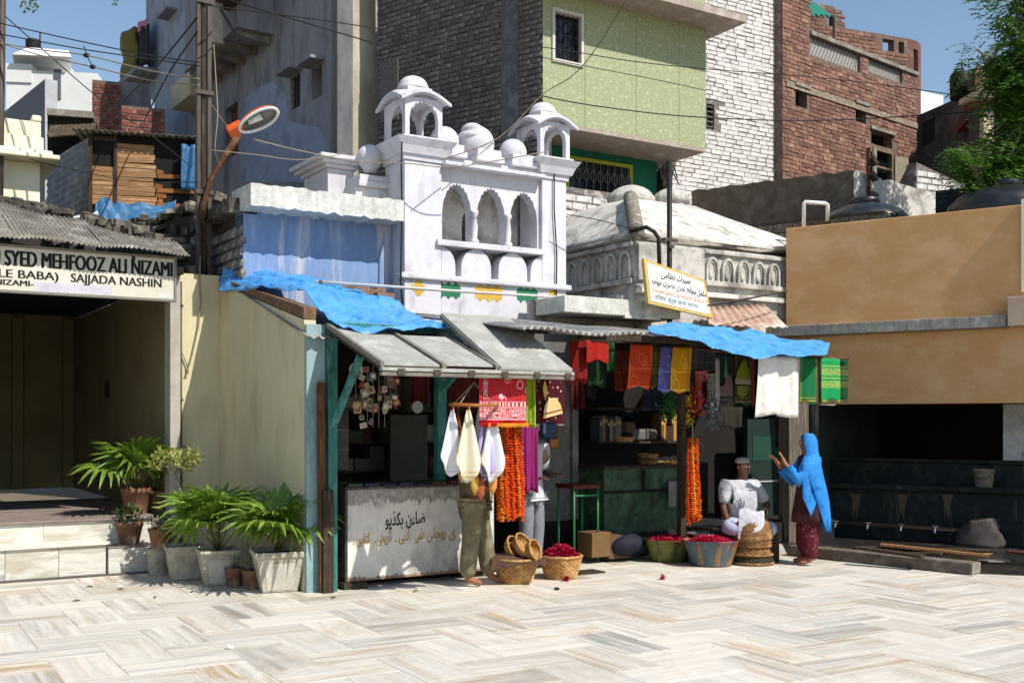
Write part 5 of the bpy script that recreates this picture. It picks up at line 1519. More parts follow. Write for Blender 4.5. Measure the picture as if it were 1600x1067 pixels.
# pale blue washed lower area (its own ragged edge)
pts = [(376,285),(376,165),(390,148),(408,135),(428,128),(448,150),(452,190),(500,200),(516,240),(516,285)]
g = MB(GS)
poly = [(gs(px), GS.Z(py, gs(px), 0)) for px, py in pts]
g.prism(poly, -.006, -.002).build('blue_wash', TENB, gt)
pts = [(228,-10),(300,-10),(330,0),(330,215),(318,225),(260,235),(258,180),(232,150)]
MB(GS).prism([(gs(px), GS.Z(py, gs(px), 0)) for px, py in pts], -.006, -.002).build('pale_wash', surf('pale_wash', [h((146,152,168)), h((160,166,178)), h((126,132,150))], scale=1.4, rough=.95, bump=.15, stain=h((112,110,112)), stainamt=.5), gt)
# balcony box
ba, bb_ = gs(341), gs(428)
zbal = GS.Z(83, (ba+bb_)/2, -.5)
MB(GS).box(ba, bb_, -.75, -.001, zbal, Hh_).build('balcony', TENW, gt, bevel=.01)
for i in range(5):
    x = ba+.2+(bb_-ba-.4)*i/4
    MB(GS).hexa([(x-.05,-.7,zbal-.08),(x+.05,-.7,zbal-.08),(x+.05,-.001,zbal-.16),(x-.05,-.001,zbal-.16),(x-.05,-.7,zbal-.001),(x+.05,-.7,zbal-.001),(x+.05,-.001,zbal-.001),(x-.05,-.001,zbal-.001)]).build('bracket', CONC, gt)
MB(GS).box(gs(300), gs(331), -.5, -.001, GS.Z(165,gs(312),-.3), GS.Z(128,gs(312),-.3)).build('window_box', CREAM, gt, bevel=.01)
ac = thing('air_conditioner', 'window air conditioner on a bracket at the top of the tenement balcony', 'air conditioner', GS, gs(376), -1.0, 9)
pA_ = GS.q(360,12,-.76); pB_ = GS.q(392,12,-.76)
MB(GS).box(pA_.x, pB_.x, -1.1, -.76, pA_.z, pA_.z+.42).build('case', M1('ac_grey', (168,172,178), rough=.5), ac, bevel=.02)
g = MB(GS)
for i in range(6): g.box(pA_.x+.04, pB_.x-.04, -1.108, -1.1, pA_.z+.06+.05*i, pA_.z+.08+.05*i)
g.build('louvre', BLACKP, ac)
MB(GS).box(pA_.x-.05, pB_.x+.05, -1.15, -.76, pA_.z-.06, pA_.z-.002).build('shelf', STEEL, ac)
MB(GS).beam((pA_.x+.2,-1.1,pA_.z-.05),(pA_.x+.5,-.76,pA_.z-.8),.05,.05).build('brace', STEEL, ac)
# sunlit edge strip above
cpst = thing('concrete_post', 'short sunlit concrete post end standing behind the lamp pole', 'post', GS, gs(336), -1.2, 8)
q0, q1 = GS.q(330,68,-1.2), GS.q(344,68,-1.2)
MB(GT).box(*(lambda a: (a.x, a.x+.2, a.y-.1, a.y+.1))(GT.mat.inverted() @ GS.P(q0.x,-1.2,0)), q0.z, Hh_).build('shaft', TENF, cpst, bevel=.008)
# bundle of rags on the balcony edge, far left side
rgb = thing('rag_bundle', 'bundle of yellow-green bedding hung at the far corner of the tenement', 'bedding', GS, gs(222), -.2, 7)
p = GS.q(216, 131, -.1)
MB(GS).grid(lambda u,v: (p.x-.5+1.3*u, -.35-.12*math.sin(math.pi*u)-.05*math.sin(9*v), p.z+1.25*v+.05*math.sin(6*u)), 10, 12).build('mat', M1('mustard_cloth', (118,108,44)), rgb, smooth=True, solid=.1)
MB(GS).grid(lambda u,v: (p.x+.5+1.1*u, -.3-.06*math.sin(12*u), p.z+.1+1.0*v), 10, 8).build('dark_cloth', M1('dark_cloth', (44,42,46)), rgb, smooth=True, solid=.05)
MB(GS).grid(lambda u,v: (p.x+.4+1.1*u, -.34-.06*math.sin(12*u), p.z+1.0+.25*v), 10, 4).build('pink_cloth', M1('pink_cloth', (200,140,150)), rgb, smooth=True, solid=.03)
MB(GS).box(p.x-.9, p.x+1.6, -.6, -.001, p.z-.15, p.z-.02).build('shelf', TENW, rgb)
ch = thing('hanging_dark_cloth', 'dark shirt hanging on the tenement wall left of the lamp pole', 'shirt', GS, gs(298), -.2, 7)
p = GS.q(298, 82, -.15)
MB(GS).grid(lambda u,v: (p.x-.3+.6*u*(1-.35*(v<.25)), -.15-.05*math.sin(9*u), p.z-.9*v), 10, 10).build('cloth', M1('dark_cloth', (44,42,46)), ch, smooth=True, solid=.03)

# ------------------------------------------------------------------ far left group
def fbox(name, label, cat, px0, px1, y0, y1, Y, depth, mat, ang=8.0, extra=None):
    fr = at(px0, Y, ang)
    s1_ = fr.S(px1, 0)
    t = thing(name, label, cat, fr, s1_/2, 0)
    MB(fr).box(0, s1_, 0, depth, 0, fr.Z(y0, s1_/2, 0)).build('wall', mat, t)
    return t, fr, s1_
VILL = surf('villa_white', [h((212,212,208)), h((224,224,220))], scale=1, rough=.9, bump=.05, fine=.02)
t, fr, e = fbox('white_villa', 'white flat-roofed villa with a flared penthouse roof, far behind the shack', 'villa', 10, 152, 112, 200, 33, 8, VILL)
zz_ = fr.Z(100, 1, 0)
MB(fr).box(0, fr.S(50,0), -.05, .5, zz_-.6, fr.Z(101,.5,0)).build('parapet', VILL, t)
MB(fr).box(fr.S(38,1), fr.S(98,1), 1, 4, fr.Z(112,1,1), fr.Z(90,1,1)).build('penthouse', VILL, t)
pz = fr.Z(92, 1, 0)
MB(fr).hexa([(fr.S(24,0),-.3,pz),(fr.S(116,0),-.3,pz),(fr.S(108,4),4,pz),(fr.S(30,4),4,pz),(fr.S(40,0),.2,fr.Z(72,1,0)),(fr.S(104,0),.2,fr.Z(74,1,0)),(fr.S(100,4),3.5,fr.Z(74,1,0)),(fr.S(44,4),3.5,fr.Z(72,1,0))]).build('flared_roof', VILL, t)
MB(fr).box(fr.S(84,-.02), fr.S(95,-.02), -.03, -.001, fr.Z(155,1,0), fr.Z(108,1,0)).build('slit_window', M1('villa_slit', (96,100,108)), t)
wt = thing('rooftop_tank', 'small black water tank on the white villa roof', 'water tank', fr, fr.S(52,1), 1.5, fr.Z(72,1,0))
MB(fr).lathe([(.22,0),(.23,.05),(.23,.3),(.2,.34),(.1,.36)], (fr.S(52,1.5),1.5,fr.Z(73,1,1)), 16).build('tank', BLACKP, wt, smooth=True)
MB(fr).path([(fr.S(62,1.5),1.5,fr.Z(73,1,1)),(fr.S(63,1.5),1.5,fr.Z(44,1,1))], .03, 6).build('mast', STEEL, wt)
# grey slab wall
fr = at(70, 26, 34.0)
gsl = thing('grey_stair_wall', 'slanting dark grey stair wall with one bright end, at far left', 'wall', fr, 0, 1)
FL = Frame(fr.P(0,6).x, fr.P(0,6).y, -56.0)
MB(FL).prism([(0,4),(6,4),(6,FL.Z(124,6,0)),(0,FL.Z(158,1.5,0))], 0, .25).build('slab', M1('mid_grey', (112,114,120), bump=.05), gsl)
MB(fr).box(0.001, .28, -.02, -.001, 4, fr.Z(124,0,0)).build('end_face', M1('light_grey', (184,186,190), bump=.05), gsl)  # end face gets a lighter grey, sunlight put into the colour
# cream building with cornice
CB = at(66, 15.2, 30.0)
cbd = thing('cream_corner_house', 'sunlit cream house corner with heavy moulded cornice at the left edge', 'house', CB, -1, 1)
CF = Frame(CB.P(-3.2,0).x, CB.P(-3.2,0).y, 30.0)
cz = CB.Z(250, 0, 0)
MB(CB).box(-3.2, 0, .25, 3, 3.7, cz).build('wall', CREAM_L, cbd, bevel=.01)
MB(CB).box(-3.3, .22, -.1, 3, cz+.001, cz+.07).build('cornice', CREAM_L, cbd, bevel=.02)
MB(CB).box(-3.3, .14, -.0, 3, cz+.07, cz+.14).build('cornice', CREAM_L, cbd, bevel=.02)
MB(CB).box(-3.3, .03, .08, 3, cz+.14, CB.Z(215,0,0)+.02).build('parapet', CREAM_L, cbd, bevel=.02)
MB(CB).box(-3.3, .0, .12, 2.9, CB.Z(215,0,0)+.021, CB.Z(188,0,0)).build('parapet_wall', CREAM_L, cbd, bevel=.02)
MB(CB).box(-.12, .004, .11, 2.91, CB.Z(188,0,0)+.001, CB.Z(178,0,0)).build('parapet_end', CREAM_L, cbd, bevel=.02)
MB(CB).box(-.9, -.65, -.104, -.101, cz+.0, cz+.06).build('patch', M1('paper', (236,236,236)), cbd) if False else None
# red brick stubs
for i, (px, Y, pw_, y0, lab) in enumerate(((144, 24, 46, 127, 'narrow red brick roof stub beside the white villa'), (190, 22, 68, 168, 'wider dark red brick roof wall under the tenement corner'))):
    fr = at(px, Y, 20.0)
    e = fr.S(px+pw_, 0)
    t = thing('brick_stub', lab, 'brick wall', fr, e/2, 0, 4)
    brick_wall(t, fr, 0, e, fr.Z(240,e/2,0), fr.Z(y0,e/2,0), 0, surf('dark_red_brick', [h((132,78,66)), h((104,60,52)), h((150,98,84))], scale=6, rough=.95, bump=.3, attr='rnd', attramt=.25), REDM, L=.3, Hh=.11, gap=.02, budget=110, key='stub', thick=1.2)
# wooden plank shack
SH = at(140, 17.6, 14.0)
sk = thing('plank_shack', 'rickety shack of horizontal wooden planks with a sheet-metal side', 'shack', SH, .8, .8)
se = SH.S(303, 0)
PLK = surf('sun_bleached_plank', [h((176,138,100)), h((146,108,72)), h((196,164,128))], scale=3, stretch=(.6,9,9), rough=.85, bump=.3, rnd=.2, stain=h((84,56,38)), stainamt=.6, stainpos=(.52,.7), stainscale=(.8,4,4))
PLK2 = surf('orange_plank', [h((160,104,58)), h((128,80,44)), h((178,124,76))], scale=3, stretch=(.6,9,9), rough=.85, bump=.3, rnd=.2)
zs0, zs1 = SH.Z(322, .8, 0), SH.Z(214, .8, 0)
MB(SH).box(0, se, .06, 1.6, zs0, zs1).build('core', DARKIN, sk)
wy0 = SH.Z(255, .2, 0)
xw0, xw1 = .04, SH.S(178,0)
n = 13
hgt = (zs1-zs0-.12)/n
for i in range(n):
    z = zs0 + i*hgt
    a = .02
    if z+hgt > wy0: a = xw1+.02
    b = SH.S(242,0)+random.uniform(-.03,.03)
    MB(SH).beam((a,.02+random.uniform(-.01,.01),z+hgt/2),(b,.03,z+hgt/2+random.uniform(-.015,.015)),.022,hgt*.9).build('plank', PLK, sk)
    b2 = SH.S(258,0)+random.uniform(-.05,.02) if i % 3 else se
    if i < 8 and (i % 3 != 2 or i < 3):
        MB(SH).beam((b+.02,.035,z+hgt/2),(b2,.045,z+hgt/2+random.uniform(-.02,.02)),.022,hgt*.86).build('plank', PLK2, sk)
MB(SH).box(xw0, xw1, .03, .05, zs1-.1, zs1-.02).build('lintel', OLDW, sk)
MB(SH).box(-.02, .04, -.02, .04, zs0-.3, zs1).build('post', OLDW, sk)
MB(SH).box(xw1, xw1+.05, -.015, .04, zs0-.3, zs1).build('post', OLDW, sk)
SA = at(74, 19.4, 0).P(0,0)
SHL = Frame(SA.x, SA.y, math.degrees(math.atan2(SH.o[1]-SA.y, SH.o[0]-SA.x)))
SLN = math.hypot(SH.o[1]-SA.y, SH.o[0]-SA.x)
def fnw(u, v):
    return (2.62*u, .02, zs0-.5+(zs1-zs0+.45)*v - .35*(1-u)*v)
g = MB(SHL).grid(lambda u,v: (SLN*u, .012*math.sin(2*math.pi*14*v), zs0-.6+(zs1-zs0+.55)*v), 4, 112)
g.build('metal_side', surf('blue_grey_sheet', [h((118,124,134)), h((94,100,110)), h((138,142,150))], scale=3, rough=.7, bump=.1, metal=.1), sk, smooth=True, solid=.01)
def fnr(u, v): return (-.25+(se+.35)*u, -.18+1.9*v, zs1+.03+.10*v-.02*u)
corrugated(MB(SH), fnr, 110, 4, .012, 20).build('roof_sheet', TIND, sk, smooth=True, solid=.006)
# annex block under the bedding
AX = at(190, 25.0, 30.0)
MB(AX).box(0, AX.S(236,0), 0, 1.5, 4, AX.Z(131, .4, 0)).build('annex', TENW, gt)
ltb = thing('dark_shed', 'dark gap of a shed under the lean-to roof beside the metal side', 'shed', SH, -.6, 2.0, 4)
SD = at(74, 20.0, 14.0)
MB(SD).box(0, SD.S(146,0), 0, 1, 4, SD.Z(184,.4,0)).build('wall', DARKIN, ltb)
MB(SD).box(0, SD.S(146,0), -.1, .3, SD.Z(184,.4,0)+.001, SD.Z(174,.4,0)).build('ledge', CONC, ltb, jitter=.02)
# lean-to roof in front-left of the shack
lt = thing('lean_to_roof', 'dark sagging lean-to roof between the cream house and the brick stubs', 'roof', SH, -.8, 1.5, zs1)
c4 = [SH.q(74,214,1.2), SH.q(146,208,1.6), SH.q(150,192,3.0), SH.q(80,196,3.0)]
MB(SH).grid(lambda u,v: tuple(c4[0].lerp(c4[1],u).lerp(c4[3].lerp(c4[2],u),v)+Vector((0,0,.008*math.sin(u*70)))), 60, 6).build('sheet', surf('old_brown_sheet', [h((92,78,58)), h((66,56,44)), h((116,102,80))], scale=4, rough=.9, bump=.3), lt, smooth=True, solid=.04)
drape('tarpaulin', 'faded blue tarpaulin hung below the plank shack wall',
      [(150,318,-.05),(165,308,-.06),(180,316,-.1),(215,318,-.1),(250,322,-.1),(275,316,-.15)],
      [(144,352,-.25),(165,356,-.3),(190,358,-.3),(215,352,-.3),(245,346,-.3),(272,334,-.3)], TARP2, fr=SH, wr=.06, seed=12, nu=36, nv=12)
ht = thing('hung_tarp_strip', 'narrow blue tarpaulin strip hanging at the shack end by the lamp pole', 'tarpaulin', SH, se, -.1, zs0)
p = SH.q(293, 250, -.1)
MB(SH).grid(lambda u,v: (p.x-.1+.22*u, -.1-.04*math.sin(8*u+3*v), p.z+.25-.75*v), 8, 10).build('sheet', TARP2, ht, smooth=True, solid=.01)

# ------------------------------------------------------------------ right background: dark house, ornate balcony, small blocks
DH = at(1560, 21.5, 40.0)
dh = thing('dark_stained_house', 'dark water-stained concrete house side between the brick building and the tree', 'house', DH, 0, 2)
DS = Frame(*(lambda p: (p.x, p.y))(at(1431, 25.0, 0).P(0,0)), math.degrees(math.atan2(21.5-25.0, (1560-800)/FPX*21.5-(1431-800)/FPX*25.0)))
DSM = surf('damp_concrete', [h((92,86,82)), h((72,68,64)), h((114,108,102))], scale=1.4, rough=.95, bump=.2, stain=h((44,42,40)), stainamt=.7, stainpos=(.48,.68), stainscale=(1,1,.5))
e = DS.S(1562, 0)
MB(DS).prism([(0,DS.Z(262,0,0)),(DS.S(1500,0),DS.Z(284,DS.S(1500,0),0)),(e,5),(e,DS.Z(112,e,0)),(DS.S(1502,0),DS.Z(140,DS.S(1502,0),0)),(DS.S(1500,0),DS.Z(152,DS.S(1500,0),0)),(0,DS.Z(182,0,0))], 0, .4).build('side_wall', DSM, dh)
MB(DS).box(.3, .9, -.004, -.001, DS.Z(228,.5,0), DS.Z(190,.5,0)).build('dark_door', DARKIN, dh)
MB(DS).prism([(DS.S(1505,-.02),DS.Z(200,DS.S(1520,0),0)),(DS.S(1540,-.02),DS.Z(186,DS.S(1520,0),0)),(DS.S(1540,-.02),DS.Z(190,DS.S(1520,0),0)),(DS.S(1515,-.02),DS.Z(206,DS.S(1520,0),0))], -.3, -.01).build('red_shade', M1('red_shade', (116,54,44)), dh)
MB(DS).box(0, e, .4, 4, 4, DS.Z(185,0,0)).build('block', DSM, dh)
wsw = thing('white_brick_stub', 'short sunlit white brick wall below the dark stained house', 'wall', DS, 1, -1)
fr = at(1432, 20.0, 25.0)
brick_wall(wsw, fr, 0, fr.S(1512,0), 4.0, fr.Z(268, .5, 0), 0, BRW, WMORT, L=.3, Hh=.1, gap=.02, budget=80, rough=.02, key='wsw', miss=.06, top=lambda s: fr.Z(258,.5,0)-.25*s)
bl = thing('carved_balcony', 'cream balcony with red diamond cut-outs half hidden by the tree', 'balcony', DH, 0, 0, 8)
BF = at(1527, 20.5, 6.0)
be = BF.S(1680, 0)
CRB = surf('balcony_cream', [h((206,186,162)), h((190,168,144))], scale=3, rough=.9, bump=.1)
REDD = M1('balcony_red', (128,52,44))
bz0, bz1 = BF.Z(134,.3,0), BF.Z(110,.3,0)
MB(BF).box(0, be, .05, .2, bz0-.1, bz1+.05).build('parapet', REDD, bl)
for i in range(8):
    x = .22 + i*.27
    r = .13
    MB(BF).prism([(x+r*math.cos(q)*.95, (bz0+bz1)/2+r*1.05*math.sin(q)) for q in [math.pi/8+2*math.pi*k/8 for k in range(8)]], .02, .049).build('octagon_panel', CRB, bl)
for a, b, z0, z1 in ((0,be,bz1-.02,bz1+.09),(0,be,bz0-.12,bz0-.01)): MB(BF).box(a, b, -.02, .049, z0, z1).build('rail', CRB, bl, bevel=.008)
MB(BF).box(-.02, .2, -.03, .0495, bz0-.01, bz1-.021).build('end_post', CRB, bl)
MB(BF).box(-.2, be, -.25, .3, bz0-.30, bz0-.20).build('floor_slab', CRB, bl)
MB(BF).box(-.1, be, .0, .3, bz0-.42, bz0-.302).build('frieze', REDD, bl)
MB(BF).box(0.1, be, .1, .5, 4, bz0-.42).build('wall', DSM, bl)
MB(BF).box(.1, .3, -.05, .099, bz0-1.1, bz0-.42).build('column', CRB, bl)
rt = thing('black_roof_tank', 'small black tank behind the carved balcony parapet', 'water tank', BF, .0, .6, bz1)
MB(BF).lathe([(.2,0),(.2,.45),(.15,.5)], (.05,.7,bz0-.05), 14).build('tank', BLACKP, rt, smooth=True)
t, fr, e = fbox('white_roof_room', 'small white rooftop room right of the red brick building', 'building', 1438, 1474, 146, 200, 29, 3, VILL, 30)
# roof aerials
for i, (px, y0, y1, lab) in enumerate(((1503, 95, 142, 'thin roof aerial standing on the dark stained house'), (1513, 111, 142, 'shorter bent aerial beside the thin one on the dark house'))):
    p0 = WORLD.q(px, y1, 22.0); p1 = WORLD.q(px, y0, 22.0)
    t = thing('roof_aerial', lab, 'aerial', WORLD, p0.x, p0.y, p0.z-.3)
    MB().path([p0-Vector((0,0,.3)), p1] + ([p1+Vector((.12,0,.0))] if i else []), .018, 6).build('rod', STEEL, t)

# ------------------------------------------------------------------ water tanks on the tan roof
TANK = surf('black_polythene', [h((38,40,44)), h((28,30,34)), h((48,50,54))], scale=3, rough=.35, bump=.05, spec=.5)
for i, (px, py, rr, d, lab) in enumerate(((1352, 350, .68, 1.6, 'low black plastic water tank on the tan roof beside the white pipe'), (1572, 326, .80, 1.5, 'black plastic water tank on the tan roof under the tree'))):
    p = T.q(px, py, d); p.z -= .5
    t = thing('water_tank', lab, 'water tank', T, *p)
    MB(T).lathe([(rr,0),(rr*1.01,.3),(rr*.99,.42),(rr*1.0,.46),(rr*.97,.56),(rr*.8,.68),(rr*.5,.77),(rr*.32,.80)], p, 36, rib=18, ribamp=.012).build('tank', TANK, t, smooth=True)
    MB(T).lathe([(.22,.78),(.23,.86),(.2,.90),(.02,.91)], p, 20).build('lid', TANK, t, smooth=True)
    MB(T).path([p+Vector((rr*.9,-.2,.45)), p+Vector((rr*1.25,-.2,.47)), p+Vector((rr*1.25,-.2,.1))], .035, 8).build('outlet', BLACKP, t, smooth=True)
    for k_ in range(2):
        MB(T).box(p.x-.6+k_*.7, p.x-.2+k_*.7, p.y+.5, p.y+.9, p.z, p.z+.85).build('support', BLACKP, t) if i == 0 and k_ == 0 else None
wpn = thing('white_pipe', 'white plastic pipe bent over at the edge of the tan roof', 'pipe', T, .3, .4, ztop if False else 4.3)
MB(T).path([T.q(1256,356,.4), T.q(1256,318,.4), T.q(1258,316,.4), T.q(1290,318,.7), T.q(1293,320,.7), T.q(1293,345,.8)], .03, 8).build('pipe', M1('pvc_white', (220,220,216), rough=.4), wpn, smooth=True)
gp2 = thing('grey_box_tank', 'dark square hoarding panel behind the tank at the right roof edge', 'panel', T, 4, 2, 4)
p = T.q(1590, 330, 2.6)
MB(T).box(p.x-1.2, p.x+1.4, 2.6, 2.7, p.z, T.Z(284, p.x, 2.6)).build('panel', surf('navy_panel', [h((30,34,44)), h((24,26,34))], rough=.6), gp2)
# ------------------------------------------------------------------ street lamp and pole
F = ROW
lp = thing('lamp_pole', 'tall dark steel channel pole carrying the orange street lamp', 'pole', F, F.S(318,3.05), 3.05)
s0 = F.S(318, 3.05)
for i, (dx, w_) in enumerate(((-.062,.045), (0.0,.05), (.066,.05))):
    MB(F).box(s0+dx-w_/2, s0+dx+w_/2, 3.02+(.02 if i == 1 else 0), 3.09, .3, 8.2).build('channel', STEEL if i != 1 else OLDW, lp, bevel=.004)
for z_ in (3.3, 4.4, 5.6, 6.7):
    MB(F).box(s0-.11, s0+.11, 3.0, 3.015, z_, z_+.05).build('strap', STEEL, lp)
la = thing('street_lamp', 'orange-backed cobra-head street lamp on a rusty slanting arm', 'street lamp', F, F.S(322,2.98), 2.98, 4.2)
pts = [F.q(314,345,2.97), F.q(318,318,2.96), F.q(330,280,2.93), F.q(350,246,2.88), F.q(374,210,2.8)]
MB(F).path(pts, [.035,.035,.035,.038,.042], 10).build('arm', RUST, la, smooth=True)
C = Vector(WORLD.q(404, 188, 12.4)); C = F.mat.inverted() @ WORLD.P(*C)
inv3 = F.mat.to_3x3().inverted()
nv = (inv3 @ Vector((.42,-.60,-.68))).normalized()
ax = (inv3 @ Vector((.80,.15,.55))); ax = (ax - nv*ax.dot(nv)).normalized()
bx_ = nv.cross(ax).normalized()
def lampshell(La, Lb, dep, rings=8, n=28, off=0.0):
    R_ = []
    for i in range(rings+1):
        f = math.sin(math.pi/2*(1-i/rings)) if i < rings else .02
        hgt = math.cos(math.pi/2*(1-i/rings))
        ring = []
        for k in range(n):
            t = 2*math.pi*k/n
            e = 1.0 + .10*math.cos(t)     # wider towards the tip
            ring.append(C + ax*(La*f*math.cos(t)) + bx_*(Lb*f*math.sin(t)*e) - nv*(dep*hgt + off))
        R_.append(ring)
    return R_
MB(F).loft(lampshell(.25,.115,.14), cap=False).build('housing', M1('orange_enamel', (212,92,40), rough=.4, stain=h((120,60,36)), stainamt=.4), la, smooth=True, solid=.008)
MB(F).loft(lampshell(.225,.098,.10, off=-.004), cap=False).build('reflector', surf('reflector', [h((150,148,140)), h((110,106,98))], rough=.35, bump=0, metal=.4), la, smooth=True, solid=.004)
ring = [C + ax*(.24*math.cos(t)) + bx_*(.11*math.sin(t)*(1+.1*math.cos(t))) + nv*.006 for t in [2*math.pi*k/28 for k in range(29)]]
MB(F).path(ring, .018, 8).build('rim', M1('white_rim', (216,214,208), rough=.4), la, smooth=True)
MB(F).path([C - ax*.12 - nv*.05, C + ax*.05 - nv*.05], [.03,.05], 10).build('bulb', surf('bulb', [h((220,218,210))], rough=.2, bump=0), la, smooth=True)
MB(F).obox(C - ax*.28 - nv*.05, .18, .12, .12, Matrix((ax, bx_, nv)).transposed()).build('gear_box', M1('orange_enamel', (212,92,40)), la, bevel=.02)

# ------------------------------------------------------------------ overhead cables
def cable(label, pts, r=.011, mat=WIRE, name='overhead_cable'):
    P = [WORLD.P(*WORLD.q(px, py, Y)) for px, py, Y in pts]
    out = []
    for i in range(len(P)-1):
        p0 = P[max(i-1,0)]; p1 = P[i]; p2 = P[i+1]; p3 = P[min(i+2,len(P)-1)]
        for k in range(6):
            f = k/6
            out.append(.5*((2*p1)+(p2-p0)*f+(2*p0-5*p1+4*p2-p3)*f*f+(3*p1-p0-3*p2+p3)*f**3))
    out.append(P[-1])
    t = thing(name, label, 'cable', WORLD, *out[0])
    MB().path(out, r*.75, 5).build('line', mat, t, smooth=True)
PY = 12.6
cable('upper of two close black cables from the left edge to the lamp pole', [(-30,30,15),(120,64,14.5),(240,88,13.5),(312,98,PY)])
cable('lower of two close black cables from the left edge to the lamp pole', [(-30,48,15),(120,76,14.5),(230,92,13.5),(312,104,PY)])
cable('pale cable with a dark joint sagging to the lamp pole', [(-30,62,15),(60,78,14.6),(135,87,14.2),(230,110,13.4),(312,124,PY)], .011, WIREL)
cable('lowest pale cable sagging from the left edge to the lamp pole', [(-30,58,15),(60,86,14.6),(145,105,14.2),(230,125,13.4),(312,134,PY)], .011, WIREL)
cable('black cable slanting steeply down past the white villa', [(-10,10,15),(60,72,15.5),(150,150,16),(240,215,16.2),(300,262,16.4)])
cable('thin cable crossing from the cream house to the shack', [(0,238,15),(100,262,15.4),(200,282,15.8),(310,285,13)], .008)
cable('thick black stay slanting from the pole to the tenement wall', [(308,28,PY),(240,110,15),(180,170,18)], .016)
cable('second thick black stay below the first, pole to tenement wall', [(308,50,PY),(262,118,15),(225,190,18)], .016)
cable('black cable from the pole running right across the tenement to the green building', [(330,-8,PY),(430,22,14),(590,70,15),(720,112,15.6),(846,150,16.4),(960,170,16.5),(1102,184,17),(1300,188,17.5),(1600,170,18)], .013)
cable('black cable across the tenement window hoods', [(330,10,PY),(450,25,14),(570,42,15),(700,62,15.6),(846,74,16.3),(980,95,16.5),(1100,108,17),(1340,128,17.5),(1620,168,18)], .010)
cable('thin cable over the lower green stucco panels', [(846,90,16.4),(920,105,16.5),(1010,122,16.6),(1104,142,17)], .008)
cable('thin brown cable rising steeply across the green window', [(985,-10,14.5),(930,78,14.8),(893,120,15),(848,148,15.2),(780,215,14),(690,250,13)], .009, surf('brown_cable', [h((120,104,72)), h((96,82,58))], rough=.7, bump=0))
cable('pale cable from the street lamp to the gateway finials', [(396,218,12.3),(470,236,12.6),(560,253,12.9),(640,256,13),(700,262,13.1),(760,254,13.3),(850,238,13.6)], .009, WIREL)
cable('sagging pale twin cable under the street lamp', [(330,235,12.4),(400,242,12.5),(470,250,12.8),(540,240,13)], .007, WIREL)
cable('black cable from the black pole to the tomb roof', [(885,335,14.2),(940,345,14.4),(985,358,14.8)], .008)
cable('stay wire from the Urdu signboard up to the tan wall', [(1106,477,13.4),(1160,468,14),(1230,455,15.2)], .018, STEEL)
cable('black cable bundle twisting down the lamp pole', [(334,70,12.55),(337,120,12.55),(340,180,12.5),(336,235,12.5),(345,260,12.6)], .009, WIREL)
cable('short yellowish cable from the pole bracket to the lamp arm', [(328,160,12.5),(345,185,12.5),(362,205,12.4)], .009, surf('brown_cable', [h((120,104,72))]))
for i, (px, py) in enumerate(((135,87),(145,105))):
    p = WORLD.P(*WORLD.q(px, py, 14.2))
    t = thing('cable_joint', ['dark taped joint on the upper pale cable', 'dark taped joint on the lowest pale cable'][i], 'cable joint', WORLD, *p)
    MB().ball(p, .03, 8, 6, (1.5,1,1)).build('tape', BLACKP, t, smooth=True)
jn = thing('joining_cable', 'short black link between the two pale cable joints', 'cable', WORLD, *WORLD.q(132,72,14.2))
MB().path([WORLD.q(131,72,14.2), WORLD.q(138,92,14.2), WORLD.q(145,105,14.2)], .008, 5).build('line', WIRE, jn)
ed = thing('edge_pole', 'dark pole at the left edge of the view holding the cables', 'pole', WORLD, *WORLD.q(0,300,15))
MB().path([WORLD.q(-2,420,15.0), WORLD.q(4,-40,15.0)], .05, 8).build('shaft', STEEL, ed, smooth=True)

# ------------------------------------------------------------------ hanging handkerchief carousel under the awning
dH = -1.15
hc = thing('hanger_ring', 'wooden ring hanger on strings under the awning edge', 'hanger', F, F.S(741,dH), dH, 2.0)
pc = F.q(741, 632, dH); pt = F.q(741, 578, dH)
n = 26
ringp = [pc + Vector((.235*math.cos(t), .2*math.sin(t), .01*math.sin(t))) for t in [2*math.pi*k/n for k in range(n+1)]]
WOOD = surf('varnished_wood', [h((168,104,52)), h((136,78,38))], scale=6, rough=.45, bump=.1)
MB(F).path(ringp, .016, 8).build('ring', WOOD, hc, smooth=True)
MB(F).path([pc+Vector((-.235,0,0)), pc+Vector((.235,0,0))], .014, 6).build('cross_bar', WOOD, hc)
apex = pc + Vector((0,0,.21))
for t in (0.3, 2.2, 3.6, 5.2):
    MB(F).path([pc+Vector((.235*math.cos(t),.2*math.sin(t),0)), apex], .006, 5).build('string', WIREL, hc)
MB(F).path([apex, apex+Vector((.01,0,.05)), apex+Vector((-.02,0,.09)), pt], .008, 5).build('hook', STEEL, hc)
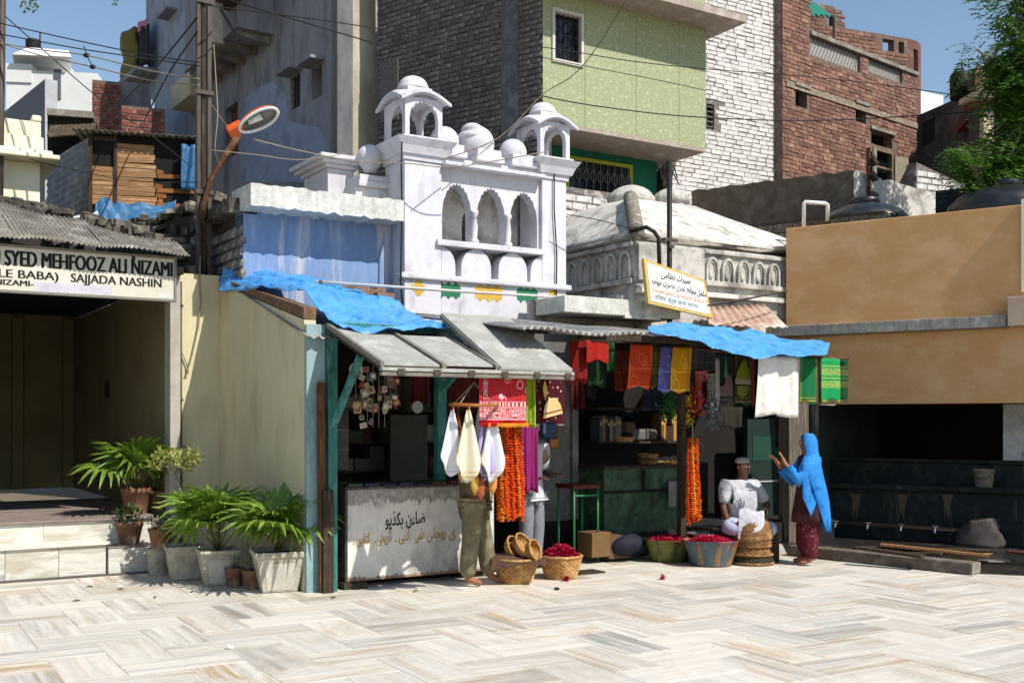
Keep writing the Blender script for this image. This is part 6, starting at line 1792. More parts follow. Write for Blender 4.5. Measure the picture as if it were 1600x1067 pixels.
def patmat(name, base, second, kind, rough=.85):
    if name in MATS: return MATS[name]
    m = bpy.data.materials.new(name); m.use_nodes = True
    nt = m.node_tree; L = nt.links; bs = nt.nodes['Principled BSDF']
    tc = nd(nt, 'ShaderNodeTexCoord'); sx = nd(nt, 'ShaderNodeSeparateXYZ'); L.new(tc.outputs['Generated'], sx.inputs[0])
    X, Zc = sx.outputs[0], sx.outputs[2]
    def math_(op, a, b=None, clamp=False):
        x = nd(nt, 'ShaderNodeMath', operation=op); x.use_clamp = clamp
        for i, q in enumerate((a, b)):
            if q is None: continue
            if isinstance(q, (int, float)): x.inputs[i].default_value = q
            else: L.new(q, x.inputs[i])
        return x.outputs[0]
    def gt(a, b): return math_('GREATER_THAN', a, b)
    def mul(a, b): return math_('MULTIPLY', a, b)
    def fr_(a, k, o=0): return math_('FRACT', math_('ADD', mul(a, k), o))
    def band(a, lo, hi): return mul(gt(a, lo), math_('LESS_THAN', a, hi))
    def rep(k, lo, hi, axis=None, o=0): return band(fr_(axis if axis is not None else X, k, o), lo, hi)
    def OR(*q):
        r = q[0]
        for x in q[1:]: r = math_('MAXIMUM', r, x)
        return r
    def vor(scale, thr, sx_=1., sz_=1.):
        mp = nd(nt, 'ShaderNodeMapping'); mp.inputs['Scale'].default_value = (sx_, .01, sz_); L.new(tc.outputs['Generated'], mp.inputs['Vector'])
        v = nd(nt, 'ShaderNodeTexVoronoi'); v.inputs['Scale'].default_value = scale; L.new(mp.outputs[0], v.inputs['Vector'])
        return math_('LESS_THAN', v.outputs['Distance'], thr), v.outputs['Distance'], mp
    if kind == 'printed':      # borders with figures and medallions
        f1, dst, mp = vor(4.0, .12, 1., .8)
        rings = OR(band(dst, .26, .31), band(dst, .12, .15), f1)
        n = nd(nt, 'ShaderNodeTexNoise'); n.inputs['Scale'].default_value = 26; L.new(tc.outputs['Generated'], n.inputs['Vector'])
        low = band(Zc, .16, .33); scr = mul(low, gt(n.outputs['Fac'], .5))
        mid = mul(band(Zc, .37, .44), rep(13, .15, .7)); lines = OR(band(Zc, .13, .15), band(Zc, .345, .36), band(Zc, .45, .46))
        top = mul(gt(Zc, .48), rings)
        dots = mul(gt(Zc, .48), mul(rep(24,.3,.55), rep(30,.3,.6,Zc)))
        fac = OR(scr, mid, lines, top, mul(dots, .5), mul(rep(1,.1,.2), mul(gt(Zc,.5), gt(n.outputs['Fac'],.52))))
    elif kind == 'dots':
        f1, d1, _ = vor(9.0, .22)
        fac = OR(f1, band(Zc, 0, .03))
    elif kind == 'script':
        n = nd(nt, 'ShaderNodeTexNoise'); n.inputs['Scale'].default_value = 30; L.new(tc.outputs['Generated'], n.inputs['Vector'])
        rows = OR(band(Zc,.62,.78), band(Zc,.34,.50))
        fac = OR(mul(rows, gt(n.outputs['Fac'],.5)), band(Zc,.55,.57), band(Zc,.82,.84), band(Zc,0,.06))
    elif kind == 'paisley':
        f1, d1, _ = vor(3.2, .08, 1.0, .8)
        fac = OR(band(d1,.2,.25), band(d1,.36,.39), f1, rep(1,.06,.1), rep(1,.9,.94), band(Zc,.05,.08), band(Zc,.45,.47))
    elif kind == 'border':
        e = OR(band(Zc,.07,.10), rep(1,.08,.12), rep(1,.88,.92), band(Zc,.14,.155))
        fac = e
    else:
        fac = math_('MULTIPLY', X, 0.0)
    nz = nd(nt, 'ShaderNodeTexNoise'); nz.inputs['Scale'].default_value = 60; L.new(tc.outputs['Generated'], nz.inputs['Vector'])
    mx = nd(nt, 'ShaderNodeMix', data_type='RGBA'); L.new(mul(fac, .85), mx.inputs['Factor']); mx.inputs[6].default_value = (*h(base),1); mx.inputs[7].default_value = (*h(second),1)
    mr = nd(nt, 'ShaderNodeMapRange'); mr.inputs[1].default_value=.3; mr.inputs[2].default_value=.7; mr.inputs[3].default_value=.85; mr.inputs[4].default_value=1.1; L.new(nz.outputs['Fac'], mr.inputs[0])
    vm = nd(nt, 'ShaderNodeVectorMath', operation='SCALE'); L.new(mx.outputs[2], vm.inputs[0]); L.new(mr.outputs[0], vm.inputs['Scale'])
    L.new(vm.outputs[0], bs.inputs['Base Color']); bs.inputs['Roughness'].default_value = rough; bs.inputs['Specular IOR Level'].default_value = .2
    tr = nd(nt, 'ShaderNodeBsdfTranslucent'); L.new(vm.outputs[0], tr.inputs[0])
    ms = nd(nt, 'ShaderNodeMixShader'); ms.inputs[0].default_value = .18
    L.new(bs.outputs[0], ms.inputs[1]); L.new(tr.outputs[0], ms.inputs[2]); L.new(ms.outputs[0], nt.nodes['Material Output'].inputs[0])
    b = nd(nt, 'ShaderNodeBump'); b.inputs['Strength'].default_value=.15; L.new(nz.outputs['Fac'], b.inputs['Height']); L.new(b.outputs[0], bs.inputs['Normal'])
    MATS[name] = m
    return m
hk = [  # px top, py top, px half width bottom, py bottom, colour, label, depth offset
 (708, 640, 17, 745, patmat('white_kerchief', (226,226,232), (200,200,214), 'border'), 'plain white handkerchief nearest the counter on the hanger ring', .02),
 (716, 638, 10, 730, patmat('brown_kerchief', (128,62,40), (180,120,80), 'paisley'), 'brown printed handkerchief hanging behind the plain white one', .1),
 (733, 640, 18, 755, patmat('cream_kerchief', (228,220,196), (204,170,90), 'border'), 'cream handkerchief with yellow border in the middle of the hanger ring', -.05),
 (748, 640, 9, 752, patmat('white_kerchief', (226,226,232), (200,200,214), 'border'), 'narrow white handkerchief between the cream and the lilac ones', .12),
 (757, 640, 13, 756, patmat('lilac_kerchief', (196,182,224), (140,120,190), 'border'), 'lilac-bordered handkerchief on the hanger ring', .02),
 (770, 640, 16, 755, patmat('white_kerchief2', (230,228,234), (206,190,160), 'border'), 'white handkerchief nearest the marigold strings on the hanger ring', -.03),
]
for px, py, hw, py2, mat, lab, do in hk:
    p = F.q(px, py, dH+do); q = F.q(px, py2, dH+do)
    w_ = hw*1.75*F.P(p.x,dH).y/FPX
    t = thing('handkerchief', lab, 'handkerchief', F, *q, group='handkerchiefs on the hanger ring')
    zt_, zb_ = p.z, q.z
    def fn(u, v, p=p, w_=w_, zt_=zt_, zb_=zb_, k=px):
        e = abs(2*u-1)
        ww = w_*(.13+.87*min(1, v*1.15)**.8)
        drop = (zt_-zb_)*v*(1-.28*e**1.3*(v))
        return (p.x + ww*(u-.5)*2*.8 + .01*math.sin(k), p.y + .035*math.sin(9*u+k)*(.3+v), zt_-drop)
    MB(F).grid(fn, 16, 16).build('cloth', mat, t, smooth=True, solid=.003)
    MB(F).box(p.x-.008, p.x+.008, p.y-.008, p.y+.008, p.z-.015, p.z+.045).build('peg', WOOD, t)
for px, py, c in ((722,742,(206,140,90)),(770,762,(206,140,70)),(742,762,(190,150,60)),(751,772,(150,80,50))):
    p = F.q(px, py, dH+.06)
    t = thing('tassel', {722:'peach cloth tip under the plain white handkerchief',770:'orange cloth tip below the last white handkerchief',742:'yellow cloth tip below the cream handkerchief',751:'brown tassel dangling lowest under the hanger ring'}[px], 'cloth', F, *p)
    MB(F).loft([[p+Vector((r*math.cos(a),r*math.sin(a)*.5,z)) for a in [2*math.pi*k/8 for k in range(8)]] for r, z in ((.02,.2),(.05,.08),(.045,.0),(.008,-.07))]).build('cloth', M1('tip%d'%px, c), t, smooth=True)

# large printed shawls under the awning
def hang(name, label, cat, px0, px1, y0, y1, d, mat, folds=2, amp=.03, lean=0, dlean=0.0, group=None, taper=0, nu=24, sub=None, ph=0.):
    a, b = F.S(px0, d), F.S(px1, d); m_ = (a+b)/2
    t = thing(name, label, cat, F, m_, d, F.Z(y1,m_,d), group=group)
    cloth('cloth', mat, t, F, a, b, d, F.Z(y0,m_,d), F.Z(y1,m_,d), folds=folds, amp=amp, lean=lean, dlean=dlean, taper=taper, nu=nu, ph=ph)
    return t
hang('red_shawl', 'large red shawl with white printed bands hanging from the awning edge', 'shawl', 748, 822, 580, 664, -1.22, patmat('red_print', (186,22,36), (238,206,206), 'printed'), 2, .02)
a, b = F.S(762,-1.23), F.S(824,-1.23)
fringe = thing('shawl_fringe', 'orange gold fringe along the bottom of the red shawl', 'fringe', F, (a+b)/2, -1.23, 1.6)
MB(F).grid(lambda u,v: (a+(b-a)*u, -1.24+.02*math.sin(12*u), F.Z(661,(a+b)/2,-1.23)-.02*v-.02*abs(math.sin(90*u))*v), 120, 2).build('threads', M1('gold_thread', (212,130,30)), fringe, solid=.004)
hang('green_shawl', 'lime green shawl folded beside the red printed one', 'shawl', 812, 836, 580, 666, -1.12, patmat('lime_cloth', (140,166,36), (176,190,80), 'border'), 2, .03)
sw_ = hang('maroon_banner', 'maroon dotted banner with a cream domed shrine motif', 'banner', 832, 882, 582, 662, -1.0, patmat('maroon_dots', (72,20,26), (214,190,176), 'dots'), 1, .015)
# shrine motif on the banner: dome shape with spire
dM = -1.03
def mq(px, py): 
    p = F.q(px, py, dM); return (p.x, p.z)
MB(F).prism([mq(x_, y_) for x_, y_ in ((849,654),(879,646),(876,632),(868,621),(858,622),(852,632),(850,640))], dM-.003, dM).build('dome_motif', M1('cream_print', (206,178,120)), sw_)
MB(F).prism([mq(x_, y_) for x_, y_ in ((850,620),(854,620),(855,606),(851,594),(848,606))], dM-.003, dM).build('spire_motif', M1('gold_print', (206,160,70)), sw_)
MB(F).prism([mq(x_, y_) for x_, y_ in ((851,648),(877,641),(876.5,639),(851,645.5))], dM-.005, dM-.0035).build('band_motif', M1('brown_print', (120,70,50)), sw_)
# dark framed pictures on the party wall
for i, (pa, pb, ya, yb, c) in enumerate(((846,870,660,686,(38,50,80)),(858,874,665,700,(140,92,30)))):
    t = thing('wall_picture', ['dark blue framed picture on the grimy party wall', 'ochre card hanging on the grimy party wall'][i], 'picture', F, F.S(pa,1.13), 1.13, 1.5)
    a, b = F.S(pa,1.14), F.S(pb,1.14)
    MB(F).box(a, b, 1.135-.02*(1-i), 1.145-.02*(1-i), F.Z(yb,a,1.14), F.Z(ya,a,1.14)).build('board', M1('pic%d'%i, c), t)
    MB(F).box(a+.02, b-.02, 1.132-.02*(1-i), 1.1345-.02*(1-i), F.Z(yb,a,1.14)+.02, F.Z(ya,a,1.14)-.02).build('print', M1('picp%d'%i, tuple(min(255,x+30) for x in c)), t)

# ------------------------------------------------------------------ cloths of the second shop
CL = [(890,918,530,598,(120,26,22),'plain','dark red cloth hanging first under the cloth shop roof',.25),
 (916,950,532,565,(168,36,28),'plain','red cloth with a slanting hem under the cloth shop roof',.15),
 (920,948,560,604,(24,52,30),'plain','dark green cloth below the slanting red one',.3),
 (948,960,535,580,(30,74,38),'plain','narrow green cloth between the red and the orange ones',.2),
 (985,1020,538,606,(200,70,36),'paisley','orange paisley cloth hanging under the cloth shop roof',.0),
 (1018,1034,540,606,(92,92,24),'script','olive green cloth beside the orange paisley one',.05),
 (1033,1056,541,612,(92,92,160),'paisley','blue-violet paisley cloth hanging under the cloth shop roof',-.05),
 (1052,1082,542,612,(214,148,30),'paisley','golden yellow paisley cloth hanging under the cloth shop roof',-.1)]
for pa, pb, ya, yb, c, kd, lab, d in CL:
    hang('hanging_cloth', lab, 'cloth', pa, pb, ya, yb, d, patmat('cl_%d' % pa, c, tuple(min(255,int(x*1.35)+26) for x in c), kd), 1, .02, lean=(-.05 if kd == 'paisley' else 0), group='cloths hung under the cloth shop roof')
hang('net_cloth', 'grey net cloth hanging behind the yellow paisley cloth', 'cloth', 1082, 1118, 545, 578, .25, patmat('net', (84,88,92), (130,130,134), 'script'), 4, .03)
pm = hang('mosque_hanging', 'dark green hanging printed with a domed mosque', 'cloth', 1120, 1146, 553, 628, -.15, patmat('mosque1', (46,64,54), (120,110,110), 'border'), 1, .012)
pm2 = hang('dome_hanging', 'olive hanging printed with a green pointed dome and face-like arch', 'cloth', 1148, 1174, 550, 632, -.2, patmat('mosque2', (60,70,40), (130,124,80), 'border'), 1, .012)
def motp(t, d, pts, c, nm):
    MB(F).prism([(F.q(x_,y_,d).x, F.q(x_,y_,d).z) for x_, y_ in pts], d-.003, d).build('printed_motif', M1(nm, c), t)
motp(pm, -.175, [(1131,590),(1134,556),(1137,590)], (96,124,104), 'mo1')
motp(pm, -.175, [(1122,618),(1145,618),(1145,602),(1143,590),(1139,585),(1134,590),(1132,602),(1122,604)], (128,96,100), 'mo2')
motp(pm2, -.225, [(1150,592),(1172,594),(1171,580),(1166,566),(1163,560),(1158,568),(1152,580)], (140,140,36), 'mo3')
motp(pm2, -.225, [(1149,600),(1173,601),(1173,594),(1149,592)], (168,158,132), 'mo4')
motp(pm2, -.225, [(1152,616),(1160,622),(1168,616),(1171,603),(1151,603)], (122,128,40), 'mo5')
hang('bead_strings', 'strings of white beads hanging beside the mosque cloth', 'beads', 1118, 1124, 560, 622, -.2, patmat('beads', (170,166,158), (220,218,210), 'dots'), 2, .01)
hang('red_strip', 'narrow red strip at the edge of the dome hanging', 'cloth', 1174, 1179, 558, 634, -.3, M1('red_strip', (110,40,28)), 1, .005)
wc = hang('white_sack_cloth', 'creased white cloth with hem catching the sun under the blue tarpaulin', 'cloth', 1180, 1250, 556, 650, -1.02, surf('white_cotton', [h((206,200,190)), h((224,220,212))], scale=9, rough=.85, bump=.5, bscale=16, fine=.05), 2, .035, taper=.12, nu=36)
gc = hang('green_gold_cloth', 'green cloth with gold fringe beside the white hanging cloth', 'cloth', 1250, 1277, 558, 630, -.95, patmat('green_gold', (24,112,62), (190,150,50), 'border'), 1, .02)
gc2 = hang('green_script_cloth', 'bright green cloth with golden script rows at the end of the stall', 'cloth', 1283, 1312, 560, 627, -1.0, patmat('green_script', (26,150,84), (196,190,80), 'script'), 1, .015)
gc3 = hang('dark_green_cloth', 'dark green cloth partly behind the bright green script cloth', 'cloth', 1308, 1325, 562, 626, -.9, patmat('green_script2', (22,70,44), (110,110,50), 'script'), 1, .015)
rl = thing('cloth_rail', 'wooden rail carrying the hanging cloths of the cloth shop', 'rail', F, F.S(1200,-.5), -.5, 2.4)
MB(F).path([F.q(1085,545,-.2), F.q(1180,554,-.9), F.q(1325,561,-.95)], .018, 6).build('rod', RUST, rl)
MB(F).path([F.q(885,530,.2), F.q(1085,541,-.02)], .012, 6).build('rod', OLDW, rl)
MB(F).path([F.q(1280,556,-.97), F.q(1281,632,-.97)], .015, 6).build('upright', OLDW, rl)
# second, darker rows of cloths deeper inside the shop
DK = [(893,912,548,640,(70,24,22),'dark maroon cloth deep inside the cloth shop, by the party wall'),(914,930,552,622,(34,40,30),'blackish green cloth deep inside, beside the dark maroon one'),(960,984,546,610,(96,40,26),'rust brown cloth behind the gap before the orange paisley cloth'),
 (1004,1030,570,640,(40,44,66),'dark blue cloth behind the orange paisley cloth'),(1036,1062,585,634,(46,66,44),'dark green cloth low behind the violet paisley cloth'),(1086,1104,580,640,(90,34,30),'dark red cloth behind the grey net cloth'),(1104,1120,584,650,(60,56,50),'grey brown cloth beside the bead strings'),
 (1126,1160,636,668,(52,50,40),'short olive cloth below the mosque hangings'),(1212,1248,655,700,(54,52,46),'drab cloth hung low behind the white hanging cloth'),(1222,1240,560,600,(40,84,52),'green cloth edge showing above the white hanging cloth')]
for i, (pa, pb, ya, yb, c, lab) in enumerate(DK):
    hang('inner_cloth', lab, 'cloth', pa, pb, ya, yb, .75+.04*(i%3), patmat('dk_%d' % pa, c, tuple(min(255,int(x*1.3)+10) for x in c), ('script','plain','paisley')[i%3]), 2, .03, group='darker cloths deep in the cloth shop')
# coloured tinsel garlands hanging inside
rgT = random.Random(21)
for i, (px, y0, y1, c, lab) in enumerate(((1048,612,655,(40,110,60),'green tinsel bunch hanging inside the cloth shop'),(1070,620,664,(214,180,30),'golden tinsel bunch hanging inside the cloth shop'),(1086,600,650,(190,60,30),'red tinsel garland inside the cloth shop'),(1112,622,668,(120,130,140),'silvery tinsel hanging by the inner post'))):
    p0 = F.q(px, y0, .35); p1 = F.q(px, y1, .35)
    t = thing('tinsel_garland', lab, 'garland', F, *p1)
    m = MB(F)
    for k_ in range(140):
        f = rgT.random()
        c_ = p0.lerp(p1, f) + Vector((rgT.gauss(0,.06), rgT.gauss(0,.05), rgT.gauss(0,.02)))
        r_ = .018
        dv = Vector((rgT.uniform(-1,1),rgT.uniform(-1,1),rgT.uniform(-1,1)))*.03
        m.add([c_-dv, c_+Vector((r_,0,0)), c_+dv, c_+Vector((0,r_,-r_))], [(0,1,2),(0,2,3)])
    m.build('tinsel', M1('tin%d'%i, c, rough=.35), t)['kind'] = 'stuff'

# ------------------------------------------------------------------ flower garlands
def garland(label, px, y0, y1, d, wtop, wbot, strands, seed, loose=.5):
    rg = random.Random(seed)
    p0, p1 = F.q(px, y0, d), F.q(px, y1, d)
    t = thing('marigold_garland', label, 'garland', F, *p1, group='hanging marigold garlands')
    mo = [surf('marigold%d' % i, [h(c), tuple(.7*x for x in h(c))], scale=60, rough=.8, bump=.5, bscale=120, trans=.15) for i, c in enumerate(((240,100,18),(226,66,14),(250,160,50)))]
    for s_ in range(strands):
        a = 2*math.pi*s_/strands + rg.uniform(-.2,.2); rr = rg.choice((.35,.7,.85,1.0,1.0))
        m = MB(F)
        L_ = (p0-p1).length*rg.uniform(.9, 1.0)
        nfl = int(L_/.026)
        for k_ in range(nfl):
            f = k_/nfl
            w_ = (wtop+(wbot-wtop)*min(1, f*1.6))*rr
            c_ = p0 + Vector((w_*math.cos(a+.4*f), w_*.7*math.sin(a+.4*f), -L_*f)) + Vector((rg.uniform(-.006,.006), rg.uniform(-.006,.006), 0))
            r_ = rg.uniform(.018, .027)
            # flower head: squashed six-sided bipyramid
            top = c_+Vector((0,0,r_*.7)); bot = c_-Vector((0,0,r_*.7))
            q0 = rg.uniform(0,1)
            rg_ = [c_+Vector((r_*math.cos(q0+2*math.pi*j/6), r_*math.sin(q0+2*math.pi*j/6), rg.uniform(-.3,.3)*r_)) for j in range(6)]
            m.add([top, bot]+rg_, [(0,2+j,2+(j+1)%6) for j in range(6)]+[(1,2+(j+1)%6,2+j) for j in range(6)])
        o = m.build('flower_strand', mo[rg.choice((0,0,1,2))], t); o['kind'] = 'stuff'
    MB(F).path([p0+Vector((0,0,.22)), p0], .008, 5).build('string', WIREL, t)
garland('thick orange marigold garland bunch hanging beside the red shawl', 798, 668, 820, -.95, .10, .135, 30, 2)
garland('slimmer orange-red marigold garland bunch hanging inside the cloth shop', 1082, 686, 822, -.3, .065, .10, 18, 5)
# ------------------------------------------------------------------ baskets, tubs and flowers
CANE = surf('woven_cane', [h((188,146,88)), h((150,108,60)), h((206,168,110))], scale=7, stretch=(1,1,1), rough=.7, bump=.3, fine=.2)
CANED = surf('old_brown_cane', [h((148,108,66)), h((112,78,46)), h((170,130,86))], scale=7, rough=.8, bump=.4, fine=.2)
def gpos(px, py):
    Y = CAM_H*FPX/(py-HOR); return ((px-800)/FPX*Y, Y)
def woven(mb, c, r0, r1, hgt, n=44, rows=11, amp=.007, flip=False):
    rings = []
    for i in range(rows*2+1):
        f = i/(rows*2); r = r0+(r1-r0)*f**.8
        z = hgt*f if not flip else hgt*(1-f)
        rings.append([Vector(c)+Vector(((r+amp*(1 if (k+i//2)%2 else -1)*(.3 if i%2 else 1))*math.cos(2*math.pi*k/n), (r+amp*(1 if (k+i//2)%2 else -1)*(.3 if i%2 else 1))*math.sin(2*math.pi*k/n), z)) for k in range(n)])
    mb.loft(rings, cap=False)
    return mb
def basket(name, label, px, py, rt, rb, hgt, mat, group=None):
    x, y = gpos(px, py); y += rb*.9
    t = thing(name, label, 'basket', WORLD, x, y, group=group)
    woven(MB(), (x,y,0.004), rb, rt, hgt).build('weave', mat, t, solid=.008)
    MB().path([(x+rt*math.cos(a), y+rt*math.sin(a), hgt+.004) for a in [2*math.pi*k/40 for k in range(41)]], .016, 8).build('rim', mat, t, smooth=True)
    MB().lathe([(.001,.012),(rb*.98,.012)], (x,y,0), 24, cap=False).build('base', mat, t)
    return t, x, y
ROSE = [surf('rose%d' % i, [h(c), tuple(.55*q for q in h(c))], scale=40, rough=.6, bump=.3, trans=.2) for i, c in enumerate(((206,20,70),(176,12,50),(226,60,106)))]
def petals(parent, c, rx, ry, hgt, n, size, seed, flower=True, mats=ROSE):
    rg = random.Random(seed)
    ms = [MB() for _ in mats]
    for i in range(n):
        r = math.sqrt(rg.random()); a = rg.random()*2*math.pi
        x, y = c[0]+rx*r*math.cos(a), c[1]+ry*r*math.sin(a)
        z = c[2]+hgt*(1-r*r)*rg.uniform(.75,1.05)
        m = ms[rg.randrange(len(mats))]
        if flower:
            for k in range(5):
                b = rg.random()*6.3; t = rg.uniform(.3,1.1)
                d1 = Vector((math.cos(b)*math.cos(t), math.sin(b)*math.cos(t), math.sin(t)))*size
                d2 = Vector((-math.sin(b), math.cos(b), 0))*size*.6
                p = Vector((x,y,z))
                m.add([p, p+d1*.7+d2, p+d1*1.1, p+d1*.7-d2], [(0,1,2),(0,2,3)])
        else:
            b = rg.random()*6.3
            d1 = Vector((math.cos(b), math.sin(b), rg.uniform(-.3,.6)))*size; d2 = Vector((-math.sin(b), math.cos(b), rg.uniform(-.3,.3)))*size*.7
            p = Vector((x,y,z)); m.add([p-d1, p+d2, p+d1, p-d2+Vector((0,0,size*.3))], [(0,1,2),(0,2,3)])
    base = MB().lathe([(rx*.97, c[2]-.02),(rx*.8,c[2]+hgt*.3),(rx*.4,c[2]+hgt*.75),(.001,c[2]+hgt*.9)], (c[0],c[1],0), 20, cap=False)
    base.build('heap_core', mats[1], parent)
    for m, mt in zip(ms, mats):
        if m.v: m.build('petals', mt, parent)['kind'] = 'stuff'
t, x, y = basket('rose_basket', 'cane basket heaped with crimson roses', 877, 906, .225, .155, .235, CANE, 'cane baskets by the bookstall')
petals(thing('rose_heap', 'heap of crimson roses filling the cane basket', 'roses', WORLD, x, y, .2), (x,y,.21), .2, .2, .13, 260, .034, 3)
t, x2, y2 = basket('covered_basket', 'cane basket with a dark cloth and small baskets on top', 806, 913, .235, .16, .245, CANE, 'cane baskets by the bookstall')
ck = thing('basket_cloth', 'dark brown cloth draped over the rim of the covered basket', 'cloth', WORLD, x2, y2, .24)
MB().grid(lambda u,v: (x2-.26+.56*u, y2-.28+.4*v-.0*u, .275+.02*math.sin(6*u)-.16*max(0,.35-v)*(.6+.4*math.sin(5*u+1))*2.2), 26, 16).build('cloth', surf('dark_brown_cloth', [h((92,66,52)), h((70,50,40))], scale=8, rough=.9, bump=.3), ck, smooth=True, solid=.006)
for i, (dx, dy, dz, tilt, r) in enumerate(((-.06,.02,.33,1.1,.13),(.04,-.02,.36,1.0,.135),(.14,-.08,.33,1.25,.11))):
    t = thing('small_tray_basket', ['small round cane tray at the back of the covered basket','second small cane tray leaning on the covered basket','smallest cane tray tipped over the basket rim'][i], 'tray', WORLD, x2+dx, y2+dy, dz)
    M4 = Matrix.Translation((x2+dx,y2+dy,dz)) @ Matrix.Rotation(-.5, 4, 'Z') @ Matrix.Rotation(tilt, 4, 'Y')
    m = MB(); woven(m, (0,0,0), r*.75, r, .07, 30, 4, .005); m.v = [M4 @ p for p in m.v]; m.build('weave', CANE, t, solid=.006)
    m = MB().path([(r*math.cos(a), r*math.sin(a), .07) for a in [2*math.pi*k/28 for k in range(29)]], .012, 6); m.v = [M4 @ p for p in m.v]; m.build('rim', CANE, t, smooth=True)
    m = MB().lathe([(.001,.005),(r*.75,.005)], (0,0,0), 20, cap=False); m.v = [M4 @ p for p in m.v]; m.build('base', CANE, t)
# rose fallen on the paving
for i, (px, py, lab) in enumerate(((885,908,'crimson rose fallen on the paving before the rose basket'),(815,911,'crimson petal clump fallen by the covered basket'),(1035,905,'dark petal lying on the paving beyond the baskets'))):
    gx, gy = gpos(px, py); t = thing('fallen_rose', lab, 'rose', WORLD, gx, gy)
    petals(t, (gx,gy,.012), .03, .03, .03, 12 if i < 2 else 4, .024, 40+i)
for i, (px, py, lab, c) in enumerate(((870,921,'small dark pebble on the marble before the baskets',(46,42,40)),(359,1013,'small white paper scrap on the marble in front',(240,240,240)),(722,893,'thin dark shadowed mat edge by the baskets',(90,80,70)))):
    if i == 2: continue
    gx, gy = gpos(px, py); t = thing('pebble' if i == 0 else 'paper_scrap', lab, 'pebble' if i == 0 else 'litter', WORLD, gx, gy)
    MB().ball((gx,gy,.012), .025, 10, 6, (1.2,1,.6)).build('lump', M1('litter%d'%i, c), t, smooth=False, jitter=.006)
for i, (px, py, lab) in enumerate(((188,922,'dry brown leaf on the paving before the stone block'),(243,934,'long dry leaf on the paving below the square pots'),(140,918,'small dry leaf on the paving before the marble step'),(300,925,'curled dry leaf beside the pot shadows'),(120,940,'dry leaf lying out on the paving at the left'),(520,935,'dry leaf on the paving before the counter foot'),(650,925,'crumpled leaf on the paving below the counter'))):
    gx, gy = gpos(px, py); t = thing('dry_leaf', lab, 'leaf', WORLD, gx, gy)
    a_ = i*1.7
    MB().grid(lambda u,v: (gx+(u-.5)*.09*math.cos(a_)-(v-.5)*.03*math.sin(a_)*math.sin(math.pi*u), gy+(u-.5)*.09*math.sin(a_)+(v-.5)*.03*math.cos(a_)*math.sin(math.pi*u), .006+.018*abs(v-.5)*2*math.sin(math.pi*u)), 5, 3).build('blade', M1('dry_leaf_brown', (104,82,50)), t, smooth=True)
# mat beyond the baskets
mt_ = thing('floor_mat', 'thin flat brown board on the paving beside the rose basket', 'board', WORLD, *gpos(905,898))
gx, gy = gpos(905, 899)
MB(ROW).box(ROW.S(885,-.35), ROW.S(938,-.35), -.45, -.2, .003, .016).build('board', OLDW, mt_)

# petal tubs of the seller
def tub(label, px, py, rt, rb, hgt, mat, pet=True, seed=1):
    x, y = gpos(px, py); y += rb*.85
    t = thing('flower_tub', label, 'tub', WORLD, x, y, group='petal tubs of the flower seller')
    MB().lathe([(rb*.6,.004),(rb,.004),(rb*1.03,.03),((rb+rt)/2,hgt*.5),(rt,hgt*.96),(rt*1.04,hgt),(rt*.98,hgt-.01),(rt*.9,hgt*.6)], (x,y,0), 36, cap=False).build('tub', mat, t, smooth=True)
    hp = thing('petal_heap', 'loose pink-red rose petals heaped in ' + label.split(' tub')[0] + ' tub', 'petals', WORLD, x, y, hgt-.05)
    petals(hp, (x,y,hgt-.045), rt*.96, rt*.96, .09, 800, .022, seed, flower=False)
    return t, x, y
def striped(name, cols):
    m = surf(name, [h(cols[0]), h(cols[1])], scale=2, stretch=(1.5,1.5,.2), rough=.45, bump=.1, spec=.4, stain=h(cols[2]), stainamt=.9, stainpos=(.5,.54), stainscale=(2.2,2.2,.2))
    return m
tub('dented blue and brown metal tub beside the basket stack', 1116, 886, .32, .235, .30, striped('painted_metal', ((74,92,100),(58,74,84),(140,96,58))), seed=7)
tub('olive green metal tub behind the blue one', 1050, 879, .30, .22, .27, striped('olive_metal', ((104,104,48),(84,86,40),(60,60,36))), seed=9)
tr_ = thing('metal_tray', 'shiny metal tray of petals beside the flower seller', 'tray', WORLD, *gpos(1110,838))
x, y = 2.28, 12.98
MB().lathe([(.001,.30),(.16,.30),(.2,.335),(.205,.335)], (x,y,0), 28, cap=False).build('tray', surf('steel_tray', [h((190,190,196)), h((150,150,156))], rough=.25, bump=0, metal=.8), tr_, smooth=True, solid=.006)
MB().lathe([(.12,.0),(.1,.15),(.12,.298)], (x,y,0), 14).build('stand', OLDW, tr_)
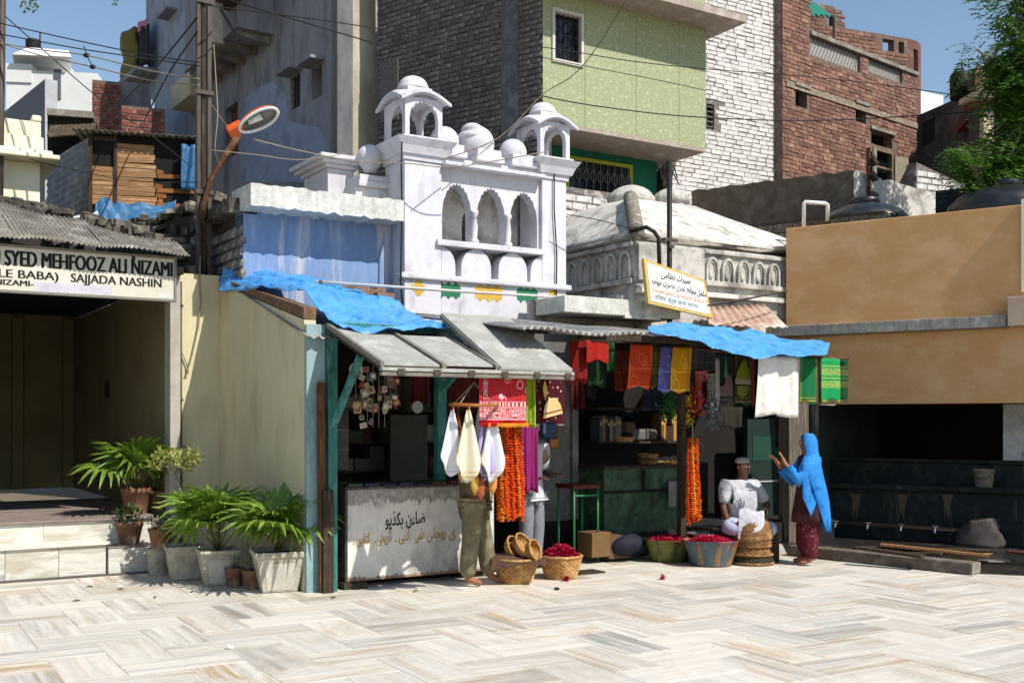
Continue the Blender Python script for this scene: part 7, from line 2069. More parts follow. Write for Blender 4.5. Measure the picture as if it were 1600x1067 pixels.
# stack of upturned old baskets
sx, sy = gpos(1181, 884); sy += .2
for i, (z, r0, r1, hgt, lab, up_) in enumerate(((0.0,.245,.225,.10,'dark flattened basket at the bottom of the stack',False),(.10,.235,.20,.10,'brown flattened basket in the middle of the stack',False),(.20,.215,.225,.09,'ring-shaped basket under the domed top one',False),(.285,.24,.12,.25,'upturned domed brown basket on top of the stack',True))):
    t = thing('old_basket', lab, 'basket', WORLD, sx, sy, z, group='stack of old baskets')
    m = MB()
    if i == 3:
        rings = []
        n = 40
        for k in range(15):
            f = k/14; r = .235*math.cos(f*1.45)**.55*(1+.02*(k%2)); zz = z+.26*math.sin(f*1.5)
            rings.append([Vector((sx+(r+.005*((j+k)%2))*math.cos(2*math.pi*j/n), sy+(r+.005*((j+k)%2))*math.sin(2*math.pi*j/n), zz+.02*math.cos(2*math.pi*j/n))) for j in range(n)])
        m.loft(rings).build('weave', CANED, t)
    else:
        woven(m, (sx+random.uniform(-.01,.01),sy,z+.006), r0, r1, hgt-.01, 40, 5, .008).build('weave', [surf('dark_green_cane',[h((70,66,44)),h((52,50,34))],scale=7,rough=.8,bump=.4), CANED, CANED][i], t, solid=.012)
        MB().path([(sx+r0*math.cos(a), sy+r0*math.sin(a), z+.02) for a in [2*math.pi*k/36 for k in range(37)]], .017, 6).build('rim', CANED, t, smooth=True)

# ------------------------------------------------------------------ interior of the cloth shop
F = ROW
def fb(name, label, cat, pa, pb, ya, yb, d, dep, mat, bev=.006, grp=None):
    a, b = F.S(pa,d), F.S(pb,d); m_ = (a+b)/2
    t = thing(name, label, cat, F, m_, d, F.Z(yb,m_,d), group=grp)
    MB(F).box(a, b, d, d+dep, F.Z(yb,m_,d), F.Z(ya,m_,d)).build('body', mat, t, bevel=bev)
    return t, a, b, F.Z(yb,m_,d), F.Z(ya,m_,d)
GRC = surf('worn_green_paint', [h((70,100,74)), h((52,78,56)), h((88,116,88))], scale=3, rough=.7, bump=.2, stain=h((42,40,34)), stainamt=.85, stainpos=(.5,.62), stainscale=(2.5,2.5,2.5))
t, a, b, z0, z1 = fb('green_cabinet', 'worn pale green cabinet counter inside the cloth shop', 'cabinet', 944, 1062, 731, 852, .62, .7, GRC)
MB(F).box(a-.01, b+.01, .60, .619, z1-.30, z1-.27).build('seam', DARKIN, t)
MB(F).box(a-.02, b+.02, .58, 1.34, z1+.001, z1+.03).build('top', OLDW, t, bevel=.004)
MB(F).box((a+b)/2-.02, (a+b)/2+.02, .59, .619, z1-.27, z1-.02).build('latch_strip', DARKIN, t)
t = thing('green_stool', 'green tubular metal stool with red seat before the cloth shop', 'stool', F, F.S(917,.35), .35)
a, b = F.S(897,.3), F.S(934,.3); z1 = F.Z(764,a,.3)
GRM = M1('green_tube', (40,110,66), rough=.4)
for (x_, d_) in ((a,.3),(b,.3),(a,.62),(b,.62)): MB(F).path([(x_,d_,0.0),(x_,d_,z1)], .014, 8).build('leg', GRM, t, smooth=True)
MB(F).box(a-.03, b+.03, .28, .66, z1, z1+.05).build('seat', M1('red_seat', (84,36,28)), t, bevel=.015)
MB(F).path([(a,.3,z1-.08),(b,.3,z1-.08)], .012, 6).build('rail', GRM, t)
for i, (pa, pb, ya, yb, c, lab) in enumerate(((925,955,832,870,(112,84,52),'brown carton on the floor before the green cabinet'),(952,985,838,872,(98,74,48),'second brown carton beside the first under the cabinet'))):
    t, *_ = fb('carton', lab, 'carton', pa, pb, ya, yb, .2, .3, M1('carton%d'%i, c))
t = thing('dark_bag', 'dark blue cloth bag slumped before the green cabinet', 'bag', F, F.S(985,.3), .3)
p = F.q(985, 850, .25); p.z = .18
MB(F).ball(p, .24, 14, 8, (1.35,.75,.6)).build('bag', M1('navy_cloth', (28,30,44)), t, smooth=True, jitter=.09)
# shelves with books and stacked trays
SHB = [M1('spine%d'%i, c) for i, c in enumerate(((120,116,110),(44,42,44),(104,78,44),(140,134,122),(66,44,32),(84,84,88)))]
t = thing('wall_shelf', 'wooden shelf of books at the back of the cloth shop', 'shelf', F, F.S(985,1.5), 1.5, 1.4)
a, b = F.S(930,1.5), F.S(1062,1.5)
zsh = F.Z(690,a,1.5)
MB(F).box(a, b, 1.45, 1.95, zsh-.03, zsh).build('board', OLDW, t)
MB(F).box(a, b, 1.45, 1.95, F.Z(640,a,1.5), F.Z(640,a,1.5)+.03).build('board', OLDW, t)
ORD = 'first second third fourth fifth sixth seventh eighth ninth tenth eleventh twelfth thirteenth fourteenth fifteenth sixteenth seventeenth eighteenth nineteenth twentieth'.split()
for px0, px1 in ((938,968),(1034,1060)):
    x_ = F.S(px0,1.46); k_ = 0
    while x_ < F.S(px1,1.46):
        w_ = random.uniform(.03,.055); hh_ = random.uniform(.28,.36)
        tb_ = thing('shelf_book', 'upright book on the shop shelf, %s along the %s row' % (ORD[k_], 'grey' if px0 < 1000 else 'gilt'), 'book', F, x_, 1.5, zsh+.001, group='books on the shop shelf')
        MB(F).box(x_, x_+w_-.003, 1.47, 1.7, zsh+.001, zsh+hh_).build('cover', random.choice(SHB) if px0 < 1000 else random.choice((SHB[2],SHB[4],M1('gilt',(176,130,50)))), tb_, bevel=.003)
        MB(F).box(x_+.004, x_+w_-.007, 1.466, 1.4695, zsh+hh_*.7, zsh+hh_*.85).build('spine_label', M1('spine_gold', (190,160,90)), tb_)
        x_ += w_; k_ += 1
for i, (px, py, lab) in enumerate(((1000,676,'pale paper bundle on the shop shelf'),(1018,680,'grey paper parcel at the middle of the shop shelf'),(985,664,'crumpled plastic bundle on top of the shelf papers'))):
    p = F.q(px, py, 1.5); t = thing('paper_bundle', lab, 'bundle', F, *p)
    MB(F).obox((p.x,1.6,zsh+.09+.1*(i==2)), .26, .2, .15, Matrix.Rotation(.2*i, 3, 'Z')).build('bundle', M1('bundle%d'%i, ((104,100,96),(84,82,80),(98,84,68))[i]), t, bevel=.03, jitter=.02)
for i in range(5):
    px, py = ((1012,716),(1012,726),(1035,728),(1036,738),(975,690))[i]
    p = F.q(px, py, 1.0)
    t = thing('cane_tray', ['upper small cane tray on the green cabinet','lower small cane tray on the green cabinet','upper wide cane tray on the green cabinet','lower wide cane tray on the green cabinet','cane bowl tilted on the shelf edge'][i], 'tray', F, *p)
    m = MB(F); woven(m, (p.x,1.0,p.z), .10 if i in (0,1,4) else .16, .14 if i in (0,1,4) else .20, .06, 28, 3, .005); m.build('weave', CANE, t, solid=.006)
t = thing('newspaper_stack', 'hanging newspapers and papers at the cabinet end', 'newspaper', F, F.S(1050,.55), .55, .8)
for i in range(3):
    a, b = F.S(1044+5*i,.55), F.S(1056+6*i,.55)
    MB(F).grid(lambda u,v: (a+(b-a)*u, .54+.02*i+.015*math.sin(9*u), F.Z(752,a,.55)-(.32-.06*i)*v), 6, 4).build('sheet', M1('news%d'%i, ((150,146,138),(130,128,124),(120,112,100))[i]), t, solid=.004)
# dark door with small white pane lines behind the seller
t, a, b, z0, z1 = fb('green_door', 'dark green door at the back right of the cloth shop', 'door', 1168, 1234, 655, 850, 1.5, .08, surf('dark_green_door', [h((36,52,46)), h((26,40,36))], rough=.6))
MB(F).box(a+.1, b-.1, 1.492, 1.499, z1-.6, z1-.25).build('panel', M1('door_panel', (30,70,56)), t)
MB(F).box(a+.2, b-.25, 1.488, 1.499, (z0+z1)/2, (z0+z1)/2+.02).build('bar', M1('pale_bar', (180,180,180)), t)

# ------------------------------------------------------------------ bookstall interior
t = thing('trinket_display', 'cluster of small cards and packets hanging at the bookstall front', 'display', F, F.S(585,.1), .1, 1.7)
rgD = random.Random(8)
pc_ = [(200,196,190),(170,60,52),(150,146,140),(120,126,140),(196,150,110),(220,214,206),(90,96,90),(150,90,96),(180,176,120)]
for i in range(46):
    px = rgD.uniform(552, 620); py = rgD.uniform(576, 668)
    if py > 640 and not (565 < px < 606): continue
    d = rgD.uniform(.02,.16); p = F.q(px, py, d)
    w_, h_ = rgD.uniform(.04,.085), rgD.uniform(.05,.09)
    m = Matrix.Rotation(rgD.uniform(-.5,.5), 3, 'Y')
    o = MB(F).obox(p, w_, .006, h_, m).build('card', M1('card%d' % (i % 9), pc_[i % 9], rough=.5), t)
    MB(F).obox(p+Vector((0,-.006,0)), w_*.6, .004, h_*.5, m).build('picture', M1('cardp%d' % (i % 5), pc_[(i+4) % 9]), o)
for px in range(556, 622, 9):
    a_ = F.q(px, 572, .1); b_ = F.q(px, 668 if 565 < px < 606 else 640, .1)
    MB(F).path([a_, b_], .004, 4).build('string', WIREL, t)
for i, (px, py, lab) in enumerate(((556,578,'clear round packet at the top of the trinket cards'),(652,636,'round white paper fan pinned on the bookstall wall'))):
    p = F.q(px, py, .05 if i == 0 else 1.2)
    t = thing('round_packet' if i == 0 else 'paper_fan', lab, 'packet' if i == 0 else 'fan', F, *p)
    m = MB(F)
    rr = .075 if i == 0 else .07
    m.loft([[p+Vector((r_*math.cos(a_), -.01+dd, r_*math.sin(a_))) for a_ in [2*math.pi*k/20 for k in range(20)]] for r_, dd in ((rr,.01),(rr,0),(rr*.5,-.006),(rr*.45,.004),(rr*.2,.004))]).build('disc', M1('disc%d'%i, (190,188,184)), t)
t, a, b, z0, z1 = fb('pale_crate', 'tall pale panelled board standing inside the bookstall', 'board', 610, 668, 648, 760, 1.2, .05, surf('pale_board', [h((78,75,70)), h((62,60,56))], scale=3, rough=.9))
t, a, b, z0, z1 = fb('glass_case', 'small glass display case inside the bookstall by the teal post', 'case', 524, 545, 640, 735, .7, .4, surf('case_glass', [h((70,78,82)), h((50,56,60))], rough=.2, bump=0, spec=.6))
for z_ in (.33,.66): MB(F).box(a-.003, b+.003, .695, 1.1, z0+(z1-z0)*z_, z0+(z1-z0)*z_+.015).build('shelf', M1('case_shelf', (130,128,124)), t)
for i, (pa, pb, ya, yb, c, lab) in enumerate(((640,672,575,630,(96,30,24),'red cloth hung at the back of the bookstall'),(700,745,585,640,(84,26,22),'dark red cloth behind the teal middle post'),(590,640,590,640,(40,44,36),'dark green hanging at the back of the bookstall'))):
    hang('stall_cloth', lab, 'cloth', pa, pb, ya, yb, 1.4, M1('stallc%d'%i, c), 2, .03)

# shelves of boxed goods at the back of the bookstall
rgK = random.Random(17)
for r_, py in enumerate((640, 690, 735)):
    t = thing('stock_shelf', 'dark wooden stock shelf at the back of the bookstall, %s tier' % ('upper','middle','lower')[r_], 'shelf', F, .8, 1.5, 1.2)
    za = F.Z(py, .9, 1.45)
    MB(F).box(-.28, 2.3, 1.42, 1.71, za-.02, za).build('board', OLDW, t)
    x_ = -.25; k_ = 0
    while x_ < 2.2:
        w_ = rgK.uniform(.09,.2); hh_ = rgK.uniform(.12,.3)
        c = rgK.choice(((90,84,76),(70,40,36),(50,58,70),(104,90,60),(60,66,56),(120,112,100)))
        tk = thing('boxed_goods', 'dark boxed goods on the %s bookstall shelf, %s from the teal post' % (('upper','middle','lower')[r_], ORD[k_]), 'box', F, x_+w_/2, 1.5, za, group='boxed goods on the bookstall shelves')
        MB(F).box(x_, x_+w_-.008, 1.45+rgK.uniform(0,.05), 1.69, za+.001, za+hh_).build('box', M1('stock%d' % sum(c), c), tk, bevel=.004)
        x_ += w_ + (rgK.uniform(.03,.2) if rgK.random() < .3 else 0); k_ += 1
# ------------------------------------------------------------------ washing-bay objects
T_ = T
def tz(px, py, d): return T_.q(px, py, d)
p = tz(1537, 766, .45)
bz = T_.Z(757,1.5,.1)
t = thing('plastic_bucket', 'grey plastic bucket on the ledge of the washing trough', 'bucket', T_, p.x, p.y, T_.Z(765,1.5,.1))
p.z = T_.Z(765,1.5,.1)+.004
MB(T_).lathe([(.10,0),(.105,.01),(.14,.28),(.15,.285),(.15,.30),(.14,.30),(.13,.2)], p, 24, cap=False).build('body', surf('dirty_bucket', [h((150,140,124)), h((120,112,98))], scale=6, rough=.6, bump=.1), t, smooth=True)
MB(T_).path([p+Vector((.145*math.cos(a), .145*math.sin(a)*.4-.1, .28-.10*abs(math.sin(a)))) for a in [math.pi+math.pi*k/12 for k in range(13)]], .006, 5).build('handle', STEEL, t)
p = tz(1563, 768, .3); p.z = T_.Z(765,1.5,.1)+.004
t = thing('yellow_lid', 'flat yellow plastic lid beside the grey bucket', 'lid', T_, *p)
MB(T_).lathe([(.02,0),(.12,0),(.13,.02),(.12,.035),(.02,.03)], p, 24).build('lid', M1('yellow_plastic', (214,196,40), rough=.4), t, smooth=True)
t = thing('cement_sack', 'grey bulging sack leaning under the washing trough', 'sack', T_, *tz(1525,840,-.2))
p = tz(1528, 800, -.15)
ring_ = []
for i in range(9):
    f = i/8
    ring_.append([Vector((p.x+(.30-.16*f**2+.03*math.sin(5*a+i))*math.cos(a)+.04*f, p.y+(.16-.07*f)*math.sin(a), .02+.36*f+.03*math.cos(a)*f)) for a in [2*math.pi*k/20 for k in range(20)]])
MB(T_).loft(ring_).build('sack', surf('sack_grey', [h((86,80,76)), h((68,63,60))], scale=6, rough=.95, bump=.4), t, smooth=True, jitter=.03)
rgp = random.Random(3)
labs = ['longest brown pole lying along the washing bay floor','grey plank lying nearest the washing trough','orange-brown plank lying across the bay floor','short split plank lying by the kerb','bent branch lying across the bay at the right','thin lath lying behind the kerb']
for i, (a_, b_) in enumerate((((1300,846),(1545,852)),((1330,838),(1560,836)),((1365,858),(1540,850)),((1340,864),(1460,866)),((1545,850),(1640,836)),((1320,852),(1420,846)))):
    A = WORLD.P((a_[0]-800)/FPX*13.2, 13.2-.12*i, .10+.05*(i%3)); B = WORLD.P((b_[0]-800)/FPX*12.6, 12.75-.12*i, .12+.04*(i%2))
    t = thing('old_plank', labs[i], 'plank', WORLD, *((A+B)/2))
    MB().beam(A, B, .09+.03*(i%2), .035).build('plank', [RUSTW,OLDW,surf('orange_timber',[h((150,104,66)),h((122,82,50))],scale=5,stretch=(8,8,.6),rough=.8),OLDW,RUSTW,OLDW][i], t, bevel=.006)
for i, (px, py, lab) in enumerate(((1525,868,'flat pale stone lying on the washing bay floor'),(1550,880,'grey paper scrap on the wet bay floor'))):
    gx, gy = gpos(px, py); t = thing('flat_stone' if i == 0 else 'floor_scrap', lab, 'stone' if i == 0 else 'litter', WORLD, gx, gy)
    MB().ball((gx,gy,.03), .16, 14, 6, (1.3,.8,.2 if i == 0 else .06)).build('lump', M1('flatst%d'%i, (130,106,80) if i == 0 else (120,116,112)), t, smooth=True)
# ------------------------------------------------------------------ plants
LEAFG = surf('palm_green', [h((118,146,52)), h((92,124,38)), h((150,170,72))], scale=9, rough=.40, bump=.08, spec=.45, rnd=.2, trans=.25)
LEAFP = surf('pale_leaf', [h((176,176,104)), h((146,150,76)), h((200,196,130))], scale=9, rough=.5, bump=.05, rnd=.15, trans=.25)
LEAFD = surf('dark_leaf', [h((50,82,32)), h((36,64,24))], scale=9, rough=.45, bump=.05, rnd=.2, trans=.15)
LEAFB = surf('dry_leaf', [h((150,124,70)), h((120,92,50))], scale=9, rough=.7, bump=.05)
STEM = surf('stem', [h((120,126,70)), h((96,96,56))], scale=9, rough=.6, bump=.05)
BARKM = surf('pale_bark', [h((150,140,122)), h((116,106,92))], scale=14, rough=.9, bump=.2)
def fan_mesh(seed, mat, n=15, L_=.42):
    rg = random.Random(seed)
    m = MB()
    for i in range(n):
        a = (i/(n-1)-.5)*2*R(118)
        l = L_*(1-.22*abs(a)/R(118))*rg.uniform(.92,1.05)
        w = .021
        dx, dy = math.cos(a), math.sin(a)
        px, py = -dy, dx
        pts = []
        seg = 6
        for k in range(seg+1):
            f = k/seg
            r = l*f
            ww = w*(.35+1.0*math.sin(math.pi*min(1,f*1.02)**.75))*(1 if f < .98 else .1)
            z = -.30*l*f**3.0*(.5+.8*rg.random()) + .06*l*math.sin(math.pi*f)
            c = Vector((dx*r, dy*r, z))
            fold = .012*math.sin(math.pi*f)
            pts += [c+Vector((px*ww,py*ww,fold)), c, c+Vector((-px*ww,-py*ww,fold))]
        fs = []
        for k in range(seg):
            for j in (0,1): fs.append((k*3+j, k*3+j+1, (k+1)*3+j+1, (k+1)*3+j))
        m.add(pts, fs)
    me = bpy.data.meshes.new('leaf'); me.from_pydata(m.v, [], m.f); me.polygons.foreach_set('use_smooth',[True]*len(me.polygons)); me.materials.append(mat); me.update()
    return me
FANS = [fan_mesh(i, LEAFG, 15, .42) for i in range(4)]
FANB = fan_mesh(9, LEAFB, 11, .3)
def palm(parent, c, n, hgt, spread, seed, scale=1.0, dry=2):
    rg = random.Random(seed)
    for i in range(n+dry):
        isdry = i >= n
        a = 2*math.pi*i/n*1.0 + rg.uniform(-.3,.3) if not isdry else rg.random()*6.3
        tilt = rg.uniform(.1,.95) if not isdry else 1.35
        ln = hgt*rg.uniform(.75,1.1) if not isdry else hgt*.5
        d = Vector((math.cos(a)*math.sin(tilt)*spread, math.sin(a)*math.sin(tilt)*spread, math.cos(tilt))).normalized()
        tip = Vector(c)+d*ln
        mid = Vector(c)+d*ln*.5+Vector((0,0,.04))
        MB().path([c, mid, tip], [.010,.007,.006], 5).build('leaf_stalk', STEM if not isdry else LEAFB, parent, smooth=True)
        me = rg.choice(FANS) if not isdry else FANB
        o = bpy.data.objects.new('leaf', me)
        out = Vector((math.cos(a), math.sin(a), 1.5-tilt*1.5 if not isdry else -.9)).normalized()
        zax = (Vector((0,0,1)) - out*out.z).normalized() if abs(out.z) < .95 else Vector((math.cos(a),math.sin(a),0))
        yax = zax.cross(out)
        m = Matrix((out, yax, zax)).transposed().to_4x4()
        m = Matrix.Translation(tip) @ m @ Matrix.Rotation(rg.uniform(-.4,.4), 4, 'X') @ Matrix.Scale(scale*rg.uniform(.85,1.1), 4)
        link(o, parent, m)
def sqpot(parent, c, wt, wb, hgt, rot, mat, panel=True):
    M4 = Matrix.Translation((c[0],c[1],c[2])) @ Matrix.Rotation(rot, 4, 'Z')
    def ringz(w_, z): return [M4 @ Vector((x*w_/2, y*w_/2, z)) for x, y in ((-1,-1),(1,-1),(1,1),(-1,1))]
    m = MB(); m.loft([ringz(wb,0.003), ringz(wt*.93,hgt*.86), ringz(wt,hgt*.87), ringz(wt,hgt), ringz(wt*.86,hgt), ringz(wt*.84,hgt*.86)])
    po_ = m.build('pot', mat, parent, bevel=.012)
    MB().add(ringz(wt*.85, hgt*.9), [(0,1,2,3)]).build('soil', SOIL, po_)
    if panel:
        for k in range(2):
            Mk = M4 @ Matrix.Rotation(R(90)*k, 4, 'Z')
            f = lambda x, t: Mk @ Vector((x*(wb+(wt*.93-wb)*t)/2*.72, -(wb+(wt*.93-wb)*t)/2-.004, hgt*.86*t))
            MB().add([f(-1,.08),f(1,.08),f(1,.85),f(-1,.85)], [(0,1,2,3)]).build('panel', M1('pot_panel', (196,190,176)), po_)
def rpot(parent, c, rt, rb, hgt, mat):
    MB().lathe([(rb,.003),(rb*1.02,.01),(rt*.94,hgt*.8),(rt,hgt*.82),(rt*1.02,hgt),(rt*.88,hgt),(rt*.86,hgt*.8)], c, 24, cap=False).build('pot', mat, parent, smooth=True)
    MB().lathe([(.001,hgt*.88),(rt*.88,hgt*.88)], c, 20, cap=False).build('soil', SOIL, [o_ for o_ in WM if o_.parent == parent][-1])
# large square pot palms
x, y = gpos(428, 926); y += .18
t = thing('potted_palm', 'fan palm in the largest pale square cement pot, nearest the teal post', 'potted plant', WORLD, x, y, group='potted plants along the cream wall')
sqpot(t, (x,y,0), .50, .34, .40, R(20), POTC)
palm(t, (x,y,.36), 18, .38, 1.0, 5, 1.05, 0)
x, y = gpos(334, 915); y += .15
t = thing('potted_palm', 'fan palm in a whitish square pot behind the small clay pots', 'potted plant', WORLD, x, y, group='potted plants along the cream wall')
sqpot(t, (x,y,0), .40, .27, .36, R(24), POTC)
palm(t, (x,y,.33), 18, .46, 1.0, 7, 1.05, 0)
# frangipani-like pale shrub on a thin stem
x, y = gpos(281, 907); y += .15
t = thing('potted_shrub', 'pale yellow-leaved shrub on a thin bare stem in a square pot', 'potted plant', WORLD, x, y, group='potted plants along the cream wall')
sqpot(t, (x,y,0), .40, .28, .36, R(22), POTC, False)
rgS = random.Random(3)
top = Vector((x-.10, y, 1.16))
MB().path([(x,y,.3),(x+.02,y,.6),(x-.03,y,.9),top], [.014,.012,.011,.010], 7).build('stem', BARKM, t, smooth=True)
lm = bpy.data.meshes.new('leaf')
lm.from_pydata([(0,0,0),(.035,.012,.006),(.07,0,0),(.035,-.012,.006),(.035,0,-.004)], [], [(0,1,4),(1,2,4),(2,3,4),(3,0,4)]); lm.materials.append(LEAFP); lm.update()
for b in range(16):
    a = rgS.random()*6.3; e = rgS.uniform(.0,1.1)
    ln = rgS.uniform(.14,.34)
    tip = top+Vector((math.cos(a)*math.cos(e)*ln*1.15, math.sin(a)*math.cos(e)*ln*.8, math.sin(e)*ln*.75))
    MB().path([top-Vector((0,0,rgS.uniform(0,.12))), (top+tip)/2+Vector((0,0,.03)), tip], [.007,.005,.004], 5).build('branch', BARKM, t)
    for k in range(14):
        o = bpy.data.objects.new('leaf', lm)
        q = Matrix.Translation(tip+Vector((rgS.gauss(0,.012),rgS.gauss(0,.012),rgS.gauss(0,.015)))) @ Matrix.Rotation(rgS.random()*6.3, 4, 'Z') @ Matrix.Rotation(rgS.uniform(-1.2,.5), 4, 'Y') @ Matrix.Scale(rgS.uniform(1.1,2.0), 4)
        link(o, t, q)
# round cement pot
x, y = gpos(243, 899); y += .1
t = thing('cement_pot', 'plain round cement pot at the end of the stone block', 'pot', WORLD, x, y, group='potted plants along the cream wall')
rpot(t, (x,y,0), .13, .10, .29, POTC)
# small clay pots with trailing leaves
def bushy(parent, c, n, spread, hgt, seed, mat, size=.07, long=False):
    rg = random.Random(seed)
    me = bpy.data.meshes.new('leaf')
    if long: me.from_pydata([(0,-.006,0),(0,.006,0),(.5,.012,.12),(.5,-.012,.12),(1,.009,.02),(1,-.009,.02),(1.3,0,-.2)], [], [(0,1,2,3),(3,2,4,5),(5,4,6)])
    else: me.from_pydata([(0,0,0),(.5,.28,.08),(1,0,0),(.5,-.28,.08),(.5,0,0)], [], [(0,1,4),(1,2,4),(2,3,4),(3,0,4)])
    me.materials.append(mat); me.update()
    for i in range(n):
        a = rg.random()*6.3; r = spread*math.sqrt(rg.random())
        p = Vector(c)+Vector((r*math.cos(a)*(.25 if long else 1), r*math.sin(a)*(.25 if long else 1), (0 if long else hgt*rg.random()*(1-r/spread*.4))))
        o = bpy.data.objects.new('leaf', me)
        link(o, parent, Matrix.Translation(p) @ Matrix.Rotation(a+rg.uniform(-.5,.5), 4, 'Z') @ Matrix.Rotation(-rg.uniform(.2,1.2), 4, 'Y') @ Matrix.Scale((size if not long else hgt)*rg.uniform(.7,1.2), 4))
for i, (px, py, lab) in enumerate(((363,917,'small clay pot with thin drooping leaves, left of the pair'),(391,921,'small clay pot with upright blades beside the large square pot'))):
    x, y = gpos(px, py); y += .08
    t = thing('small_potted_plant', lab, 'potted plant', WORLD, x, y, group='potted plants along the cream wall')
    rpot(t, (x,y,0), .10, .07, .19, TERRA)
    bushy(t, (x,y,.17), 16 if i == 0 else 10, .05, .22 if i == 0 else .3, 30+i, LEAFD, long=True)
# pot on the stone block and the ones behind
def stand_plant(px, py, zbase, label, rt, rb, hgt, kind, seed, mat=TERRA, **k):
    Y = (CAM_H-zbase)*FPX/(py-HOR); x = (px-800)/FPX*Y; y = Y+rb*.9
    t = thing('potted_plant' if kind != 'palm' else 'potted_palm', label, 'potted plant', WORLD, x, y, zbase, group='potted plants along the cream wall')
    rpot(t, (x,y,zbase), rt, rb, hgt, mat)
    if kind == 'bush': bushy(t, (x,y,zbase+hgt*.85), k.get('n',90), k.get('sp',.14), k.get('h',.24), seed, k.get('lm',LEAFD), .07)
    if kind == 'palm': palm(t, (x,y,zbase+hgt*.9), k.get('n',10), k.get('h',.42), 1.0, seed, k.get('sc',.95), 0)
    return t
stand_plant(198, 850, .301, 'clay pot with a small dark green bush on the stone block', .15, .10, .24, 'bush', 3)
stand_plant(247, 858, .301, 'shaded clay pot behind the bush pot on the stone block', .13, .09, .22, 'bush', 6, n=50)
stand_plant(207, 803, .595, 'fan palm in a clay pot up on the platform edge', .17, .12, .30, 'palm', 11, n=13, h=.40, sc=1.0)
stand_plant(246, 800, .595, 'dark broad-leaved plant in a pot at the platform corner', .14, .1, .25, 'bush', 14, n=60, sp=.2, h=.35)

# tree overhanging at the right
def tree(label, base, top_c, rad, nclump, seed, mat, trunk_r=.16, name='tree', leaf=.10, lobes=None):
    rg = random.Random(seed)
    t = thing(name, label, 'tree', WORLD, *base)
    B = Vector(base); C_ = Vector(top_c)
    MB().path([B, B.lerp(C_,.35)+Vector((.1,.05,0)), B.lerp(C_,.7)+Vector((-.05,0,0)), C_], [trunk_r, trunk_r*.8, trunk_r*.55, trunk_r*.3], 10).build('trunk', surf('tree_bark', [h((88,74,60)), h((62,52,42))], scale=9, stretch=(3,3,.6), rough=.95, bump=.5), t, smooth=True)
    limbs = MB(); crown = MB()
    for i in range(nclump):
        if lobes:
            lc, lr = rg.choice(lobes)
            c = Vector(lc)+Vector((rg.gauss(0,.45),rg.gauss(0,.45),rg.gauss(0,.45)))*lr
        else:
            u = Vector((rg.gauss(0,1),rg.gauss(0,1),rg.gauss(0,1))).normalized()
            c = C_ + Vector((u.x*rad[0], u.y*rad[1], u.z*rad[2]))*rg.uniform(.45,1.0)
        if i % 5 == 0:
            o = B.lerp(C_, rg.uniform(.5,1.0))
            limbs.path([o, (o+c)/2+Vector((0,0,.12)), c], [.05,.03,.012], 5)
        # drooping compound sprays of leaflets
        for sp in range(3):
            a = rg.random()*6.3
            d = Vector((math.cos(a), math.sin(a), rg.uniform(-.7,.25)))
            ln = rg.uniform(.22,.42)
            for k in range(7):
                f = (k+1)/7
                p = c + d*ln*f + Vector((0,0,-.16*f*f))
                for sgn_ in (-1, 1):
                    pr = Vector((-math.sin(a), math.cos(a), rg.uniform(-.5,.1)))*sgn_
                    tip = p + (pr*.8 + d*.5)*leaf*rg.uniform(.7,1.15)
                    w_ = (d*.6 + Vector((0,0,rg.uniform(-.3,.3))))*leaf*.26
                    md = (p+tip)/2
                    crown.cur = rg.random()
                    crown.add([p, md+w_, tip, md-w_], [(0,1,2,3)])
    limbs.build('limbs', BARKM, t, smooth=True)
    o = crown.build('crown', mat, t, rnd=True); o['kind'] = 'stuff'
    return t
TREEM = surf('tree_leaf', [h((88,128,46)), h((64,104,34)), h((114,148,62))], scale=3, rough=.5, bump=.0, attr='rnd', attramt=.3, trans=.35, spec=.4)
def wq(px, py, Y): return WORLD.P(*WORLD.q(px, py, Y))
tree('leafy green tree overhanging the tan roof from the right edge', (8.6, 16.8, 2.0), tuple(wq(1640,120,16.5)), (1.2,1.2,1.6), 640, 4, TREEM, leaf=.13,
     lobes=[(wq(1622,15,16.3),.75),(wq(1590,95,16.2),.45),(wq(1612,180,16.4),.7),(wq(1590,240,16.2),.5),(wq(1605,270,16.4),.5),(wq(1640,120,16.6),1.1),(wq(1650,240,16.6),.9),(wq(1640,-40,16.6),1.0),(wq(1562,262,16.0),.35),(wq(1585,140,16.2),.4)])
tree('small bright green sapling below the overhanging tree, over the roof edge', tuple(wq(1555,330,15.9)), tuple(wq(1520,262,15.8)), (.3,.3,.3), 40, 9, TREEM, .03, 'sapling', .09,
     lobes=[(wq(1512,256,15.8),.22),(wq(1535,272,15.8),.3),(wq(1500,240,15.8),.12)])
tree('sprig of the carved balcony plant at the roof line', tuple(wq(1545,130,20.2)), tuple(wq(1545,102,20.2)), (.3,.3,.3), 26, 12, TREEM, .03, 'balcony_plant', .10,
     lobes=[(wq(1545,98,20.2),.35),(wq(1560,92,20.2),.3)])
ov = thing('overhanging_sprig', 'few small hanging leaves at the top left corner', 'leaves', WORLD, *wq(45,-60,11))
m = MB(); rgo = random.Random(5)
for (px, py) in ((37,-4),(38,4),(52,2),(54,8),(40,12),(47,-2),(180,0),(56,-4)):
    p = wq(px, py, 11)
    for k in range(5):
        q = p + Vector((rgo.uniform(-.03,.03), rgo.uniform(-.03,.03), rgo.uniform(-.04,.04)))
        d = Vector((rgo.uniform(-1,1), rgo.uniform(-.4,.4), rgo.uniform(-1.2,-.2))).normalized()*.045; w_ = Vector((.012,.006,.004))
        m.add([q, q+d*.5+w_, q+d, q+d*.5-w_], [(0,1,2,3)])
m.build('leaves', TREEM, ov)['kind'] = 'stuff'
MB().path([wq(30,-70,11), wq(42,-20,11), wq(40,10,11)], .006, 5).build('twig', BARKM, ov)
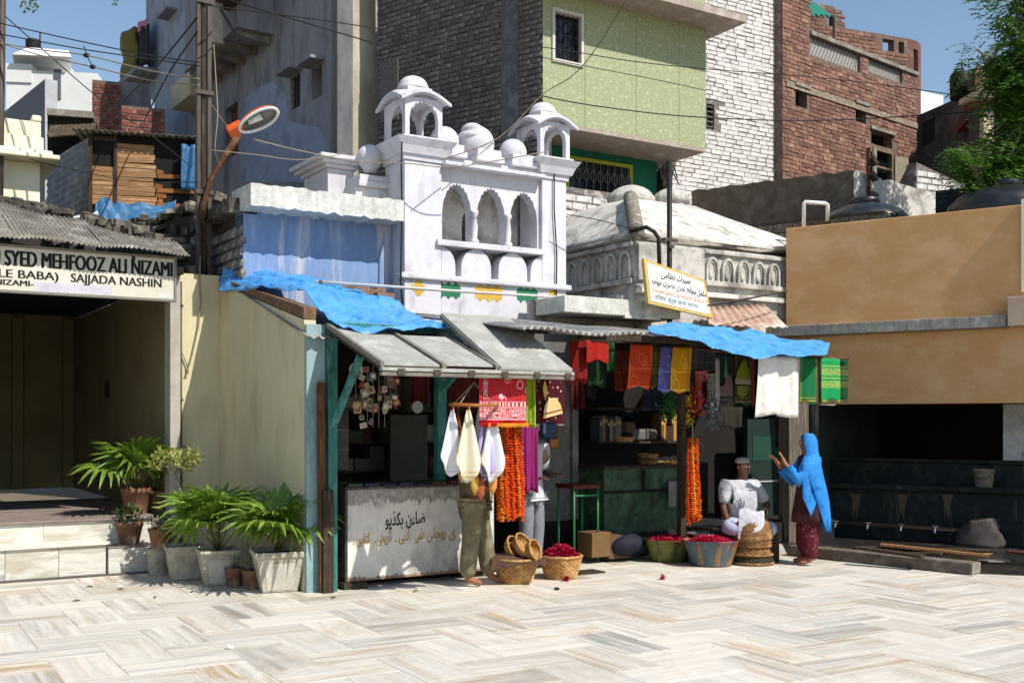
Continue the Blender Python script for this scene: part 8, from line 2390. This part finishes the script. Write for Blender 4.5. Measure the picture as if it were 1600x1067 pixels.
# ------------------------------------------------------------------ people
def skinned(name, joints, edges, mat, parent, fr, root, sub=2):
    names = list(joints)
    me = bpy.data.meshes.new(name)
    me.from_pydata([Vector(joints[n][:3]) for n in names], [(names.index(a), names.index(b)) for a, b in edges], [])
    o = bpy.data.objects.new(name, me); COL.objects.link(o)
    sk = o.modifiers.new('skin', 'SKIN'); sk.use_smooth_shade = True
    sv = me.skin_vertices[0].data
    for i, n in enumerate(names):
        r = joints[n][3]
        sv[i].radius = r if isinstance(r, tuple) else (r, r)
        sv[i].use_root = (n == root)
    sb = o.modifiers.new('sub', 'SUBSURF'); sb.levels = sub; sb.render_levels = sub
    dg = bpy.context.evaluated_depsgraph_get(); dg.update()
    m2 = bpy.data.meshes.new_from_object(o.evaluated_get(dg))
    bpy.data.objects.remove(o)
    m2.name = name
    m2.polygons.foreach_set('use_smooth', [True]*len(m2.polygons))
    m2.materials.clear(); m2.materials.append(mat)
    r = bpy.data.objects.new(name, m2)
    link(r, parent, fr.mat)
    return r
def hand(j, e, wrist, dirv, upv, side, size=1.0, curl=.3, tag=''):
    """palm and five fingers rooted at the wrist joint; dirv = pointing, upv = back of hand normal"""
    w = Vector(j[wrist][:3]); d = Vector(dirv).normalized(); u = Vector(upv); u = (u-d*u.dot(d)).normalized(); s = d.cross(u).normalized()*side
    pl = w+d*.05*size; k = 'palm'+tag
    j[k] = (*pl, (.030*size, .016*size)); e.append((wrist, k))
    for i, (off, ln) in enumerate(((-.028,.070),(-.010,.082),(.010,.078),(.027,.062))):
        b = pl + d*.035*size + s*off*size
        m_ = b + d*ln*.5*size - u*curl*.02*size + s*off*.25*size; t = m_ + d*ln*.5*size*(1-curl*.4) - u*curl*.035*size
        for q, p, r in (('a',b,.0095),('b',m_,.0085),('c',t,.007)): j['f%d%s%s'%(i,q,tag)] = (*p, r*size)
        e += [(k,'f%da%s'%(i,tag)),('f%da%s'%(i,tag),'f%db%s'%(i,tag)),('f%db%s'%(i,tag),'f%dc%s'%(i,tag))]
    b = pl - s*.034*size - d*.012*size; m_ = b - s*.022*size + d*.025*size; t = m_ + d*.03*size - s*.004*size
    for q, p, r in (('a',b,.011),('b',m_,.010),('c',t,.008)): j['t%s%s'%(q,tag)] = (*p, r*size)
    e += [(k,'ta'+tag),('ta'+tag,'tb'+tag),('tb'+tag,'tc'+tag)]
SKIN = surf('brown_skin', [h((150,100,74)), h((136,88,64))], scale=9, rough=.55, bump=.03, fine=.03, sss=.08)
SKIND = surf('dark_skin', [h((96,64,48)), h((84,54,40))], scale=9, rough=.5, bump=.03, fine=.03, sss=.06)
HAIR = surf('black_hair', [h((22,18,16)), h((32,28,24))], scale=30, rough=.5, bump=.1)
EYEW = surf('eye_white', [h((220,214,206))], rough=.3, bump=0); EYED = surf('eye_dark', [h((24,18,16))], rough=.2, bump=0); LIP = surf('lip', [h((120,66,58))], rough=.5, bump=0)
def face(parent, fr, c, fw, lf, sk, r=.085, beard=None):
    """nose, eyes, mouth and ears on a head centred at c; fw = facing, lf = left"""
    c = Vector(c); f = Vector(fw).normalized(); l = Vector(lf).normalized(); u = f.cross(l)
    for s in (-1,1):
        e = c + f*r*.86 + l*s*r*.36 + u*r*.10
        MB(fr).ball(e-f*r*.02, r*.11, 8, 6).build('eye', EYEW, parent, smooth=True)
        MB(fr).ball(e+f*r*.05, r*.07, 8, 6).build('iris', EYED, parent, smooth=True)
        MB(fr).path([e+l*s*-r*.16+f*r*.06+u*r*.17, e+f*r*.08+u*r*.23, e+l*s*r*.2+f*r*-.02+u*r*.18], r*.04, 5).build('eyebrow', HAIR, parent)
        MB(fr).ball(c + l*s*r*.98 - f*r*.1, r*.24, 10, 8, (.5,.7,1.0)).build('ear', sk, parent, smooth=True)
    MB(fr).loft([[c+f*(r*fo)+u*(r*z)+l*(r*w*math.cos(a))+f*(r*w*.6*math.sin(a)) for a in [2*math.pi*k/8 for k in range(8)]] for fo, z, w in ((.86,.22,.07),(.98,.0,.12),(1.10,-.2,.16),(1.0,-.3,.17),(.85,-.32,.1))]).build('nose', sk, parent, smooth=True)
    MB(fr).path([c+f*r*.84-u*r*.58+l*r*.26, c+f*r*.95-u*r*.55, c+f*r*.84-u*r*.58-l*r*.26], [r*.03,r*.06,r*.03], 6).build('mouth', LIP, parent, smooth=True)

# woman with the blue headscarf: faces the seller (towards -X)
WF = Frame(*gpos(1263, 882), 176.0)
wo = thing('person', 'person in a bright blue headscarf raising both open hands beside the stall', 'person', WF, 0, 0)
j = {'pelvis':(0,0,.80,.115),'spine':(0,0,.98,.10),'chest':(0,0,1.15,.11),'neck':(.01,0,1.29,.045),'jaw':(.035,0,1.35,.060),'head':(.02,0,1.425,.082),'crown':(.01,0,1.49,.062),
     'hipL':(0,.08,.76,.085),'kneeL':(.02,.085,.43,.055),'ankL':(-.02,.08,.07,.036),'toeL':(.12,.09,.03,.028),
     'hipR':(0,-.08,.76,.085),'kneeR':(.03,-.08,.43,.055),'ankR':(.02,-.08,.07,.036),'toeR':(.16,-.09,.03,.028),
     'shL':(0,.155,1.21,.055),'elL':(.16,.20,1.0,.04),'wrL':(.30,.14,1.19,.026),
     'shR':(0,-.155,1.21,.055),'elR':(.17,-.19,.98,.04),'wrR':(.33,-.10,1.17,.026)}
e = [('pelvis','spine'),('spine','chest'),('chest','neck'),('neck','jaw'),('jaw','head'),('head','crown'),('pelvis','hipL'),('hipL','kneeL'),('kneeL','ankL'),('ankL','toeL'),('pelvis','hipR'),('hipR','kneeR'),('kneeR','ankR'),('ankR','toeR'),('chest','shL'),('shL','elL'),('elL','wrL'),('chest','shR'),('shR','elR'),('elR','wrR')]
hand(j, e, 'wrL', (.35,-.1,.95), (-.6,.2,.3), -1, .88, .25, 'L')
hand(j, e, 'wrR', (.65,.1,.75), (-.5,-.2,.6), 1, .88, .25, 'R')
skinned('body', j, e, SKIN, wo, WF, 'pelvis')
face(wo, WF, (.02,0,1.415), (1,0,-.03), (0,1,0), SKIN, .084)
def ell(cx, cy, z, rx, ry, n=24, fold=0, ph=0, k=7):
    return [Vector((cx+(rx+fold*math.sin(k*a+ph))*math.cos(a), cy+(ry+fold*math.sin(k*a+ph))*math.sin(a), z)) for a in [2*math.pi*i/n for i in range(n)]]
KAM = surf('dark_maroon_cloth', [h((70,36,34)), h((54,28,28)), h((84,46,42))], scale=12, rough=.9, bump=.2)
MB(WF).loft([ell(.0,0,1.27,.07,.10), ell(0,0,1.24,.10,.17), ell(0,0,1.12,.125,.185), ell(0,0,.95,.125,.17,fold=.004), ell(0,0,.78,.155,.19,fold=.008), ell(.0,0,.6,.175,.215,fold=.014,ph=1), ell(0,0,.50,.18,.225,fold=.018,ph=1)], cap=False).build('tunic', KAM, wo, smooth=True, solid=.006)
TRO2 = patmat('maroon_flower_trouser', (96,34,44), (190,130,130), 'dots')
for s in (-1,1):
    x0 = .0 if s > 0 else .03
    MB(WF).loft([ell(x0*.3,.075*s,.62,.11,.105,fold=.004), ell(x0*.6,.08*s,.42,.105,.10,fold=.008,ph=s), ell(x0,.082*s,.22,.085,.085,fold=.01,ph=s), ell(x0-.02,.082*s,.10,.055,.055,fold=.005), ell(x0-.02,.082*s,.07,.05,.05)], cap=False).build('trouser_leg', TRO2, wo, smooth=True, solid=.005)
BLUEC = surf('blue_veil', [h((34,122,204)), h((52,144,220)), h((24,102,184))], scale=6, rough=.75, bump=.25, bscale=25, fine=.05, trans=.2)
def arcring(z, rx, ry, cx, half, n=30, fold=0, ph=0, lean=0):
    out = []
    for i in range(n+1):
        a = math.pi + (i/n-.5)*2*half      # centred on the back (-x)
        f = fold*math.sin(9*a+ph)
        out.append(Vector((cx+(rx+f)*math.cos(a), (ry+f)*math.sin(a), z + lean*abs(i/n-.5))))
    return out
rows = [arcring(1.525,.02,.02,.0,R(150)), arcring(1.522,.05,.05,.0,R(142)), arcring(1.495,.088,.085,.01,R(135)), arcring(1.44,.112,.102,.012,R(122)), arcring(1.38,.115,.104,.008,R(118)), arcring(1.32,.108,.105,.0,R(118),fold=.003),
        arcring(1.275,.115,.14,-.0,R(120),fold=.004), arcring(1.23,.15,.215,.01,R(125),fold=.005), arcring(1.16,.165,.245,.03,R(118),fold=.007), arcring(1.05,.175,.25,.03,R(108),fold=.016,ph=.5), arcring(.9,.18,.24,.0,R(90),fold=.022,ph=.8), arcring(.72,.19,.23,-.02,R(76),fold=.026,ph=1.1), arcring(.54,.195,.22,-.03,R(66),fold=.028,ph=1.3), arcring(.37,.19,.21,-.04,R(52),fold=.03,ph=1.5,lean=.12)]
MB(WF).loft(rows, cap=False, close=False).build('headscarf', BLUEC, wo, smooth=True, solid=.005)
for s, sh_, el_, wr_ in ((1,'shL','elL','wrL'),(-1,'shR','elR','wrR')):
    A, B, C2 = (Vector(j[k][:3]) for k in (sh_, el_, wr_))
    MB(WF).path([A+Vector((0,0,.02)), A.lerp(B,.5)+Vector((-.01,0,0)), B+Vector((0,0,-.015)), B.lerp(C2,.4), B.lerp(C2,.72)], [.085,.082,.075,.062,.055], 14, cap=False).build('sleeve', BLUEC, wo, smooth=True, solid=.004)
# fall of the veil over the near arm
MB(WF).grid(lambda u,v: (.12-.20*u, .20+.055*math.sin(3*u+1)+.02*v, 1.2-.62*v*(1-.35*abs(2*u-1))), 12, 14).build('veil_fall', BLUEC, wo, smooth=True, solid=.004)

# seller sitting
SX, SY = (1160-800)/FPX*13.05, 13.05
SF = Frame(SX, SY, -84.0)
st_ = thing('low_seat', 'low wooden seat box under the flower seller', 'seat', SF, -.05, 0)
MB(SF).box(-.3,.28,-.36,.36,.0,.34).build('box', OLDW, st_, bevel=.01)
se_ = thing('person', 'person in a white short-sleeved shirt and cap, seated behind the petal tubs', 'person', SF, 0, 0, .34)
j = {'pelvis':(-.02,0,.44,.14),'belly':(.02,0,.60,.145),'chest':(.01,0,.82,.145),'neck':(.0,0,.98,.052),'jaw':(.03,-.0,1.045,.062),'head':(.015,0,1.125,.084),'crown':(.005,0,1.19,.065),
     'shL':(0,.165,.88,.06),'elL':(.06,.29,.66,.046),'wrL':(.28,.16,.58,.030),
     'shR':(0,-.165,.88,.06),'elR':(.06,-.26,.64,.046),'wrR':(.26,-.24,.44,.030),
     'hipL':(.06,.11,.43,.095),'kneeL':(.325,.265,.41,.065),'ankL':(.38,.02,.38,.042),'toeL':(.42,-.10,.36,.035),
     'hipR':(.06,-.11,.43,.095),'kneeR':(.325,-.295,.43,.065),'ankR':(.42,-.02,.38,.042),'toeR':(.47,.10,.36,.035)}
e = [('pelvis','belly'),('belly','chest'),('chest','neck'),('neck','jaw'),('jaw','head'),('head','crown'),('chest','shL'),('shL','elL'),('elL','wrL'),('chest','shR'),('shR','elR'),('elR','wrR'),('pelvis','hipL'),('hipL','kneeL'),('kneeL','ankL'),('ankL','toeL'),('pelvis','hipR'),('hipR','kneeR'),('kneeR','ankR'),('ankR','toeR')]
hand(j, e, 'wrL', (.5,-.8,-.2), (.2,.1,.9), -1, 1.05, .6, 'L')
hand(j, e, 'wrR', (.8,.1,-.6), (.4,0,.8), 1, 1.05, .5, 'R')
skinned('body', j, e, SKIND, se_, SF, 'pelvis')
face(se_, SF, (.015,.0,1.115), (.8,.6,.0), (-.6,.8,0), SKIND, .086)
SHIRT = surf('white_shirt', [h((200,200,204)), h((180,180,186)), h((212,212,214))], scale=7, rough=.85, bump=.6, bscale=20, fine=.04, trans=.08)
js = {'pelvis':(-.02,0,.42,.185),'belly':(.02,0,.60,.185),'chest':(.01,0,.82,.175),'nk':(0,0,.945,.11),'shL':(0,.175,.895,.10),'mL':(.03,.228,.78,.085),'eL':(.05,.268,.68,.072),'shR':(0,-.175,.895,.10),'mR':(.03,-.22,.78,.085),'eR':(.05,-.245,.67,.072)}
skinned('shirt', js, [('pelvis','belly'),('belly','chest'),('chest','nk'),('chest','shL'),('shL','mL'),('mL','eL'),('chest','shR'),('shR','mR'),('mR','eR')], SHIRT, se_, SF, 'pelvis')
jt = {'pelvis':(-.02,0,.40,.17),'hipL':(.08,.13,.42,.125),'kneeL':(.33,.27,.41,.09),'aL':(.385,.06,.37,.07),'hipR':(.08,-.13,.42,.125),'kneeR':(.33,-.30,.43,.09),'aR':(.42,-.04,.37,.07)}
skinned('trousers', jt, [('pelvis','hipL'),('hipL','kneeL'),('kneeL','aL'),('pelvis','hipR'),('hipR','kneeR'),('kneeR','aR')], surf('lavender_cotton', [h((176,176,196)), h((156,156,178))], scale=7, rough=.9, bump=.3), se_, SF, 'pelvis')
MB(SF).lathe([(.080,0),(.086,.015),(.084,.04),(.066,.065),(.01,.072)], (-.006,0,1.165), 24).build('cap', M1('white_cap', (150,148,142)), se_, smooth=True)
MB(SF).path([Vector((.215,.20,.60))+Vector((.036*math.cos(a)*.5, .036*math.cos(a)*.8, .036*math.sin(a))) for a in [2*math.pi*k/16 for k in range(17)]], .008, 6).build('watch', M1('gold_watch', (200,170,90), rough=.3), se_, smooth=True)
wc2 = thing('white_napkin', 'bright white cloth hanging from the hand of the seated person', 'cloth', SF, .4, .05, .4)
MB(SF).grid(lambda u,v: (.40+.05*math.sin(5*u)*v+.10*v, .13-.30*u-.03*v, .64-.02*math.sin(6*u)-.36*v**1.2*(.45+.55*u)), 16, 16).build('cloth', SHIRT, wc2, smooth=True, solid=.004)

# customer at the counter, seen below the handkerchiefs
CX, CY = gpos(742, 914)
CFr = Frame(CX, CY, 8.0)
cu = thing('person', 'barefoot person in olive shirt and khaki trousers standing behind the hanging handkerchiefs', 'person', CFr, 0, 0)
j = {'pelvis':(0,0,.88,.12),'spine':(.0,.02,1.06,.115),'chest':(.01,.04,1.24,.125),'neck':(.02,.05,1.40,.05),'jaw':(.05,.05,1.47,.062),'head':(.04,.05,1.545,.084),'crown':(.03,.05,1.605,.066),
     'shL':(0,.22,1.32,.062),'elL':(.08,.28,1.07,.047),'wrL':(.18,.40,.99,.029),
     'shR':(0,-.15,1.32,.062),'elR':(-.06,-.20,1.08,.047),'wrR':(.12,-.12,.98,.029),
     'hipL':(0.02,.09,.84,.10),'kneeL':(.10,.10,.46,.066),'ankL':(.16,.10,.08,.040),'toeL':(.30,.07,.03,.034),
     'hipR':(-.02,-.09,.84,.10),'kneeR':(-.05,-.09,.46,.066),'ankR':(-.09,-.09,.08,.040),'toeR':(.06,-.12,.03,.034)}
e = [('pelvis','spine'),('spine','chest'),('chest','neck'),('neck','jaw'),('jaw','head'),('head','crown'),('chest','shL'),('shL','elL'),('elL','wrL'),('chest','shR'),('shR','elR'),('elR','wrR'),('pelvis','hipL'),('hipL','kneeL'),('kneeL','ankL'),('ankL','toeL'),('pelvis','hipR'),('hipR','kneeR'),('kneeR','ankR'),('ankR','toeR')]
hand(j, e, 'wrL', (.6,.7,-.1), (0,0,1), -1, 1.0, .3, 'L')
hand(j, e, 'wrR', (.9,.2,.3), (0,-.5,.8), 1, 1.0, .4, 'R')
skinned('body', j, e, SKIN, cu, CFr, 'pelvis')
face(cu, CFr, (.04,.05,1.535), (1,.2,0), (-.2,1,0), SKIN, .086)
MB(CFr).ball((.015,.05,1.575), .098, 16, 10, (1,.95,.85)).build('hair', HAIR, cu, smooth=True)
OLS = surf('olive_shirt', [h((110,98,72)), h((92,80,58)), h((124,112,84))], scale=7, rough=.9, bump=.35, bscale=20)
js = {'hem':(0,0,.86,.172),'pelvis':(0,0,.94,.165),'spine':(0,.02,1.08,.16),'chest':(.01,.04,1.24,.16),'nk':(.015,.05,1.37,.08),'shL':(0,.215,1.31,.09),'mL':(.04,.25,1.18,.082),'eL':(.08,.28,1.08,.075),'wL':(.15,.36,1.01,.055),'shR':(0,-.145,1.31,.09),'mR':(-.03,-.18,1.18,.082),'eR':(-.06,-.20,1.07,.075),'wR':(.06,-.15,1.0,.055)}
skinned('shirt', js, [('hem','pelvis'),('pelvis','spine'),('spine','chest'),('chest','nk'),('chest','shL'),('shL','mL'),('mL','eL'),('eL','wL'),('chest','shR'),('shR','mR'),('mR','eR'),('eR','wR')], OLS, cu, CFr, 'pelvis')
KHA = surf('khaki_trousers', [h((124,116,92)), h((106,98,76)), h((140,132,106))], scale=6, rough=.9, bump=.4, bscale=14)
jt = {'pelvis':(0,0,.88,.15),'hipL':(.03,.09,.80,.125),'kneeL':(.10,.10,.46,.10),'cL':(.14,.10,.25,.094),'aL':(.16,.10,.075,.098),'hipR':(-.03,-.09,.80,.125),'kneeR':(-.05,-.09,.46,.10),'cR':(-.075,-.09,.25,.094),'aR':(-.085,-.09,.075,.098)}
skinned('trousers', jt, [('pelvis','hipL'),('hipL','kneeL'),('kneeL','cL'),('cL','aL'),('pelvis','hipR'),('hipR','kneeR'),('kneeR','cR'),('cR','aR')], KHA, cu, CFr, 'pelvis')

# second customer half hidden behind the marigold garland
XX, YY = (828-800)/FPX*12.5, 12.5
DFr = Frame(XX, YY, -40.0)
dp2 = thing('person', 'person in a white shirt with bent elbow, half hidden behind the marigold garland', 'person', DFr, 0, 0)
j = {'pelvis':(0,0,.90,.12),'spine':(0,0,1.08,.115),'chest':(0,0,1.27,.125),'neck':(.01,0,1.43,.05),'jaw':(.04,0,1.49,.062),'head':(.03,0,1.565,.084),'crown':(.02,0,1.625,.066),
     'shL':(0,.19,1.35,.062),'elL':(-.02,.27,1.08,.047),'wrL':(.20,.20,1.05,.029),'shR':(0,-.19,1.35,.062),'elR':(.0,-.26,1.08,.047),'wrR':(.20,-.14,1.02,.029),
     'hipL':(0,.09,.85,.10),'kneeL':(.03,.10,.47,.066),'ankL':(.0,.10,.08,.040),'toeL':(.15,.11,.03,.034),'hipR':(0,-.09,.85,.10),'kneeR':(.03,-.10,.47,.066),'ankR':(.0,-.10,.08,.040),'toeR':(.15,-.11,.03,.034)}
e = [('pelvis','spine'),('spine','chest'),('chest','neck'),('neck','jaw'),('jaw','head'),('head','crown'),('chest','shL'),('shL','elL'),('elL','wrL'),('chest','shR'),('shR','elR'),('elR','wrR'),('pelvis','hipL'),('hipL','kneeL'),('kneeL','ankL'),('ankL','toeL'),('pelvis','hipR'),('hipR','kneeR'),('kneeR','ankR'),('ankR','toeR')]
hand(j, e, 'wrL', (.9,-.3,.1), (0,0,1), -1, 1.0, .5, 'L'); hand(j, e, 'wrR', (.9,.3,.1), (0,0,1), 1, 1.0, .5, 'R')
skinned('body', j, e, SKIND, dp2, DFr, 'pelvis')
face(dp2, DFr, (.03,0,1.555), (1,0,0), (0,1,0), SKIND, .086)
MB(DFr).ball((.0,0,1.595), .098, 16, 10, (1,.95,.85)).build('hair', HAIR, dp2, smooth=True)
js = {'hem':(0,0,.80,.16),'pelvis':(0,0,.92,.155),'spine':(0,0,1.09,.15),'chest':(0,0,1.27,.155),'nk':(.005,0,1.40,.08),'shL':(0,.185,1.34,.092),'mL':(-.01,.23,1.20,.088),'eL':(-.015,.265,1.09,.085),'shR':(0,-.185,1.34,.092),'mR':(0,-.225,1.20,.088),'eR':(0,-.255,1.09,.085)}
skinned('shirt', js, [('hem','pelvis'),('pelvis','spine'),('spine','chest'),('chest','nk'),('chest','shL'),('shL','mL'),('mL','eL'),('chest','shR'),('shR','mR'),('mR','eR')], SHIRT, dp2, DFr, 'pelvis')
jt = {'pelvis':(0,0,.88,.14),'hipL':(.0,.09,.80,.115),'kneeL':(.03,.10,.46,.09),'aL':(0,.10,.08,.08),'hipR':(0,-.09,.80,.115),'kneeR':(.03,-.10,.46,.09),'aR':(0,-.10,.08,.08)}
skinned('trousers', jt, [('pelvis','hipL'),('hipL','kneeL'),('kneeL','aL'),('pelvis','hipR'),('hipR','kneeR'),('kneeR','aR')], surf('grey_trousers', [h((130,132,136)), h((110,112,118))], scale=6, rough=.9, bump=.3), dp2, DFr, 'pelvis')
hang('magenta_scarf', 'magenta scarf hanging beside the marigold garland', 'scarf', 815, 840, 650, 768, -.35, M1('magenta_cloth', (136,30,100)), 2, .03)
